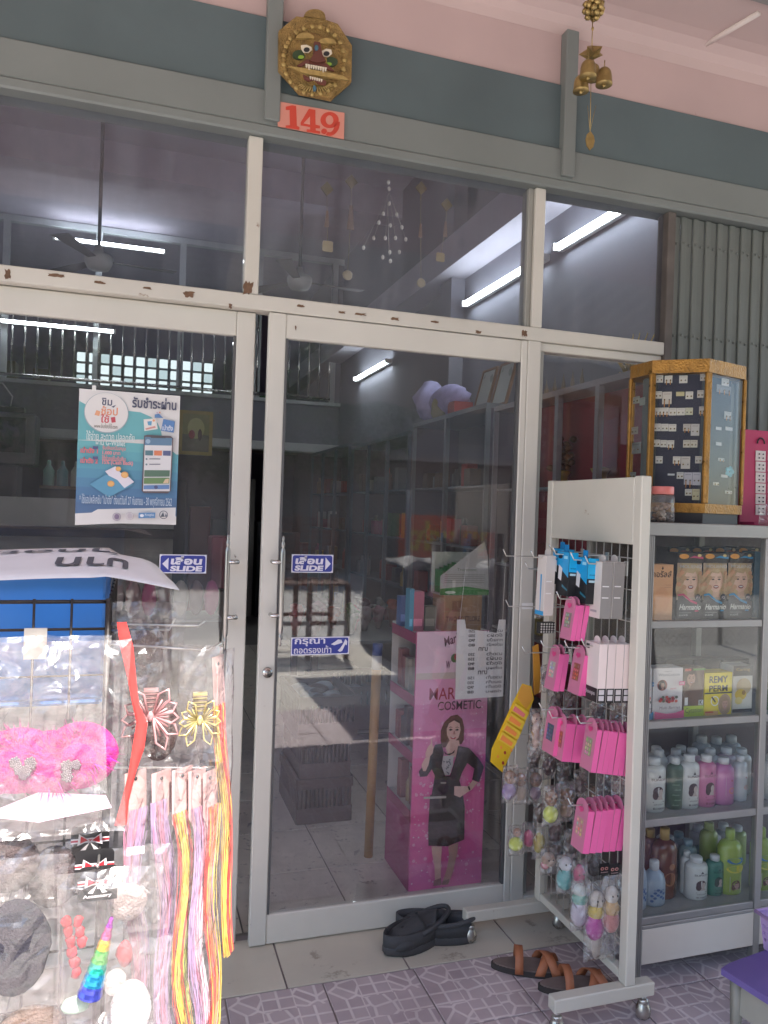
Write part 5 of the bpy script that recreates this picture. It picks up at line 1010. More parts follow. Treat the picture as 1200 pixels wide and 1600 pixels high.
def panel(name, A, B, inset, mat, z0, z1, par=case, trim=.012):
    d = (B - A).normalized(); n = Vector((d.y, -d.x, 0)); n = n if n.y < 0 else -n; a, c = A + d * trim - n * inset, B - d * trim - n * inset
    q = MB(); vs = [up(a, z0), up(c, z0), up(c, z1), up(a, z1)]; vs += [v - n * .002 for v in vs]
    q.add(vs, [(0, 1, 2, 3), (7, 6, 5, 4), (0, 4, 5, 1), (1, 5, 6, 2), (2, 6, 7, 3), (3, 7, 4, 0)], mat); return q.build(name, par)
for A, B in ((LB, FL), (FL, FR), (FR, RB)): panel('pane', A, B, .006, CASE_GLASS, ZB + .0125, ZT - .0455)
VELVET = M((.035, .035, .055), .9, var=.2)
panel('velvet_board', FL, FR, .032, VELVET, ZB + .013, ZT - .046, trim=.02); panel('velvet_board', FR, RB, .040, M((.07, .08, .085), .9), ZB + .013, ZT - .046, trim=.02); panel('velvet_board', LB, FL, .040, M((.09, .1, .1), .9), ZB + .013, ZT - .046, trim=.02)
def cards(A, B, inset, lst):
    d = (B - A).normalized(); n = Vector((d.y, -d.x, 0)); n = n if n.y < 0 else -n; A2, B2 = A - n * inset, B - n * inset
    for k, (x0, y0_, x1, y1, c, st) in enumerate(lst):
        P_ = [VPl(960 + x * .2, 540 + y * .2, A2, B2) for x, y in ((x0, y1), (x1, y1), (x1, y0_), (x0, y0_))]
        w, h = (P_[1] - P_[0]).length, (P_[3].z - P_[0].z); q = MB(); o_ = P_[0]
        q.prism([(0, 0), (w, 0), (w, h), (0, h)], o_, d, UZ, .0012, PRINT, c); s = Sheet(q, o_ + n * .0014, d, UZ)
        for j in range(st):
            cx = w * (j + .5) / st; q.blob(s.at(cx, h * .35, .002), .0028, M((.5, .36, .12), .25, metal=.9) if (k + j) % 3 else CHROME, 6, 5)
            if (k % 4) == 1: q.tube([s.at(cx, h * .3, .002), s.at(cx, -h * .25, .002)], .0016, M((.5, .22, .06), .3, metal=.8), n=5)
        s.rect(w * .15, h * .78, w * .85, h * .86, tuple(v * .7 for v in c))
        tag(q.build('earring_card'), 'small pale card of stud earrings inside the gold edged case', 'earrings', 'earring cards in the gold edged case')
W_, Y_ = srgb(205, 198, 186), srgb(190, 176, 130)
cards(FL, FR, .026, [(325, 232, 380, 290, W_, 2), (392, 235, 452, 293, W_, 2), (505, 235, 570, 294, W_, 2), (668, 220, 716, 276, srgb(170, 160, 150), 2), (315, 358, 370, 415, W_, 2), (372, 362, 446, 458, srgb(196, 186, 172), 2), (482, 362, 546, 395, Y_, 0), (555, 360, 614, 418, W_, 2), (646, 350, 696, 408, srgb(185, 176, 165), 2), (316, 486, 424, 542, W_, 4), (426, 488, 484, 546, W_, 2), (486, 488, 550, 545, W_, 2), (552, 486, 612, 542, srgb(190, 186, 160), 2), (660, 476, 708, 535, srgb(180, 170, 160), 2), (306, 610, 362, 668, W_, 2), (364, 612, 422, 668, W_, 2), (424, 614, 482, 670, W_, 2), (536, 612, 594, 668, srgb(180, 172, 160), 2), (596, 612, 662, 704, srgb(180, 174, 168), 2), (300, 735, 356, 790, W_, 2), (358, 738, 408, 794, W_, 2), (410, 740, 466, 798, W_, 2), (536, 738, 590, 796, srgb(185, 176, 160), 2), (592, 738, 648, 796, srgb(185, 176, 160), 2), (320, 864, 376, 920, W_, 2), (456, 866, 516, 922, W_, 2), (518, 866, 590, 962, srgb(186, 178, 168), 2), (630, 864, 682, 920, srgb(180, 172, 160), 2), (486, 988, 540, 1040, srgb(190, 186, 180), 2), (542, 990, 606, 1086, srgb(176, 172, 176), 2), (608, 990, 672, 1090, srgb(176, 172, 176), 2), (550, 1120, 604, 1172, srgb(190, 186, 176), 2), (606, 1120, 664, 1206, srgb(186, 176, 140), 2), (416, 1000, 470, 1014, srgb(200, 200, 200), 0)])
cards(FR, RB, .032, [(836, 252, 892, 308, W_, 2), (856, 512, 910, 570, srgb(176, 172, 165), 2), (792, 632, 834, 656, srgb(190, 188, 184), 0), (866, 632, 920, 660, srgb(190, 188, 184), 0), (792, 752, 834, 778, srgb(190, 188, 184), 0), (808, 876, 856, 898, srgb(190, 188, 184), 2), (832, 1006, 882, 1028, srgb(190, 188, 184), 0), (770, 1066, 814, 1090, srgb(200, 196, 190), 2), (862, 1132, 916, 1156, srgb(190, 188, 184), 2), (796, 300, 908, 360, srgb(130, 125, 120), 3)])
cards(LB, FL, .032, [(146, 405, 196, 458, srgb(150, 148, 138), 2), (198, 410, 240, 470, srgb(130, 135, 130), 0), (134, 640, 184, 696, srgb(160, 150, 138), 2), (136, 760, 206, 848, srgb(130, 130, 128), 2), (120, 990, 168, 1040, srgb(150, 150, 146), 2)])
q = MB(); A2 = FR; p = VPl(960 + 900 * .2, 540 + 985 * .2, FR + Vector((-.01, .028, 0)), RB + Vector((-.01, .028, 0)))
for a in range(5): q.blob(p + Vector((.011 * math.cos(a * 1.256), 0, .011 * math.sin(a * 1.256))), (.009, .004, .009), M((.12, .42, .52), .4), 8, 6)
tag(q.build('hair_bow'), 'turquoise flower clip inside the right pane of the earring case', 'hair clip')

# jar, red earring board
t = thing('plastic_jar', 'clear plastic jar with coral screw lid beside the rack header', 'jar', YP(1035, 815, -.50)); t.location.z = zt; WORLD[t.name] = t.location.copy()
jx = YP(1035, 780, -.50); r = .040; jz = zt + .0005
q = MB(); q.lathe((jx.x, -.50, jz), [(r * .85, 0), (r, .006), (r, .045), (r * .93, .055), (r, .066), (r * .96, .082), (r * .8, .09)], glassmat('jar_plastic', (.85, .83, .8), .12, .1, wr=.2), 24); q.build('jar', t)
q = MB(); q.lathe((jx.x, -.50, jz), [(r * .80, .0905), (r * .86, .091), (r * .88, .093), (r * .88, .113), (r * .84, .116), (0, .1165)], M((.70, .20, .17), .4), 24); q.build('lid', t)
q = MB(); rn = random.Random(8)
for k in range(40): a, rr = rn.uniform(0, 6.28), rn.uniform(0, r * .68); q.blob((jx.x + rr * math.cos(a), -.5 + rr * math.sin(a), jz + .008 + rn.uniform(0, .05)), (.008, .006, .006), M(rn.choice([(.3, .2, .12), (.4, .28, .2), (.2, .13, .1), (.38, .32, .28)]), .5), 6, 5, .3, seed=k)
q.build('contents', t)
t = thing('earring_board', 'crimson board of earring strips next to the gold edged case', 'earring display', (2.15, -.36, zt))
A, B = Vector((2.02, -.38, 0)), Vector((2.5, -.40, 0)); zz = VPl(1162, 670, A, B).z
q = MB(); x0 = VPl(1161, 740, A, B).x; q.box((x0, -.372, zt + .0005), (2.42, -.362, zz), M((.42, .03, .10), .6, var=.06)); q.build('board', t)
for px in (1192, 1212):
    for k in range(6):
        y = 712 + k * 17; p = VPl(px, y, A, B); q = MB(); q.box((p.x - .022, -.3755, p.z - .018), (p.x + .022, -.3725, p.z + .018), PRINT, srgb(205, 196, 192)); o = q.build('earring_strip', t)
        q = MB(); [q.blob((p.x + dx, -.378, p.z + dz), .003, M((.1, .09, .1), .3, metal=.6), 6, 5) for dx in (-.009, .009) for dz in (-.008, .006)]; q.build('stud', o)
    p = VPl(px, 693, A, B); q = MB(); q.tube([(p.x + .016 * math.cos(a), -.376, p.z + .02 * math.sin(a)) for a in [math.pi * i / 8 for i in range(9)]], .0028, DARK, n=6); q.build('hanger', t)
q = MB(); p = VPl(1168, 800, A, B); q.box((x0 + .002, -.44, zt + .0005), (2.42, -.375, zt + .012), M((.42, .03, .10), .6)); q.build('tray', t)
q = MB(); bq = VPl(1172, 798, A, B); bag_sheet(Vector((bq.x + .02, -.455, zt + .04)), .10, .075, .012, 5, t)

# ------------------------------------------------------------------ footwear
def clog(cx, cy_, ang, label, seed):
    t = thing('rubber_clog', label, 'shoe', (cx, cy_, 0.0)); t.rotation_euler = (0, 0, ang)
    RUB = M((.05, .05, .053), .75, var=.2, scale=20, bump=.15); L, W = .27, .098
    def outline(k, n=26):
        out = []
        for i in range(n): a = 6.2832 * i / n; x = math.cos(a) * L / 2; w = W / 2 * (1.0 + .16 * math.cos(a) - .10 * math.cos(2 * a)); out.append((x * k, math.sin(a) * w * k))
        return out
    q = MB(); n = 26; vs, fs = [], []
    for z, k in ((0, .96), (.008, 1.0), (.024, 1.0), (.03, .97)): vs += [(x, y, z + (.006 if x > L * .35 else 0) * (1 if z == 0 else 1)) for x, y in outline(k)]
    for j in range(3):
        for i in range(n): fs.append((j * n + i, j * n + (i + 1) % n, (j + 1) * n + (i + 1) % n, (j + 1) * n + i))
    fs += [tuple(range(n))[::-1], tuple(range(3 * n, 4 * n))]; q.add(vs, fs, RUB, smooth=True); q.build('sole', t, True)
    q = MB(); vs, fs = [], []; m = 10; kx = 12                              # upper: arched vamp from mid foot to toe
    for i in range(kx + 1):
        u = i / kx; x = -.012 + u * (L / 2 - .014 + .012); hw = W / 2 * (1.02 + .12 * u) * math.sqrt(max(.02, 1 - max(0, (u - .45) / .55) ** 2.2)); hh = (.072 - .034 * u) * math.sqrt(max(.05, 1 - max(0, (u - .6) / .4) ** 2))
        for j in range(m + 1): a = math.pi * j / m; vs.append((x, math.cos(a) * hw, .024 + math.sin(a) ** .8 * hh))
    for i in range(kx):
        for j in range(m): a = i * (m + 1) + j; fs.append((a, a + 1, a + m + 2, a + m + 1))
    q.add(vs, fs, RUB, smooth=True); up_ = q.build('upper', t, True)
    q = MB(); vs, fs = [], []; o1 = outline(.985, 40)
    for f_ in (0, .5, 1):
        for x, y in o1: hh = .026 + .020 * (1 if x > -.02 else 1 + .5 * min(1, (-x - .02) / .09)); vs.append((x, y * (1 - .05 * f_), .026 + (hh) * f_))
    for j in range(2):
        for i in range(40): fs.append((j * 40 + i, j * 40 + (i + 1) % 40, (j + 1) * 40 + (i + 1) % 40, (j + 1) * 40 + i))
    q.add(vs, fs, RUB, smooth=True); sw_ = q.build('side_wall', t, True); sm_ = sw_.modifiers.new('thickness', 'SOLIDIFY'); sm_.thickness = .005
    sd_ = up_.modifiers.new('thickness', 'SOLIDIFY'); sd_.thickness = .006
    q = MB(); pts = [(.01 - .15 * math.sin(math.pi * i / 16) ** .8, W * .5 * math.cos(math.pi * i / 16), .06 + .03 * math.sin(math.pi * i / 16)) for i in range(17)]
    q.tube(pts, .008, RUB, n=8); q.build('heel_strap', t, True)
    q = MB()
    for dx, dy in ((.035, .018), (.035, -.018), (.06, .0), (.06, .03), (.06, -.03), (.085, .016), (.085, -.016)): q.blob((dx, dy, .090 - .26 * (dx - .01) - abs(dy) * .5), (.0055, .0055, .004), DARK, 8, 5)
    q.build('vent_hole', t, True); return t
clog(.955, -.150, R(198), 'dark grey rubber clog lying across its pair at the door sill', 1)
clog(1.030, -.125, R(152), 'dark grey rubber clog tucked against the door rail', 2)
def sandal(cx, cy_, ang, label, flip):
    t = thing('sandal', label, 'sandal', (cx, cy_, 0)); t.rotation_euler = (0, 0, ang); L, W = .245, .085; n = 28
    out = [(math.cos(6.2832 * i / n) * L / 2, math.sin(6.2832 * i / n) * W / 2 * (1 + .14 * math.cos(6.2832 * i / n))) for i in range(n)]
    q = MB(); q.prism(out, (0, 0, .001), (1, 0, 0), (0, 1, 0), .017, M((.035, .028, .026), .7, var=.2)); q.build('sole', t, True)
    q = MB(); q.prism([(x * .95, y * .93) for x, y in out], (0, 0, .0182), (1, 0, 0), (0, 1, 0), .004, M((.16, .12, .105), .75, var=.2, scale=25)); q.build('footbed', t, True)
    ORG = M((.36, .125, .055), .6, var=.1, scale=25, bump=.15)
    def band(x0, x1, w, h):
        q = MB(); m = 12; vs, fs = [], []
        for j in range(m + 1):
            f = j / m; a = math.pi * f; x = x0 + (x1 - x0) * f
            for s_ in (-1, 1): vs.append((x + s_ * w / 2, math.cos(a) * W * .55, .012 + math.sin(a) ** .85 * h))
        for j in range(m): fs.append((2 * j, 2 * j + 1, 2 * j + 3, 2 * j + 2))
        q.add(vs, fs, ORG, smooth=True); o = q.build('strap', t, True); sd_ = o.modifiers.new('thickness', 'SOLIDIFY'); sd_.thickness = .003
    band(.085, .030, .030, .042); band(.025, .085, .030, .047); band(-.035, -.035, .026, .060)
sandal(1.262, -.385, R(-24), 'orange strapped sandal lying free on the mosaic tiles', 1)
sandal(1.358, -.515, R(-15), 'orange strapped sandal under the foot of the rack', -1)

# ------------------------------------------------------------------ purple stool and lilac basket
PUR = M((.17, .12, .34), .45, var=.08, scale=10)
st = thing('low_stool', 'low stool with violet top in front of the cabinet', 'stool', (1.78, -.93, 0))
c0, c1 = ZP(1127, 1509, .215), ZP(1176, 1502, .215); c2 = ZP(1206, 1585, .215)
q = MB(); dirx = Vector((.985, .17, 0)).normalized(); diry = Vector((.17, -.985, 0)).normalized(); o_ = Vector((c0.x, c0.y, 0))
outl = [(0.0, 0.0), (.045, -.008), (.43, -.008), (.44, .02), (.44, .30), (.40, .32), (.03, .32), (0, .29)]
# outline in (along x, towards the street)
q.prism([(a, -c) for a, c in outl][::-1], (c0.x, c0.y, .19), dirx, -diry, .018, PUR); q.build('seat', st)
for a, c in ((.03, .03), (.41, .03), (.03, .29), (.41, .29)):
    p = o_ + dirx * a + diry * c; q = MB(); q.tube([(p.x, p.y, 0), (p.x, p.y, .189)], [.013, .019], M((.34, .32, .26), .6), n=4); q.build('leg', st)
p, p2 = o_ + dirx * .03 + diry * .03, o_ + dirx * .03 + diry * .29
q = MB(); vs = [up(p, .09), up(p2, .09), up(p2, .185), up(p, .185)]; vs += [v + dirx * .006 for v in vs]; q.add(vs, [(0, 1, 2, 3), (7, 6, 5, 4), (0, 4, 5, 1), (1, 5, 6, 2), (2, 6, 7, 3), (3, 7, 4, 0)], M((.40, .37, .30), .6)); q.build('apron', st)
bk = thing('plastic_basket', 'lilac perforated plastic basket standing on the violet stool', 'basket', (1.86, -.86, .209))
LILB = M((.46, .31, .56), .42, var=.06); by = -.93; bw, bd, bh = .24, .15, .105; bx = YP(1186, 1470, by + bd).x + .018
def wall(name, A, B, holes):
    d = (B - A); L = d.length; d.normalize(); n_ = Vector((d.y, -d.x, 0)); q = MB(); t_ = .003
    nx, nz = holes; cw, chh = L / nx, bh / nz
    for i in range(nx):
        for j in range(nz):
            x0, x1, z0, z1 = i * cw, (i + 1) * cw, j * chh, (j + 1) * chh; m_ = .28 if (0 < j < nz - 1) else .5
            P4 = [(x0, z0), (x1, z0), (x1, z1), (x0, z1)]; I4 = [(x0 + cw * m_, z0 + chh * m_), (x1 - cw * m_, z0 + chh * m_), (x1 - cw * m_, z1 - chh * m_), (x0 + cw * m_, z1 - chh * m_)]
            f = lambda a, o: A + d * a[0] + Vector((0, 0, .2095 + a[1])) - n_ * o + n_ * (.018 * a[1] / bh) * 1.0
            vs = [f(a, 0) for a in P4 + I4] + [f(a, t_) for a in P4 + I4]
            fs = []
            for k in range(4): k2 = (k + 1) % 4; fs += [(k, k2, 4 + k2, 4 + k), (8 + k2, 8 + k, 12 + k, 12 + k2), (4 + k, 4 + k2, 12 + k2, 12 + k)]
            q.add(vs, fs, LILB)
    return q.build(name, bk)
a_, b_, c_, d_ = Vector((bx, by + bd, 0)), Vector((bx, by, 0)), Vector((bx + bw, by, 0)), Vector((bx + bw, by + bd, 0))
wall('side', a_, b_, (8, 5)); wall('side', b_, c_, (10, 5)); wall('side', c_, d_, (8, 5)); wall('side', d_, a_, (10, 5))
q = MB(); q.box((bx, by, .2095), (bx + bw, by + bd, .2125), LILB); q.build('bottom', bk)
q = MB(); g = .018; q.tube([(bx - g, by + bd + g, .2095 + bh), (bx - g, by - g, .2095 + bh), (bx + bw + g, by - g, .2095 + bh), (bx + bw + g, by + bd + g, .2095 + bh), (bx - g, by + bd + g, .2095 + bh)], .005, LILB, n=8); q.build('rim', bk)

# ------------------------------------------------------------------ wire stand with bagged hair accessories (sunlit, left)
YL, XL = -1.25, YP(168, 1000, -1.25).x
ws = thing('wire_stand', 'black wire grid stand hung with bagged hair accessories', 'rack', (-.35, -1.1, 0))
q = MB()
for z in (1.311, 1.266): q.tube([(-.95, YL, z), (XL, YL, z), (XL, -.85, z)], .0035 if z > 1.3 else .0025, BLACK_IRON, n=6)
for k in range(12): q.tube([(-.95, YL, 1.19 - .09 * k), (XL, YL, 1.19 - .09 * k), (XL, -.85, 1.19 - .09 * k)], .002, BLACK_IRON, n=6)
q.build('grid_crosswire', ws)
q = MB()
for k in range(17):
    x = XL - .0565 * k
    q.tube([(x, YL - .002, .06), (x, YL - .002, 1.316)], .0022 if k else .005, BLACK_IRON, n=6)
for k in range(1, 7): q.tube([(XL + .001, YL + .066 * k, .06), (XL + .001, YL + .066 * k, 1.316)], .0022 if k < 6 else .005, BLACK_IRON, n=6)
q.build('grid_upright', ws)
for x in (-.93, XL):
    for y in (YL, -.855): q = MB(); q.tube([(x, y, 0), (x, y, .06)], .010, BLACK_IRON, n=8); q.build('foot', ws)
def whook(px0, py0, px1, py1, y, tip=(12, -10)):
    q = MB(); a = Vector((XL, y, YP(px0, py0, y).z)); c = YP(px1, py1, y); d = YP(px1 + tip[0], py1 + tip[1], y); q.tube([a, c, d], .0022, WIRE, n=6); q.build('hook', ws)
for y in (YL + .04,): whook(175, 975, 310, 978, y + .06, (10, -8)); whook(175, 1006, 325, 1016, y, (22, -12)); whook(180, 1198, 320, 1200, y, (14, -3)); whook(176, 985, 265, 984, y + .14, (8, -18))
q = MB(); p = YP(56, 1000, YL); q.box((p.x - .017, YL - .006, p.z - .03), (p.x + .017, YL - .004, p.z + .02), M((.55, .52, .48), .35, metal=.8)); q.build('hook_plate', ws)

# blue tub with price sheet
tub = thing('blue_tub', 'blue plastic tub standing behind the wire stand under the price sheet', 'tub', (-.3, -1.0, 1.12))
TB = M((.02, .155, .47), .45, var=.06, scale=10)
xb1 = YP(163, 980, -1.16).x; zt_ = YP(100, 896, -1.16).z
def wl(name, a, c): q = MB(); q.box(a, c, TB, bev=.004); q.build(name, tub)
wl('side', (-.62, -1.165, 1.13), (xb1, -1.157, zt_)); wl('side', (xb1 - .008, -1.1565, 1.13), (xb1, -.853, zt_)); wl('side', (-.62, -.852, 1.13), (xb1, -.844, zt_)); wl('bottom', (-.62, -1.165, 1.12), (xb1, -.844, 1.1295))
for k in range(5): x = -.6 + k * .125; q = MB(); q.box((x, YL - .004, 1.108), (x + .012, -.85, 1.1195), BLACK_IRON); q.build('support_slat', ws)
sh = thing('price_sheet', 'white paper sheet with black Thai price writing over the blue tub', 'price sheet', (-.25, -1.05, zt_))
q = MB(); nx, ny = 26, 14; vs, fs = [], []; rn = random.Random(2)
SX0, SX1, SY0, SY1 = -.62, YP(205, 870, -.93).x, -1.185, -.90
def sheet_z(x, y):
    z = zt_ + .006 + .006 * math.sin(9 * x + 2) + .004 * math.sin(23 * y) + .055 * max(0, y + 1.165)
    return z
for j in range(ny + 1):
    for i in range(nx + 1):
        u, v = i / nx, j / ny; x = SX0 + (SX1 + .10 - SX0 - .07 * v) * u; y = SY0 - .02 * u + (SY1 - SY0) * v; over = max(0, x - xb1)
        z = sheet_z(x, y) - over * .14 - max(0, .12 - v) * (.10 if x < xb1 else .08) + (.02 * max(0, v - .5) if x < xb1 else 0); vs.append((x - over * .12, y, z))
for j in range(ny):
    for i in range(nx): a = j * (nx + 1) + i; fs.append((a, a + 1, a + nx + 2, a + nx + 1))
q.add(vs, fs, M((.70, .66, .66), .75, var=.04, scale=20, bump=.1), smooth=True); o = q.build('paper', sh); sd_ = o.modifiers.new('thickness', 'SOLIDIFY'); sd_.thickness = .001
for txt, x0, y0_, w, h in (('บาท', -.135, -1.135, .13, .075), ('19', -.36, -1.135, .10, .075), ('ทุกอย่าง', -.36, -1.025, .33, .085)):
    gv, gf = glyphs(txt, .02); a0 = min(v[0] for v in gv); a1 = max(v[0] for v in gv); b0 = min(v[1] for v in gv); b1 = max(v[1] for v in gv); out = []
    for x, y in gv:
        X = x0 + (1 - (x - a0) / (a1 - a0)) * w; Y = y0_ + (1 - (y - b0) / (b1 - b0)) * h; ov = max(0, X - xb1); v_ = (Y - SY0) / (SY1 - SY0)
        out.append((X - ov * .12, Y, sheet_z(X, Y) - ov * .14 - max(0, .12 - v_) * .10 + (.02 * max(0, v_ - .5) if X < xb1 else 0) + .003))
    q = MB(); q.add(out, gf, M((.09, .085, .10), .7)); q.build('handwriting', sh)

# pink feather ears in a big clear bag
pf = thing('ear_headband', 'hot pink feather mouse ear headband in a big clear bag', 'headband', YP(70, 1290, YL - .05))
q = MB(); FEA = M((.52, .008, .22), .8, var=.22, scale=45, bump=.5); FEB = M((.60, .02, .28), .75, var=.25, scale=60)
yF = YL - .075; rn = random.Random(5)
for c_, r_ in (((30, 1188), (.056, .026, .050)), ((125, 1180), (.056, .026, .052)), ((78, 1192), (.062, .024, .050)), ((-5, 1192), (.05, .024, .048)), ((-40, 1190), (.05, .026, .048))):
    q.blob(YP(*c_, yF), r_, FEA, 28, 18, noise=.05, seed=int(c_[0]) + 100)
q.build('feather_ear', pf)
q = MB()
for k in range(800):
    c_ = rn.choice([(30, 1186), (125, 1178), (80, 1195), (-40, 1190)]); a = rn.uniform(0, 6.28); p = YP(c_[0] + 50 * math.cos(a) * rn.uniform(.3, 1), c_[1] + 46 * math.sin(a) * rn.uniform(.3, 1), yF - rn.uniform(.012, .026)); d = Vector((math.cos(a) * .02 + rn.uniform(-.006, .006), rn.uniform(-.006, .004), -math.sin(a) * .018 + rn.uniform(-.006, .006))); wv = Vector((.0009, 0, .0005))
    q.add([p - wv, p + wv, p + d], [(0, 1, 2)], rn.choice((FEA, FEB)))
o = q.build('feather_barbs', pf); o['kind'] = 'stuff'
PEWTER = M((.22, .18, .20), .4, metal=.7)
for i, (cx, cy_) in enumerate(((36, 1200), (105, 1205))):
    q = MB()
    for dx, dy, n_, r_ in (((-12, -8, 2, 9), (12, -8, 2, 9), (-5, 4, 2, 8), (5, 4, 2, 8), (0, 12, 2, 6)) if i == 0 else ((0, 8, 2, 9), (0, -8, 2, 9), (14, -10, 2, 7))):
        for k in range(26): a = k * 2.4; rr = r_ * math.sqrt(k / 26); q.blob(YP(cx + dx + rr * math.cos(a), cy_ + dy + rr * math.sin(a), yF - .029), .0022, PEWTER, 6, 4)
    q.build('beaded_badge', pf)
q = MB(); cr_ = M((.72, .70, .72), .6, var=.05)
q.add([YP(-30, 1275, yF - .005), YP(60, 1238, yF - .015), YP(165, 1242, yF - .01), YP(175, 1262, yF - .005), YP(60, 1285, yF - .012)], [(0, 1, 2, 3, 4)], M((.80, .55, .68), .5)); q.build('card_insert', pf)
pc = YP(75, 1155, yF); bag_sheet(pc, .235, .30, .034, 31, pf, nx=12, nz=16); bag_sheet(YP(60, 1120, yF - .03), .20, .24, .012, 33, pf, nx=11, nz=13)

def flatbag(px, py, y, w, h, name, label, inner, seed, cat, ang=0.0, depth=.012):
    p = YP(px, py, y); t = thing(name, label, cat, Vector((p.x, p.y, p.z - h / 2))); inner(t, p); bag_sheet(p, w, h, depth, seed, t, ang=ang, nx=8, nz=12); return t
def in_dark(col, rx, rz):
    def f(t, p): q = MB(); q.blob(p + Vector((-.01, .002, -.02)), (rx, .012, rz), M(col, .85, var=.3, scale=40, bump=.6), 16, 10, noise=.12, seed=3); q.build('hair_band', t)
    return f
flatbag(35, 1460, YL - .07, .125, .235, 'hair_band_pack', 'black fabric hair band in a clear bag at the bottom of the stand', in_dark((.02, .018, .028), .05, .075), 41, 'hair band')
flatbag(25, 1330, YL - .04, .115, .16, 'hair_band_pack', 'grey brown hair band in a clear bag under the pink ears', in_dark((.10, .07, .07), .045, .045), 42, 'hair band')
flatbag(95, 1350, YL - .03, .12, .17, 'hair_band_pack', 'dark plum hair band in a clear bag behind the bow cards', in_dark((.05, .03, .035), .04, .05), 43, 'hair band')
flatbag(210, 1390, YL - .05, .11, .14, 'hair_clip_pack', 'clear bag of pale clips beside the bow header cards', in_dark((.42, .34, .33), .03, .03), 44, 'hair clip')
flatbag(60, 1590, YL - .06, .19, .16, 'hair_band_pack', 'brown hair band in the lowest clear bag of the stand', in_dark((.14, .09, .07), .05, .04), 45, 'hair band')
flatbag(232, 1010, YL + .10, .13, .16, 'hair_clip_pack', 'clear bag of brown clips behind the butterfly clips', in_dark((.16, .10, .09), .035, .05), 46, 'hair clip')
flatbag(258, 1120, YL + .09, .14, .20, 'hair_clip_pack', 'clear bag of dark clips between the two butterfly clips', in_dark((.12, .07, .07), .035, .06), 47, 'hair clip')
flatbag(215, 1560, YL - .12, .10, .18, 'hair_clip_pack', 'clear bag of white clips beside the unicorn horn', in_dark((.6, .55, .55), .03, .05), 48, 'hair clip')
# three black bow header cards on one hook
for k, (cx, cy_) in enumerate(((140, 1315), (147, 1355), (152, 1382))):
    y = YL - .03 - .028 * k; t = thing('header_card', ('black bow header card hung deepest on the hook', 'black bow header card in the middle of three', 'black bow header card with Accessory lettering in front')[k], 'card', YP(cx, cy_ + 25, y))
    w, h = .058, .054; p = YP(cx, cy_ + 25, y); q = MB(); q.prism([(-w / 2, 0), (w / 2, 0)] + [(a - w / 2, c) for a, c in rounded(w, h, .009)[:10]], p, UX, UZ, .0007, PRINT, srgb(26, 24, 26)); q.build('card', t)
    q = MB(); s = Sheet(q, p + Vector((-w / 2, -.0008, 0)), UX, UZ); wh, rd = srgb(220, 212, 212), srgb(190, 40, 50)
    s.rect(0, h * .46, w, h * .60, wh); s.rect(0, h * .50, w, h * .56, rd)
    for sg in (-1, 1):
        s.poly([(w / 2, h * .52), (w / 2 + sg * .017, h * .74), (w / 2 + sg * .019, h * .40)], wh); s.poly([(w / 2 + sg * .003, h * .54), (w / 2 + sg * .014, h * .68), (w / 2 + sg * .015, h * .46)], rd); s.poly([(w / 2, h * .50), (w / 2 + sg * .014, h * .26), (w / 2 + sg * .007, h * .24)], wh)
    s.text('Accessory', w * .14, h * .10, w * .72, h * .12, wh, .02); q.build('print', t)
hk = MB(); p = YP(152, 1372, YL - .11); hk.tube([(p.x, YL, p.z + .012), (p.x, YL - .10, p.z + .012), (p.x, YL - .115, p.z + .022)], .002, WIRE, n=6); hk.build('hook', ws)
# unicorn horn headband in a bag
def horn(t, p):
    a, c = YP(140, 1555, YL - .115), YP(175, 1432, YL - .115); q = MB(); n = 40
    cols = [(.08, .10, .55), (.03, .30, .55), (.03, .45, .35), (.15, .50, .12), (.70, .52, .06), (.60, .12, .30), (.42, .05, .45)]
    for i in range(n - 1):
        u0_, u1_ = i / (n - 1), (i + 1) / (n - 1); r_ = lambda u: .0165 * (1 - u) ** .8 + .002 + .0005 * math.sin(u * 60)
        q.tube([a.lerp(c, u0_), a.lerp(c, u1_)], [r_(u0_), r_(u1_)], M(cols[min(6, int(u0_ * 7))], .22, metal=.75, var=.15, scale=60), n=14, cap=False)
    q.build('unicorn_horn', t)
    q = MB(); q.blob(YP(180, 1535, YL - .10), (.018, .014, .02), M((.75, .72, .70), .9, bump=.5, scale=60), 12, 8, .2, seed=4); q.blob(YP(118, 1570, YL - .10), (.022, .012, .012), M((.45, .62, .5), .8), 12, 8, .2, seed=5); q.build('fur_ear', t)
    q = MB()
    for k in range(9): q.blob(YP(104 + 3 * k, 1440 + 16 * (k % 6), YL - .085), (.008, .005, .010), M((.38, .03, .04), .6), 8, 6, .6, seed=k)
    q.blob(YP(195, 1490, YL - .085), (.012, .006, .022), M((.45, .05, .06), .6), 8, 6, .5); q.build('red_flower', t)
flatbag(170, 1485, YL - .105, .155, .25, 'unicorn_headband', 'rainbow metallic unicorn horn headband in a clear bag', horn, 51, 'headband', depth=.022)
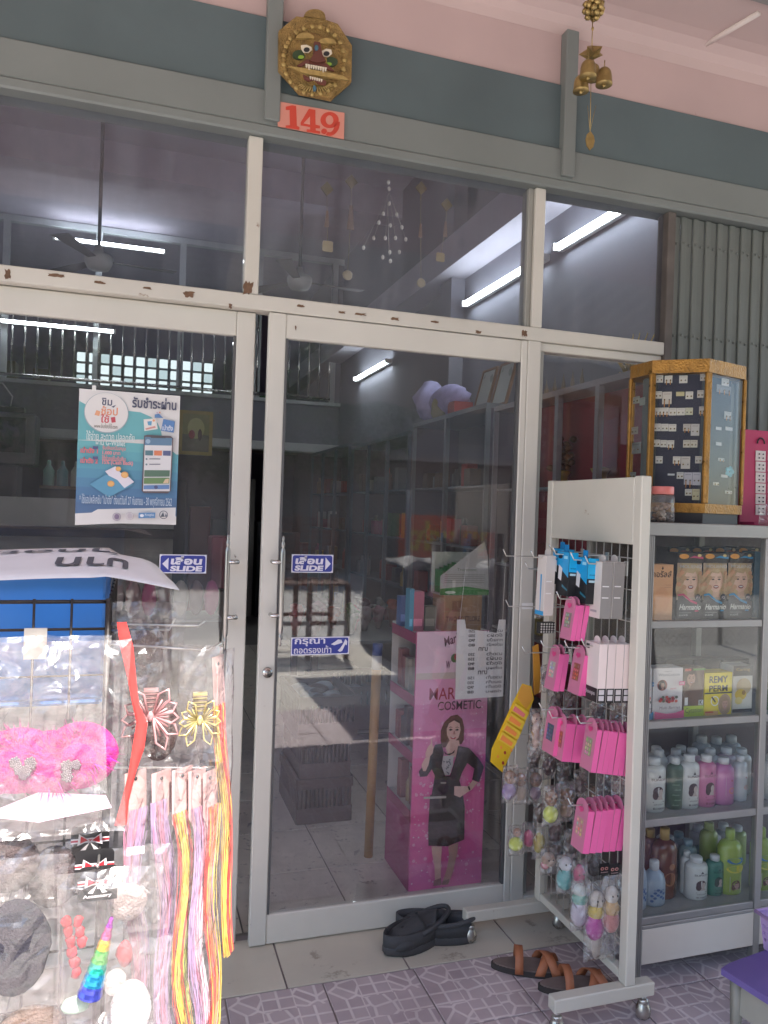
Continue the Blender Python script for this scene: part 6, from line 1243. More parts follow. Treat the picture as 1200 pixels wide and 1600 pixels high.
# claw clips
def claw(cx, cy_, y, s_, mat, wingdir):
    def f(t, p):
        c = YP(cx, cy_, y)
        for sg in (-1, 1):
            q = MB()
            for k in range(5):
                a = (-1.15 + .55 * k); L = (.046, .040, .033, .034, .040)[k] * s_; q_a = c + Vector((sg * .004, -.004, 0)); tip = c + Vector((sg * math.cos(a) * L, -.004 - .004 * k % 2, math.sin(a) * L)); side = Vector((-sg * math.sin(a), 0, math.cos(a))) * .0075 * s_
                mid = q_a.lerp(tip, .72); q.tube([q_a, mid + side, tip, mid - side, q_a], .0016 * s_, mat, n=6)
                q.tube([q_a, q_a.lerp(tip, .6)], .0012 * s_, mat, n=5)
            q.build('wing', t)
        q = MB(); q.blob(c + Vector((0, -.006, 0)), (.006, .006, .009), mat, 10, 8); q.build('centre', t)
        q = MB(); q.box(c + Vector((-.012, .004, .012)), c + Vector((.012, .012, .045)), mat)
        for k in range(4): q.tube([c + Vector((-.014, 0, .018 + k * .007)), c + Vector((.014, 0, .018 + k * .007))], .0012, M((.12, .08, .07), .5), n=5)
        q.build('claw', t)
    return f
ROSE = M((.62, .34, .34), .32, metal=.5, var=.1); GOLDC = M((.62, .52, .24), .3, metal=.6, var=.1)
flatbag(222, 1095, YL + .03, .105, .20, 'claw_clip', 'rose butterfly claw clip in a clear bag behind the red ribbon', claw(235, 1118, YL + .02, 1.4, ROSE, 1), 61, 'claw clip', R(20), .018)
flatbag(310, 1098, YL + .02, .085, .20, 'claw_clip', 'gold butterfly claw clip in a clear bag at the hook tip', claw(312, 1124, YL + .01, 1.05, GOLDC, 1), 62, 'claw clip', R(-30), .016)
# red ribbon
q = MB(); pts = [YP(x, y, YL - .02) for x, y in ((190, 972), (198, 1010), (206, 1060), (212, 1100), (222, 1130), (216, 1170), (206, 1210), (196, 1250), (188, 1290))]
for i in range(len(pts) - 1):
    w0, w1 = [.0075 * (1 + .35 * math.sin(k * 1.7)) for k in (i, i + 1)]
    q.add([pts[i] + Vector((-w0, .002 * (-1) ** i, 0)), pts[i] + Vector((0, -.003, 0)), pts[i] + Vector((w0, .002, 0)), pts[i + 1] + Vector((w1, .002, 0)), pts[i + 1] + Vector((0, -.003, 0)), pts[i + 1] + Vector((-w1, -.002 * (-1) ** i, 0))], [(0, 1, 4, 5), (1, 2, 3, 4)], M((.60, .05, .045), .4, var=.15, scale=40), smooth=True)
tag(q.build('ribbon'), 'long red ribbon hanging across the butterfly clip bags', 'ribbon')

# hair extension packs: long sleeve, pink header card, coloured strands
SLEEVE = glassmat('long_sleeve', (.96, .94, .94), .03, .10, 1.5, .5, 26, (.9, .85, .85), .02)
def hair_pack(px, ptop, pbot, y, w, cols, label, card, seed, ang=0.0, lean=0.0):
    a, c = YP(px, ptop, y), YP(px + lean, pbot, y); h = a.z - c.z; t = thing('hair_extension_pack', label, 'hair extension', Vector(((a.x + c.x) / 2, y, c.z)))
    rn = random.Random(seed); ca, sa = math.cos(ang), math.sin(ang); X = lambda u, v, d=0: a.lerp(c, v) + Vector((u * ca - d * sa, u * sa + d * ca, 0))
    cl = card
    q = MB(); vs = [X(-w * .42, .02), X(w * .42, .02), X(w * .42, cl), X(w * .05, cl + .05), X(-w * .42, cl - .03)]; q.add(vs + [v + Vector((0, .0008, 0)) for v in vs], [(4, 3, 2, 1, 0), (5, 6, 7, 8, 9)], M((.55, .36, .34), .6, var=.06)); o = q.build('header_card', t)
    q = MB(); q.tube([X(0, .045, -.0012), X(0, .045, .0014)], .003, DARK, n=8); q.build('punch_hole', o)
    q = MB(); N = 60
    for k in range(N):
        u = rn.uniform(-.36, .36) * w; ph = rn.uniform(0, 1.2); am = w * .21; dd = rn.uniform(-.005, .003) - .0015; pts = []; rn_am = rn.uniform(.5, 1.5); ci = cols[int((u / w + .36) / .72 * len(cols)) % len(cols)] if rn.random() < .75 else rn.choice(cols)
        for i in range(13): v = cl * .72 + (1 - cl * .72) * i / 12 * .97; pts.append(X(max(-.45 * w, min(.45 * w, u * (1 - .25 * i / 12) + am * rn_am * math.sin(v * 10 + ph * .8 + seed))), v, dd))
        wv = Vector((w * rn.uniform(.004, .012), 0, 0)); vs, fs = [], []
        for p in pts: vs += [p - wv, p + wv]
        for i in range(12): fs.append((2 * i, 2 * i + 1, 2 * i + 3, 2 * i + 2))
        q.add(vs, fs, M(ci, .3, var=.2, scale=50, coat=.4))
    o = q.build('hair_strands', t); o['kind'] = 'stuff'
    bag_sheet(a.lerp(c, .5), w, h, .010, seed, t, SLEEVE, ang, 'sleeve', 4, 16)
RD, YE, PKK, LI, OR = (.52, .06, .05), (.56, .42, .07), (.48, .19, .28), (.36, .25, .40), (.54, .20, .08)
hair_pack(340, 1015, 1500, YL + .035, .048, [YE, RD, RD], 'red and yellow hair extension in the sleeve at the hook tip', .24, 71, R(55), 18)
hair_pack(252, 1195, 1660, YL - .01, .05, [LI, PKK, LI], 'lilac hair extension sleeve behind the unicorn bag', .16, 72, R(40), 6)
hair_pack(285, 1190, 1670, YL - .005, .052, [RD, YE, YE, RD, (.5, .6, .1)], 'red and yellow hair extension with large pale header card', .22, 73, R(35), 2)
hair_pack(308, 1192, 1665, YL, .048, [LI, PKK, (.8, .7, .72)], 'pale pink hair extension between two red ones', .2, 74, R(40), 2)
hair_pack(328, 1195, 1640, YL + .01, .045, [RD, OR, PKK, YE], 'coral red hair extension second from the hook tip', .2, 75, R(45), 4)
hair_pack(212, 1195, 1670, YL - .004, .05, [PKK, LI], 'pink hair extension sleeve nearest the wire grid', .2, 76, R(35), 0)
CN = [('dark grey', (.10, .10, .12)), ('maroon', (.25, .06, .06)), ('slate', (.16, .18, .2)), ('pale grey', (.32, .30, .28)), ('black', (.05, .05, .055)), ('red', (.32, .04, .04)), ('green', (.06, .16, .07)), ('tan', (.26, .18, .12)), ('brown', (.14, .10, .08)), ('pink', (.35, .1, .16)), ('white', (.5, .48, .46)), ('blue', (.08, .14, .2)), ('yellow', (.4, .3, .1))]
# ------------------------------------------------------------------ pink cosmetic stand behind the right door
PX0, PX1, PY0, PY1, PZ = 1.056, 1.366, .20, .50, 1.012
cs = thing('cosmetic_stand', 'pink cardboard cosmetic stand with printed woman just inside the right door', 'cosmetic stand', (1.21, .35, 0))
PINKP = srgb(214, 90, 150)
q = MB(); q.box((PX0, PY0, 0), (PX1, PY0 + .008, PZ), PRINT, srgb(214, 96, 152)); q.build('front_panel', cs)
q = MB(); s = Sheet(q, (PX0, PY0, 0), UX, UZ, PRINT, .0003); w, h = PX1 - PX0, PZ
grad = [srgb(236, 120, 180), srgb(240, 104, 170), srgb(242, 96, 164), srgb(242, 98, 166), srgb(240, 112, 172), srgb(236, 132, 182), srgb(236, 152, 194), srgb(238, 166, 200)]
for k in range(8): s.rect(0, h * .82 * k / 8, w, h * .82 * (k + 1) / 8, grad[k])
s.rect(0, h * .82, w, h, srgb(244, 212, 224)); s.rect(0, h * .815, w, h * .84, srgb(216, 200, 190))
rn = random.Random(12)
lay = s.lift()
for k in range(190):
    x, z, r_ = rn.uniform(.01, w - .01), rn.uniform(.01, h * .75), rn.choice((.0018, .0025, .004, .007)) * rn.uniform(.7, 1.2); cc = srgb(248, 176, 208) if r_ > .004 else srgb(252, 222, 236)
    vs = [s.at(x + r_ * math.cos(a * 1.047), z + r_ * math.sin(a * 1.047), lay + k * 4e-6) for a in range(6)]; q.add(vs, [tuple(range(6))], PRINT, cc)
s.text('MARKET', w * .19, h * .735, w * .66, h * .046, srgb(176, 40, 84), .004); s.text('COSMETIC', w * .31, h * .693, w * .60, h * .034, srgb(66, 40, 52), .004)
s.text('Marketa', w * .38, h * .94, w * .36, h * .035, srgb(90, 66, 66), .01, shear=.2, rot=.35); s.oval(w * .52, h * .895, .017, .018, srgb(70, 120, 70), 10); s.oval(w * .55, h * .90, .013, .014, srgb(205, 50, 84), 12); s.oval(w * .60, h * .885, .012, .013, srgb(214, 70, 100), 12); s.text('W', w * .4, h * .855, w * .06, h * .03, srgb(60, 40, 50), .02)
# the printed woman: outlines measured on the stand, in zoom units of the photograph (0.25 px each)
def W(x, y): p = YP(560 + x * .25, 1100 + y * .25, PY0); return (p.x - PX0, p.z)
WW = lambda l: [W(*p) for p in l]
sk, blk, hr, hr2 = srgb(236, 192, 176), srgb(40, 22, 30), srgb(112, 70, 52), srgb(84, 50, 40)
s.poly(WW([(535, 110), (575, 72), (615, 64), (645, 90), (657, 140), (655, 220), (640, 250), (600, 240), (560, 262), (525, 270), (510, 230), (512, 160)]), hr)
s.poly(WW([(565, 225), (625, 225), (630, 260), (600, 330), (560, 330), (540, 270)]), sk)
s.poly(WW([(548, 150), (560, 110), (600, 92), (628, 110), (635, 160), (622, 205), (592, 236), (565, 222), (550, 190)]), sk)
s.poly(WW([(545, 160), (552, 118), (590, 88), (632, 104), (640, 150), (630, 120), (595, 100), (562, 118)]), hr2)
for cx in (573, 612): s.poly(WW([(cx - 13, 160), (cx, 150), (cx + 13, 158), (cx, 165)]), srgb(48, 26, 26)); s.poly(WW([(cx - 15, 146), (cx, 138), (cx + 15, 145), (cx, 143)]), hr2)
s.poly(WW([(590, 165), (597, 165), (602, 186), (586, 186)]), srgb(190, 138, 124)); s.poly(WW([(566, 200), (585, 205), (606, 202), (598, 216), (576, 215)]), srgb(196, 50, 70)); s.poly(WW([(572, 203), (600, 204), (588, 209)]), srgb(232, 222, 216))
s.poly(WW([(510, 320), (590, 318), (585, 380), (565, 440), (520, 440), (505, 380)]), srgb(214, 208, 206))
for k in range(14): x, y = rn.uniform(512, 575), rn.uniform(330, 430); s.poly(WW([(x, y), (x + 14, y + 5), (x + 6, y + 14)]), srgb(120, 118, 124))
s.poly(WW([(525, 285), (545, 305), (575, 300), (595, 280), (590, 298), (560, 314), (535, 308)]), srgb(40, 24, 24))
s.poly(WW([(470, 250), (512, 240), (525, 300), (512, 380), (535, 445), (565, 440), (600, 330), (615, 255), (680, 268), (740, 330), (776, 385), (745, 482), (702, 465), (716, 398), (672, 362), (640, 420), (622, 470), (648, 560), (450, 560), (470, 440), (450, 400), (420, 445), (378, 448), (370, 415), (405, 370), (450, 300)]), blk)
s.poly(WW([(440, 560), (645, 560), (656, 640), (652, 838), (550, 880), (430, 876), (428, 760)]), srgb(38, 20, 26))
s.poly(WW([(400, 572), (540, 566), (540, 580), (400, 586)]), srgb(196, 186, 176)); s.poly(WW([(505, 480), (540, 480), (540, 490), (505, 490)]), srgb(170, 160, 150))
s.poly(WW([(386, 372), (408, 330), (440, 322), (430, 370), (412, 412), (395, 412)]), sk); s.poly(WW([(410, 300), (425, 262), (443, 240), (444, 212), (451, 212), (453, 250), (462, 262), (455, 300), (435, 325), (412, 326)]), sk)
s.poly(WW([(705, 468), (735, 482), (700, 525), (668, 545), (625, 575), (588, 560), (590, 505), (640, 505), (675, 505)]), sk); s.poly(WW([(672, 508), (682, 503), (690, 525), (682, 532)]), srgb(50, 30, 30))
s.poly(WW([(448, 878), (512, 880), (506, 980), (505, 1080), (470, 1110), (466, 1000), (452, 930)]), sk); s.poly(WW([(552, 878), (614, 855), (608, 920), (580, 1040), (556, 1105), (515, 1105), (545, 1010), (556, 940)]), srgb(196, 150, 138))
s.poly(WW([(462, 1090), (505, 1075), (510, 1118), (458, 1125)]), srgb(150, 110, 110)); s.poly(WW([(515, 1095), (560, 1080), (550, 1115), (512, 1118)]), srgb(150, 110, 110))
q.build('front_print', cs)
WHC = M((.55, .52, .48), .6, var=.05); PKC = M((.34, .06, .14), .55, var=.1)
q = MB(); q.box((PX1 - .006, PY0 + .0085, 0), (PX1, PY1, PZ), WHC); q.build('side_panel', cs); q = MB(); q.box((PX0, PY1 - .006, 0), (PX1 - .0065, PY1, PZ), WHC); q.build('back_panel', cs)
for z in (.29, .52, .74, .985):
    q = MB(); q.box((PX0, PY0 + .0085, z), (PX1 - .0065, PY1 - .0065, z + .012), WHC); o = q.build('shelf', cs); q = MB(); q.box((PX0 - .003, PY0 + .0085, z - .022), (PX0 - .0005, PY1 - .0065, z + .020), PKC); q.build('shelf_lip', o)
q = MB(); q.box((PX0 - .003, PY0 + .0085, 0), (PX0 + .002, PY1 - .0065, .267), M((.42, .08, .20), .55, var=.1)); q.build('base_panel', cs)
rn = random.Random(21)
for z in (.302, .532, .752):
    for k in range(5):
        y = PY0 + .035 + k * .052; hh = rn.uniform(.09, .16); q = MB(); cc = rn.choice([(.12, .10, .10), (.35, .26, .14), (.06, .16, .2), (.3, .12, .12), (.10, .13, .2), (.4, .36, .3)]); x = PX0 + .03 + rn.uniform(0, .02)
        if rn.random() < .5: q.lathe((x, y, z), [(.018, 0), (.019, .004), (.019, hh * .6), (.008, hh * .75), (.008, hh), (0, hh)], M(cc, .35), 14)
        else: q.box((x - .018, y - .02, z), (x + .018, y + .02, z + hh), M(cc, .5), bev=.001)
        tag(q.build('cosmetic_item'), 'small cosmetic pack on a side shelf of the pink stand', 'cosmetics', 'cosmetics on the pink stand shelves')
# on top of the stand
CB = M((.40, .24, .12), .8, var=.12, scale=14, bump=.1)
cz = PZ - .0145; t = thing('cardboard_carton', 'small brown cardboard carton on top of the pink stand', 'carton', (1.30, .36, .998)); a, c = YP(694, 960, .27), YP(757, 960, .27); z1 = YP(725, 930, .27).z
q = MB(); q.box((a.x, .27, .998), (c.x - .012, .40, z1), CB, bev=.002); q.build('box', t); q = MB(); s = Sheet(q, (a.x, .27, .998), UX, UZ); w_, h_ = c.x - a.x - .012, z1 - .998; s.text('TWO BOTTLORE', w_ * .05, h_ * .28, w_ * .9, h_ * .14, srgb(84, 50, 34), .01); s.rect(w_ * .2, h_ * .55, w_ * .45, h_ * .85, srgb(140, 100, 70)); q.build('print', t)
t = thing('treatment_display', 'green and white treatment sachet display box on the carton', 'display box', (1.30, .33, z1 + .001))
P_ = [YP(x, y, .262) for x, y in ((687, 933), (763, 931), (762, 870), (757, 846), (688, 900))]; zb_ = z1 + .001
for p in P_[:2]: p.z = zb_
q = MB(); slab(q, P_, .002, PRINT, srgb(176, 176, 168)); q.build('front', t)
q = MB(); slab(q, [P_[0] + Vector((0, -.0025, .001)), P_[1] + Vector((0, -.0025, .001)), P_[1] + Vector((0, -.0025, .022)), P_[0].lerp(P_[1], .5) + Vector((0, -.0025, .036)), P_[0] + Vector((0, -.0025, .026))], .0004, PRINT, srgb(52, 128, 52)); q.build('green_band', t)
q = MB(); s = Sheet(q, P_[0] + Vector((0, -.0025, 0)), UX, UZ); wl_ = (P_[1] - P_[0]).x; s.text('Treatment', wl_ * .33, .098, wl_ * .4, .012, srgb(120, 130, 110), .01); [s.rect(wl_ * .08, .05 + .008 * k, wl_ * .9, .0525 + .008 * k, srgb(140, 140, 130)) for k in range(5)]; s.oval(wl_ * .2, .012, wl_ * .11, .006, srgb(190, 205, 180), 14); q.build('print', t)
q = MB(); q.box((P_[0].x, .2625, zb_), (P_[1].x, .36, zb_ + .006), PRINT, srgb(170, 170, 160)); q.box((P_[0].x, .355, zb_), (P_[1].x, .36, zb_ + .17), PRINT, srgb(160, 165, 150)); q.build('tray', t)
for k in range(9):
    q = MB(); x = P_[0].x + .012 + k * .018; q.box((x, .275, zb_ + .0065), (x + .004, .35, zb_ + .10 + .007 * k), PRINT, srgb(40, 120, 56) if k < 5 else srgb(180, 178, 165)); tag(q.build('sachet'), 'green sachet standing in the treatment display', 'sachet', 'sachets in the treatment display')
t = MB(); pts = rounded(.085, .30, .03); t.prism(pts, (c.x - .05, .415, .998), UX, UZ, .006, PRINT, srgb(190, 60, 110)); t.prism([(a_ * .9 + .0042, c_ * .97 + .005) for a_, c_ in pts], (c.x - .05, .409, .998), UX, UZ, .0006, PRINT, srgb(200, 190, 180)); tag(t.build('backing_card'), 'pink round topped card standing behind the cardboard carton', 'card')
for k, (px0, px1, py, col, lab) in enumerate(((620, 638, 918, (.10, .36, .5), 'sky blue slim carton on the pink stand'), (638, 655, 922, (.5, .16, .22), 'pink and red patterned carton on the pink stand'), (656, 674, 945, (.20, .19, .14), 'olive box beside the brown carton'), (603, 620, 935, (.12, .2, .4), 'navy packet at the door side of the pink stand top'))):
    a, c = YP(px0, 960, .36), YP(px1, 960, .36); a.x = max(a.x, PX0 + .002) if k != 3 else a.x; q = MB(); zz = YP(px0, py, .36).z
    if k == 3: a.x, c.x = PX0 + .01, PX0 + .05
    yb = .30 if k != 3 else .43
    q.box((a.x, yb, .998), (max(c.x - .002, a.x + .02), yb + .05, zz), PRINT, col, bev=.001); s = Sheet(q, (a.x, yb, .998), UX, UZ); s.rect(.002, .02, (c.x - a.x) * .8, .05, tuple(min(1, v * 1.8 + .05) for v in col)); tag(q.build('product_carton'), lab, 'carton')

# yellow wooden post with taped top
t = thing('wooden_post', 'yellow brown round wooden post left of the pink stand', 'post', (.992, .53, 0)); pt = YP(592, 1040, .53)
q = MB(); q.tube([(.992, .53, 0), (pt.x - .01, .53, .80)], [.019, .021], M((.42, .22, .05), .5, var=.2, scale=9, bump=.1), n=14); q.build('shaft', t); q = MB(); q.tube([(pt.x - .0105, .53, .801), (pt.x - .009, .53, .86)], .022, M((.5, .5, .48), .4), n=14); q.build('tape_wrap', t); q = MB(); q.tube([(pt.x - .009, .53, .861), (pt.x - .008, .53, .91)], .022, M((.03, .07, .25), .4), n=14); q.build('blue_cap', t)

# ------------------------------------------------------------------ dark table with flowers, basket beneath
tb = thing('stock_table', 'dark steel table with artificial flowers inside the right door', 'table', (1.35, 2.1, 0)); TBM = M((.045, .025, .02), .5, var=.2)
q = MB(); q.box((.86, 1.68, .70), (1.85, 2.5, .72), M((.10, .12, .13), .5)); q.build('tabletop', tb)
for x, y in ((.88, 1.70), (.88, 2.46), (1.0, 1.70), (1.83, 1.70), (1.83, 2.46)): q = MB(); q.box((x - .018, y - .018, 0), (x + .018, y + .018, .699), TBM); q.build('leg', tb)
q = MB(); q.box((.86, 1.69, .14), (1.84, 1.72, .17), TBM); q.build('crossbar', tb)
bsk = thing('stock_basket', 'dark brown slotted plastic basket under the table of flowers', 'basket', (1.35, 2.05, .17)); BKM = M((.06, .032, .025), .5)
q = MB()
for (a, c) in (((1.08, 1.78), (1.62, 1.78)), ((1.62, 1.78), (1.62, 2.3)), ((1.62, 2.3), (1.08, 2.3)), ((1.08, 2.3), (1.08, 1.78))):
    A, B = Vector((*a, 0)), Vector((*c, 0)); d = (B - A); n_ = 14
    for k in range(n_): p = A + d * ((k + .5) / n_); e = d.normalized() * (d.length / n_ * .3); q.box(p - Vector((abs(e.x) + .003, abs(e.y) + .003, -.32)), p + Vector((abs(e.x) + .003, abs(e.y) + .003, .40)), BKM)
    lo, hi = Vector((min(A.x, B.x) - .004, min(A.y, B.y) - .004, 0)), Vector((max(A.x, B.x) + .004, max(A.y, B.y) + .004, 0)); q.box(up(lo, .17), up(hi, .32), BKM); q.box(up(lo, .40), up(hi, .43), BKM)
q.build('side', bsk)
q = MB(); rn = random.Random(6)
for k in range(26): q.blob((rn.uniform(1.12, 1.58), rn.uniform(1.82, 2.26), .30 + rn.uniform(-.03, .06)), (.06, .05, .04), M(rn.choice([(.05, .03, .028), (.08, .05, .045), (.3, .34, .36)]), .5), 8, 6, .4, seed=k)
q.build('wrapped_stock', bsk)
def crate(x0, x1, y0, y1, z0, z1, label):
    t = thing('stock_crate', label, 'crate', ((x0 + x1) / 2, (y0 + y1) / 2, z0)); h = z1 - z0
    for (a, c, nm) in (((x0, y0), (x1, y0), 's'), ((x0, y0), (x0, y1), 'e'), ((x0, y1), (x1, y1), 's'), ((x1, y0), (x1, y1), 'e')):
        q = MB(); A, B = Vector((*a, 0)), Vector((*c, 0)); d = B - A; e = Vector((.005 if d.x == 0 else 0, .005 if d.y == 0 else 0, 0))
        q.box(up(A - e, z0), up(B + e, z0 + h * .35), BKM); q.box(up(A - e * 1.6, z1 - h * .22), up(B + e * 1.6, z1), BKM); n_ = 13
        for k in range(n_): p0, p1 = A + d * ((k + .28) / n_), A + d * ((k + .72) / n_); q.box(up(p0 - e * .6, z0 + h * .35), up(p1 + e * .6, z1 - h * .22), BKM)
        q.build('side', t)
    q = MB(); q.box((x0, y0, z0), (x1, y1, z0 + .008), BKM); q.build('bottom', t)
    q = MB(); rn_ = random.Random(int(z0 * 100))
    for k in range(14): q.blob((rn_.uniform(x0 + .06, x1 - .06), rn_.uniform(y0 + .06, y1 - .06), z0 + h * .72), (.055, .05, .035), M(rn_.choice([(.05, .03, .028), (.09, .055, .05), (.26, .30, .32)]), .4), 8, 6, .4, seed=k)
    q.build('contents', t)
crate(.76, 1.02, .92, 1.36, 0.0, .21, 'brown slotted crate at the bottom of the stack by the wooden post')
crate(.77, 1.01, .93, 1.35, .2105, .41, 'brown slotted crate in the middle of the stack by the wooden post')
crate(.75, 1.03, .90, 1.37, .4105, .60, 'brown slotted crate on top of the stack by the wooden post')
fcol = [(.25, .05, .07), (.22, .16, .17), (.10, .04, .05), (.25, .12, .15), (.16, .17, .16), (.28, .07, .04), (.06, .13, .06)]
for k in range(16):
    x, y = .93 + .058 * k, 1.80 + rn.uniform(0, .5); t = thing('flower_bunch', 'wrapped artificial flower bunch standing on the dark table', 'flowers', (x, y, .7205), 'flower bunches on the dark table'); c = fcol[k % 7]; q = MB(); zf_ = .80 + rn.uniform(0, .06)
    for j in range(9): a = j * 2.4; q.blob((x + .028 * math.cos(a) * (j / 9), y + .028 * math.sin(a) * (j / 9), zf_ + rn.uniform(-.035, .04)), .026, M(c, .8, var=.3, scale=40), 8, 6, .6, seed=k * 9 + j)
    q.build('blossom', t); q = MB(); q.lathe((x, y, .7205), [(.015, 0), (.045, .13)], M(tuple(min(.8, v * .7 + .06) for v in c), .4), 10); q.build('wrapping', t)

# ------------------------------------------------------------------ showcases along the right wall
XF = 2.04
def showcase(y0_, y1, z1, back, frame, posts, shelves, label, fill, bx=2.425):
    t = thing('wall_showcase', label, 'showcase', (2.24, (y0_ + y1) / 2, 0)); fm = frame
    q = MB(); q.box((bx, y0_ + .012, 0.452), (bx + .015, y1 - .013, z1 - .031), back); q.build('back_panel', t)
    q = MB(); q.box((XF, y0_, z1 - .03), (2.424, y1, z1), fm); q.build('top', t)
    q = MB(); q.box((XF, y0_, 0), (2.424, y1, .45), M((.08, .075, .08), .6)); q.build('plinth', t)
    for k in range(posts + 1): y = y0_ + (y1 - y0_) * k / posts; q = MB(); q.box((XF, max(y0_, y - .016), .4505), (XF + .03, min(y1, y + .016), z1 - .0305), fm); q.build('post', t)
    for z in shelves: q = MB(); q.box((XF + .031, y0_, z), (2.424, y1, z + .014), fm); q.build('shelf', t)
    for y in (y0_, y1 - .012): q = MB(); q.box((XF + .031, y, .451), (2.424, y + .011, z1 - .031), M((.12, .10, .12), .6)); q.build('end_panel', t)
    rn = random.Random(int(y0_ * 100))
    for z in [.45] + list(shelves):
        n_ = int((y1 - y0_) / .16)
        for k in range(n_):
            if rn.random() < (.25 - fill * .2 if fill else .9): continue
            y = y0_ + .06 + (y1 - y0_ - .12) * k / max(1, n_ - 1); hh = rn.uniform(.10, .22); x = XF + .08 + rn.uniform(0, .08); q = MB(); cw = rn.choice(CN); cc = cw[1]; zz = z + .0145 if z > .45 else .4505
            if rn.random() < .45: q.lathe((x, y, zz), [(.03, 0), (.032, .005), (.032, hh * .7), (.013, hh * .82), (.013, hh), (0, hh)], M(cc, .35), 12); kind = 'bottle'
            else: q.box((x - .04, y - .05, zz), (x + .04, y + .05, zz + hh), M(cc, .5), bev=.002); kind = 'carton'
            tag(q.build('shelf_' + kind), '%s stock %s on the shelves of %s' % (cw[0], kind, label.split(' with')[0]), kind, 'stock %ss on %s' % (kind, label.split(' with')[0]))
    return t
DKA = M((.22, .23, .25), .5, metal=.2, var=.08); BLU = M((.10, .13, .17), .5, var=.1)
showcase(.16, 1.62, 2.13, M((.30, .03, .045), .55, var=.1), M((.36, .34, .36), .45, metal=.3), 4, (.80, 1.18, 1.62), 'red backed wall showcase with gilt ornaments', 0.0, 2.20)
showcase(1.72, 3.05, 2.17, M((.10, .09, .10), .7), DKA, 2, (.85, 1.25, 1.65), 'tall grey wall showcase with bottles next to the red backed one', .6)
showcase(3.15, 4.85, 2.12, M((.10, .12, .15), .7), BLU, 3, (.85, 1.25, 1.65), 'blue grey wall showcase with stock before the far tube lamp', .6)
showcase(4.95, 6.7, 2.16, M((.12, .14, .17), .7), BLU, 3, (.85, 1.25, 1.65), 'farthest blue grey wall showcase with stock by the mezzanine', .6)
GILT = M((.55, .38, .08), .3, metal=.8, var=.2)
for k, (y, z) in enumerate(((.95, 1.6345), (1.30, 1.6345), (.6, 1.6345))):
    t = thing('gilt_ornament', ('gilt tree ornament on the upper shelf of the red showcase', 'pair of gilt frames leaning on the upper red shelf', 'low gilt bowl on the upper shelf of the red showcase')[k], 'ornament', (2.2, y, z)); q = MB()
    if k == 1:
        for d in (0, .05): q.box((2.10, y + d, z), (2.115, y + d + .012, z + .2), GILT); q.box((2.17, y + d, z), (2.185, y + d + .012, z + .2), GILT); q.box((2.10, y + d, z + .19), (2.185, y + d + .012, z + .2), GILT)
    else:
        q.lathe((2.12, y, z), [(.05, 0), (.055, .01), (.03, .03), (.035, .06), (.05, .08), (.02, .09), (0, .09)], GILT, 14)
        if k == 0: [q.blob((2.12 + rn.uniform(-.04, .04), y + rn.uniform(-.07, .07), z + .1 + rn.uniform(0, .16)), (.022, .022, .018), M((.16, .05, .02), .4, metal=.4), 7, 5, .3, seed=j) for j in range(30)]
    q.build('body', t)
t = thing('gilt_ornament', 'gilt crown ornament standing on top of the red showcase', 'ornament', (2.2, .62, 2.131)); q = MB(); rn = random.Random(9)
for k in range(36): a = k * 2.4; r_ = .05 * math.sqrt(k / 36); q.tube([(2.2, .5, 2.131), (2.2 + r_ * 2.4 * math.cos(a), .5 + r_ * 2.4 * math.sin(a), 2.19 + .05 * (k % 4))], [.006, .003], GILT, n=5)
q.build('body', t)
t = thing('spire_ornament', 'small row of gilt spires on top of the red showcase', 'ornament', (2.2, 1.1, 2.131)); q = MB()
for k in range(7): q.lathe((2.16, .85 + k * .09, 2.131), [(.02, 0), (.02, .012), (.008, .02), (.012, .05), (.004, .09), (0, .12)], M((.3, .25, .2), .4, metal=.5), 10)
q.build('body', t)
for k, y in enumerate((1.85, 2.12)):
    t = thing('photo_frame', 'brown photo frame leaning on the grey showcase %s' % ('beside the red one' if k == 0 else 'near the lilac bouquet'), 'photo frame', (2.18, y, 2.171)); q = MB(); q.box((-.01, -.11, 0), (.008, .11, .015), M((.2, .1, .05), .5)); q.box((-.01, -.11, .285), (.008, .11, .30), M((.2, .1, .05), .5)); q.box((-.01, -.11, .0155), (.008, -.095, .2845), M((.2, .1, .05), .5)); q.box((-.01, .095, .0155), (.008, .11, .2845), M((.2, .1, .05), .5)); q.build('frame', t, True); q = MB(); q.box((-.004, -.0945, .0155), (.004, .0945, .2845), M((.32, .36, .34), .3)); q.build('picture', t, True); t.rotation_euler = (0, R(14), 0)
t = thing('bouquet', 'lilac tulle wrapped bouquet on top of the wall showcases', 'bouquet', (2.16, 2.75, 2.171)); q = MB(); LT = M((.36, .33, .58), .8, var=.2, scale=20)
q.blob((2.16, 2.62, 2.30), (.12, .26, .12), LT, 16, 10, .25, seed=3); q.blob((2.14, 2.95, 2.34), (.12, .12, .16), M((.40, .38, .62), .8, var=.2, scale=20), 14, 9, .5, seed=4); q.build('tulle', t); q = MB(); q.blob((2.08, 2.62, 2.24), (.06, .08, .09), M((.3, .28, .16), .8), 10, 8, .4, seed=5); q.build('filler', t)
q = MB(); q.box((2.08, 2.33, 2.171), (2.22, 2.45, 2.26), M((.4, .06, .06), .5)); tag(q.build('gift_box'), 'small red box on the grey showcase beside the photo frames', 'box')

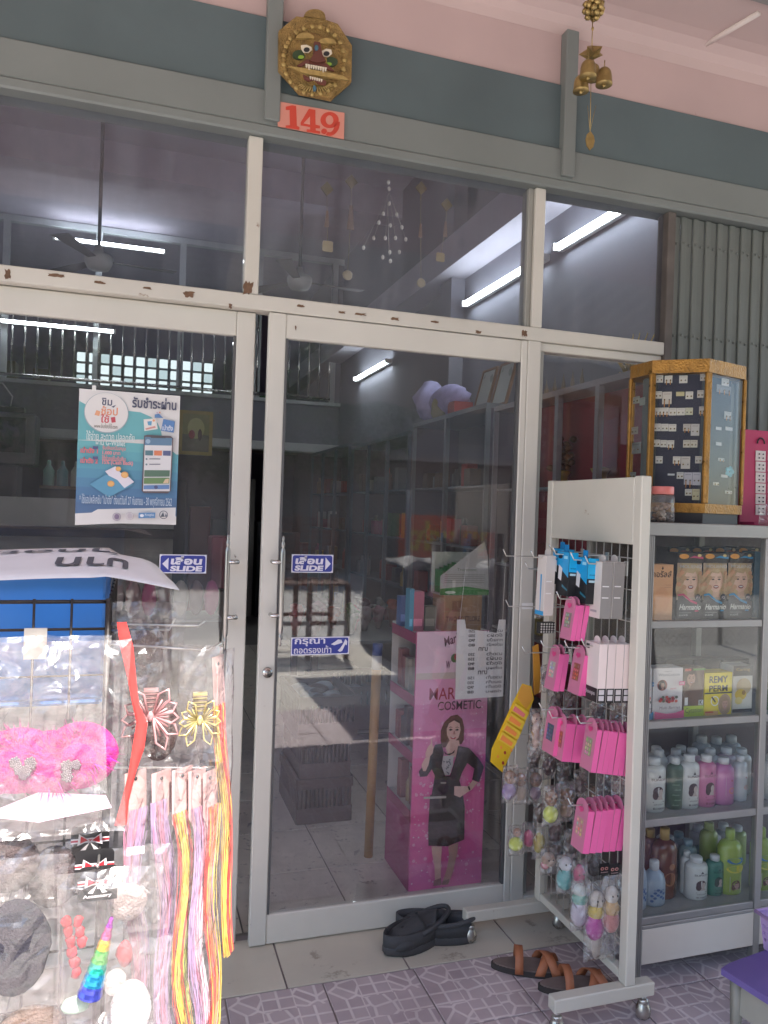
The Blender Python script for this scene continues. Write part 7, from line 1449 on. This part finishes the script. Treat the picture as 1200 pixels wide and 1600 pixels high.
# ------------------------------------------------------------------ fans, hanging charms
def fan(px, py, y, label):
    p = YP(px, py, y); t = thing('ceiling_fan', label, 'ceiling fan', p); FM = M((.50, .50, .46), .5)
    q = MB(); q.tube([p + Vector((0, 0, .06)), (p.x, p.y, 4.70)], .014, M((.08, .08, .09), .5), n=8); q.build('rod', t)
    q = MB(); q.lathe(p, [(.0, -.07), (.08, -.065), (.10, -.03), (.11, 0), (.11, .03), (.09, .05), (.04, .06), (.03, .12), (.0, .12)], FM, 24); q.build('motor', t)
    for k in range(3):
        a = 2.2 + k * 2.094; d = Vector((math.cos(a), math.sin(a), 0)); s_ = Vector((-d.y, d.x, .12)); q = MB(); v = [p + d * .1 - s_ * .03, p + d * .1 + s_ * .03, p + d * .58 + s_ * .065, p + d * .6 - s_ * .065]; q.add(v + [x_ + Vector((0, 0, .004)) for x_ in v], [(3, 2, 1, 0), (4, 5, 6, 7), (0, 1, 5, 4), (1, 2, 6, 5), (2, 3, 7, 6), (3, 0, 4, 7)], M((.14, .12, .11), .5)); q.build('blade', t)
fan(154, 408, 3.9, 'ceiling fan on a long rod before the lit tube lamp'); fan(468, 440, 4.1, 'ceiling fan on a long rod near the lilac pilaster')
def charm(label, items, cordtop):
    a0 = YP(*cordtop, .35); t = thing('hanging_charm', label, 'charm', YP(items[-1][1], items[-1][2], .35)); q = MB()
    q.tube([(a0.x, .35, 2.75)] + [YP(i[1], i[2], .35) for i in items], .0012, M((.3, .26, .14), .5), n=4); q.build('cord', t)
    for kind, px, py, s_ in items:
        p = YP(px, py, .35); q = MB()
        if kind == 'd': q.prism([(-s_, 0), (0, -s_ * 1.1), (s_, 0), (0, s_ * 1.1)], p + Vector((0, .002, 0)), UX, UZ, .004, M((.16, .13, .04), .5, var=.3, scale=40)); q.build('diamond', t)
        elif kind == 's': q.prism(rounded(s_ * 2, s_ * 2, s_ * .3), p + Vector((-s_, .002, -s_)), UX, UZ, .004, M((.50, .40, .20), .5, var=.2)); q.build('gold_square', t)
        elif kind == 'r': q.blob(p, (s_, .008, s_), M((.55, .48, .30), .5), 12, 8, .25, seed=int(px)); q.build('rosette', t)
        elif kind == 'b': q.prism([(-s_ * .6, -s_ * 2), (s_ * .6, -s_ * 2), (s_ * .25, s_ * 2), (-s_ * .25, s_ * 2)], p + Vector((0, .002, 0)), UX, UZ, .003, M((.20, .13, .08), .6, var=.3)); q.build('tassel_band', t)
charm('gold diamond and square charm strung nearest the transom post', [('d', 511, 295, .026), ('b', 511, 342, .016), ('s', 512, 385, .021)], (511, 250)); charm('gold diamond charm with long dark band and round rosette', [('d', 549, 284, .026), ('b', 548, 340, .024), ('r', 543, 430, .020)], (549, 250)); charm('gold diamond charm with rosette beside the crystal mobile', [('d', 658, 294, .026), ('b', 657, 360, .014), ('r', 658, 442, .019)], (658, 270)); charm('gold diamond and amber square charm before the pilaster', [('d', 698, 320, .026), ('b', 696, 358, .016), ('s', 688, 402, .018)], (698, 285))
t = thing('crystal_mobile', 'hanging mobile of small glass drops behind the transom pane', 'mobile', YP(610, 410, .38)); q = MB(); top = YP(607, 262, .38); q.tube([(top.x, .38, 2.75), YP(608, 400, .38)], .001, WIRE, n=4); [q.tube([YP(608, 300, .38), YP(x, y, .38)], .0006, WIRE, n=4) for x, y in ((599, 334), (620, 335), (592, 348), (628, 355), (584, 372), (634, 374), (568, 387), (602, 372), (618, 372))]; q.build('cord', t)
GLS = M((.75, .74, .66), .12, var=.1, coat=.6)
for x, y in ((607, 285), (608, 295), (608, 318), (599, 334), (620, 335), (592, 348), (610, 352), (628, 355), (584, 372), (602, 372), (618, 372), (634, 374), (568, 387), (609, 394), (624, 394), (598, 402), (610, 408)): q = MB(); q.blob(YP(x, y, .38), (.0075, .0075, .0095), GLS, 8, 6); q.build('glass_drop', t)

# ------------------------------------------------------------------ far left: counter, monitor, bottles, picture, mezzanine stock
t = thing('sales_counter', 'pale sales counter with dark ledge at the back left of the shop', 'counter', (-.6, 5.2, 0)); CW = M((.55, .56, .53), .5)
q = MB(); q.box((-2.6, 5.0, 1.24), (.35, 5.06, 1.50), CW); q.build('front_board', t); q = MB(); q.box((-2.6, 4.94, 1.15), (.35, 5.3, 1.235), M((.05, .045, .045), .5)); q.build('ledge', t); q = MB(); q.box((-2.6, 5.05, 0), (.35, 5.3, 1.149), M((.50, .50, .46), .5)); q.build('body', t)
t = thing('monitor', 'old grey box monitor on a stand behind the counter', 'monitor', (-1.2, 5.5, 1.72)); q = MB(); q.box((-1.75, 5.4, 1.80), (-.93, 5.75, 2.30), M((.10, .105, .115), .5), bev=.02); q.build('case', t); q = MB(); q.box((-1.68, 5.392, 1.92), (-1.02, 5.3995, 2.25), M((.02, .022, .028), .15)); q.build('screen', t); q = MB(); q.box((-1.6, 5.5, 0), (-1.1, 5.9, 1.7995), M((.12, .10, .10), .6)); q.build('stand', t)
t = thing('set_top_box', 'small black antenna box on top of the monitor', 'antenna', (-1.1, 5.5, 2.301)); q = MB(); q.box((-1.3, 5.48, 2.301), (-1.05, 5.58, 2.36), DARK, bev=.004); q.build('case', t); q = MB(); q.tube([(-1.18, 5.53, 2.36), (-1.16, 5.53, 2.46), (-1.25, 5.53, 2.58), (-1.4, 5.53, 2.60), (-1.5, 5.53, 2.5)], .008, M((.4, .4, .42), .4), n=6); q.build('antenna_loop', t)
t = thing('back_shelf', 'low shelf of cleaning bottles under the mezzanine', 'shelf', (-.4, 6.2, 0)); q = MB(); q.box((-.95, 6.0, 1.60), (.3, 6.3, 1.63), M((.3, .22, .16), .6)); q.build('board', t); q = MB(); q.box((-.95, 6.1, 0), (.3, 6.3, 1.5995), M((.12, .10, .10), .7)); q.build('carcass', t)
for k in range(9):
    x = -.88 + .135 * k; q = MB(); q.lathe((x, 6.15, 1.6305), [(.05, 0), (.055, .01), (.055, .16), (.02, .22), (.02, .25), (.012, .27), (0, .27)], M(((.25, .48, .42), (.12, .30, .36), (.55, .58, .52))[k % 3], .4), 14); tag(q.build('cleaner_bottle'), 'pale cleaning bottle in the row on the shelf under the mezzanine', 'bottle', 'cleaning bottles under the mezzanine')
t = thing('wall_picture', 'gold framed landscape picture hanging under the mezzanine bars', 'picture', (.65, 6.98, 2.10)); a, c = YP(281, 640, 6.95), YP(331, 712, 6.95)
q = MB(); q.box((a.x, 6.955, c.z), (c.x, 6.995, a.z), M((.42, .32, .12), .4, metal=.3)); q.build('frame', t); q = MB(); s = Sheet(q, (a.x + .04, 6.953, c.z + .04), UX, UZ); w_, h_ = c.x - a.x - .08, a.z - c.z - .08; s.rect(0, 0, w_, h_, srgb(150, 146, 96)); s.rect(0, 0, w_, h_ * .45, srgb(120, 112, 96)); s.oval(w_ * .5, h_ * .62, w_ * .32, h_ * .28, srgb(196, 190, 130), 16); s.oval(w_ * .35, h_ * .45, w_ * .12, h_ * .12, srgb(160, 70, 70), 10); s.oval(w_ * .65, h_ * .45, w_ * .08, h_ * .16, srgb(70, 46, 44), 10); q.build('picture', t)
rn = random.Random(17)
for k in range(22):
    x = -2.2 + .2 * k; hh = rn.uniform(.25, .9) if not -1 < x < 1.3 else rn.uniform(.2, .42); cw = rn.choice(CN[5:10]); q = MB(); y = 7.9 + rn.uniform(0, .9); q.box((x - .09, y, 2.4505), (x + .09, y + .3, 2.4505 + hh), M(cw[1], .6), bev=.006); tag(q.build('storage_box'), '%s stored carton behind the steel bars of the mezzanine' % cw[0], 'carton', 'stored cartons on the mezzanine')
for k in range(12):
    x = -1.0 + .3 * k; q = MB(); y = 7.6 + rn.uniform(0, .3); hh = rn.uniform(.9, 1.9); cw = CN[k % 5]; q.box((x - .13, y, 0), (x + .13, y + .3, hh), M(cw[1], .6), bev=.006); tag(q.build('stock_stack'), 'tall %s stack of stock in the dark store under the mezzanine' % cw[0], 'stock', 'stock stacks under the mezzanine')
# display cabinet row and hanging goods left of centre, seen through the left door
t = thing('goods_stand', 'low stand of wrapped goods behind the left door', 'stand', (-.1, 2.6, 0)); q = MB(); q.box((-.35, 2.5, .0), (.55, 2.9, .72), M((.16, .13, .12), .6)); q.build('base', t); q = MB(); q.box((-.36, 2.49, .721), (.56, 2.91, .74), M((.35, .34, .32), .5)); q.build('top', t)
for k in range(9):
    x = -.3 + k * .1; q = MB(); q.blob((x, 2.65, .86), (.05, .05, .118), M(((.5, .05, .2), (.3, .3, .32), (.45, .4, .36), (.2, .1, .1))[k % 4], .5), 10, 8, .3, seed=k); tag(q.build('wrapped_good'), 'plastic wrapped item on the low stand behind the left door', 'goods', 'wrapped goods behind the left door')
for k in range(3): q = MB(); z = .0; q.box((.56 + .0 * k, 3.4, .0 + .42 * k), (.80, 3.7, .40 + .42 * k), M(((.42, .04, .04), (.3, .28, .26), (.35, .08, .12))[k], .6), bev=.01); tag(q.build('stock_carton'), ('red stock carton at the foot of the stack seen in the door gap', 'grey stock carton in the middle of the stack in the door gap', 'crimson stock carton topping the stack in the door gap')[k], 'carton')
# ------------------------------------------------------------------ across the street (seen only mirrored in the glass)
STEEL = M((.16, .075, .05), .6, var=.25, scale=12, bump=.15)
t = thing('slatted_stand', 'rust brown steel stand with slatted back on the forecourt, mirrored in the door', 'stand', (1.9, -5.2, -.05)); x0, x1, y0_, y1 = 1.30, 2.10, -5.75, -5.05; zg = -.05
for x in (x0, x1, (x0 + x1) / 2):
    for y in (y0_, y1): q = MB(); q.box((x - .025, y - .025, zg), (x + .025, y + .025, .70 if y == y1 else 1.40), STEEL); q.build('leg', t)
for k in range(12): q = MB(); y = y0_ + .03 + k * .058; q.box((x0 - .03, y, .701), (x1 + .03, y + .03, .725), STEEL); q.build('slat', t)
for k in range(9): q = MB(); z = .80 + k * .07; q.box((x0 - .02, y0_ - .045, z), (x1 + .02, y0_ - .026, z + .022), STEEL); q.build('back_slat', t)
q = MB(); q.box((x0, y1 - .02, .30), (x1, y1 + .02, .34), STEEL); q.build('stretcher', t); q = MB(); q.box((x0, y0_ - .02, .30), (x1, y0_ + .02, .34), STEEL); q.build('stretcher', t)
fn = thing('chain_link_fence', 'grey chain link fence across the forecourt, mirrored in the door', 'fence', (5.2, -8.2, -.15)); q = MB(); WM = M((.3, .3, .3), .4, metal=.6)
for k in range(60):
    for s_ in (-1, 1):
        a = Vector((2.4 + k * .09, -6.35, -.15)); c = a + Vector((s_ * 1.75, 0, 1.75)); q.tube([a, c], .003, WM, n=4)
q.build('wire_mesh', fn)
for x in (1.3, 3.2, 5.1, 7.0, 8.9): q = MB(); q.tube([(x, -6.33, -.15), (x, -6.33, 1.75)], .03, WM, n=8); q.build('fence_post', fn)
b = thing('banner', 'orange banner with yellow lettering tied to the fence, mirrored in the glass', 'banner', (4.0, -6.4, .6)); q = MB(); q.box((3.1, -6.41, .92), (4.4, -6.40, 1.45), PRINT, srgb(226, 84, 30)); q.build('cloth', b); q = MB(); s = Sheet(q, (4.4, -6.398, .92), (-1, 0, 0), UZ, lift=.001); s.text('ขายส่ง', .1, .08, 1.1, .38, srgb(236, 205, 40), .03); q.build('lettering', b)
q = MB(); q.box((-22, -25, -.15), (22, -20, 10.5), M((.20, .18, .17), .85, var=.15, scale=.5)); bd = thing('shophouse', 'row of shophouses across the street, mirrored in the glass', 'building', (0, -22.5, -.15)); q.build('wall', bd)
for i in range(9):
    for j in range(2): q = MB(); q.box((-14.5 + 3.4 * i, -19.99, .1 + 3.6 * j), (-12.4 + 3.4 * i, -19.95, 2.4 + 3.6 * j), M((.04, .045, .05), .3)); q.build('window', bd)
q = MB(); q.box((-22, -19.99, 3.0), (22, -18.6, 3.15), M((.25, .2, .17), .8)); q.build('awning', bd)
def tree(x, y, h, label, seed):
    t = thing('street_tree', label, 'tree', (x, y, -.15), 'street trees across the road'); rn = random.Random(seed); BK = M((.10, .07, .05), .9); q = MB(); q.tube([(x, y, -.15), (x + .1, y, h * .35), (x, y + .1, h * .6)], [.16, .12, .06], BK, n=8); q.build('trunk', t); q = MB()
    for k in range(2600):
        a, c, r_ = rn.uniform(0, 6.28), rn.uniform(-1, 1), rn.random() ** .4; p = Vector((x, y, h * .68)) + Vector((math.cos(a) * math.sqrt(1 - c * c) * r_ * h * .34, math.sin(a) * math.sqrt(1 - c * c) * r_ * h * .34, c * r_ * h * .32)); d1 = Vector((rn.uniform(-1, 1), rn.uniform(-1, 1), rn.uniform(-1, 1))).normalized() * .11; d2 = d1.orthogonal().normalized() * .05
        q.add([p, p + d1 + d2, p + d1 * 2, p + d1 - d2], [(0, 1, 2, 3)], M(((.03, .07, .02), (.05, .10, .03), (.04, .085, .025))[k % 3], .6))
    o = q.build('crown', t); o['kind'] = 'stuff'
tree(-1.5, -17.3, 5.5, 'leafy street tree beyond the road left of the banner', 1); tree(5.2, -17.2, 6.2, 'leafy street tree beyond the road behind the banner', 2); tree(2.4, -17.6, 5.4, 'small street tree beyond the road behind the slatted stand', 3)

ms = thing('added_dark_stall', 'dark tarpaulin stall added on the forecourt to darken the view mirrored in the glass', 'stall', (3.8, -5.0, -.05))  # invented dark mass, gives the door glass something dark to mirror
CAN = M((.05, .07, .08), .7, var=.2, scale=3, bump=.1); TARP = M((.035, .035, .04), .6, var=.3, scale=4, bump=.3)
q = MB(); vs, fs = [], []; rn = random.Random(2)
prof_ = [(-4.55, -.045), (-4.6, .35), (-4.65, .8), (-4.8, .93), (-5.2, .98), (-5.6, .92), (-5.85, .6), (-5.9, -.045)]
for i in range(15):
    for y, z in prof_: vs.append((2.5 + 2.2 * i / 14, y + rn.uniform(-.03, .03), z + (rn.uniform(-.05, .05) if z > 0 else 0)))
for i in range(14):
    for j in range(7): a = i * 8 + j; fs.append((a, a + 1, a + 9, a + 8))
fs += [tuple(range(8))[::-1], tuple(range(14 * 8, 15 * 8))]; q.add(vs, fs, TARP); q.build('tarpaulin', ms)

q = MB(); vs, fs = [], []
for i in range(31):
    x = 1.75 + 4.2 * i / 30; dz = .02 * math.sin(i * 1.1); vs += [(x, -4.27, 3.05 + dz), (x, -6.2, 2.76 + dz * 1.5), (x, -4.27, 3.055 + dz), (x, -6.2, 2.765 + dz * 1.5)]
for i in range(30): a = 4 * i; fs += [(a, a + 1, a + 5, a + 4), (a + 2, a + 6, a + 7, a + 3), (a + 1, a + 3, a + 7, a + 5)]
q.add(vs, fs, TARP, smooth=True); tag(q.build('added_shade_tarpaulin'), 'dark tarpaulin added beyond the metal awning to shade the ground mirrored in the glass', 'awning')  # unseen sheet, added to shade the forecourt that the door's right part mirrors
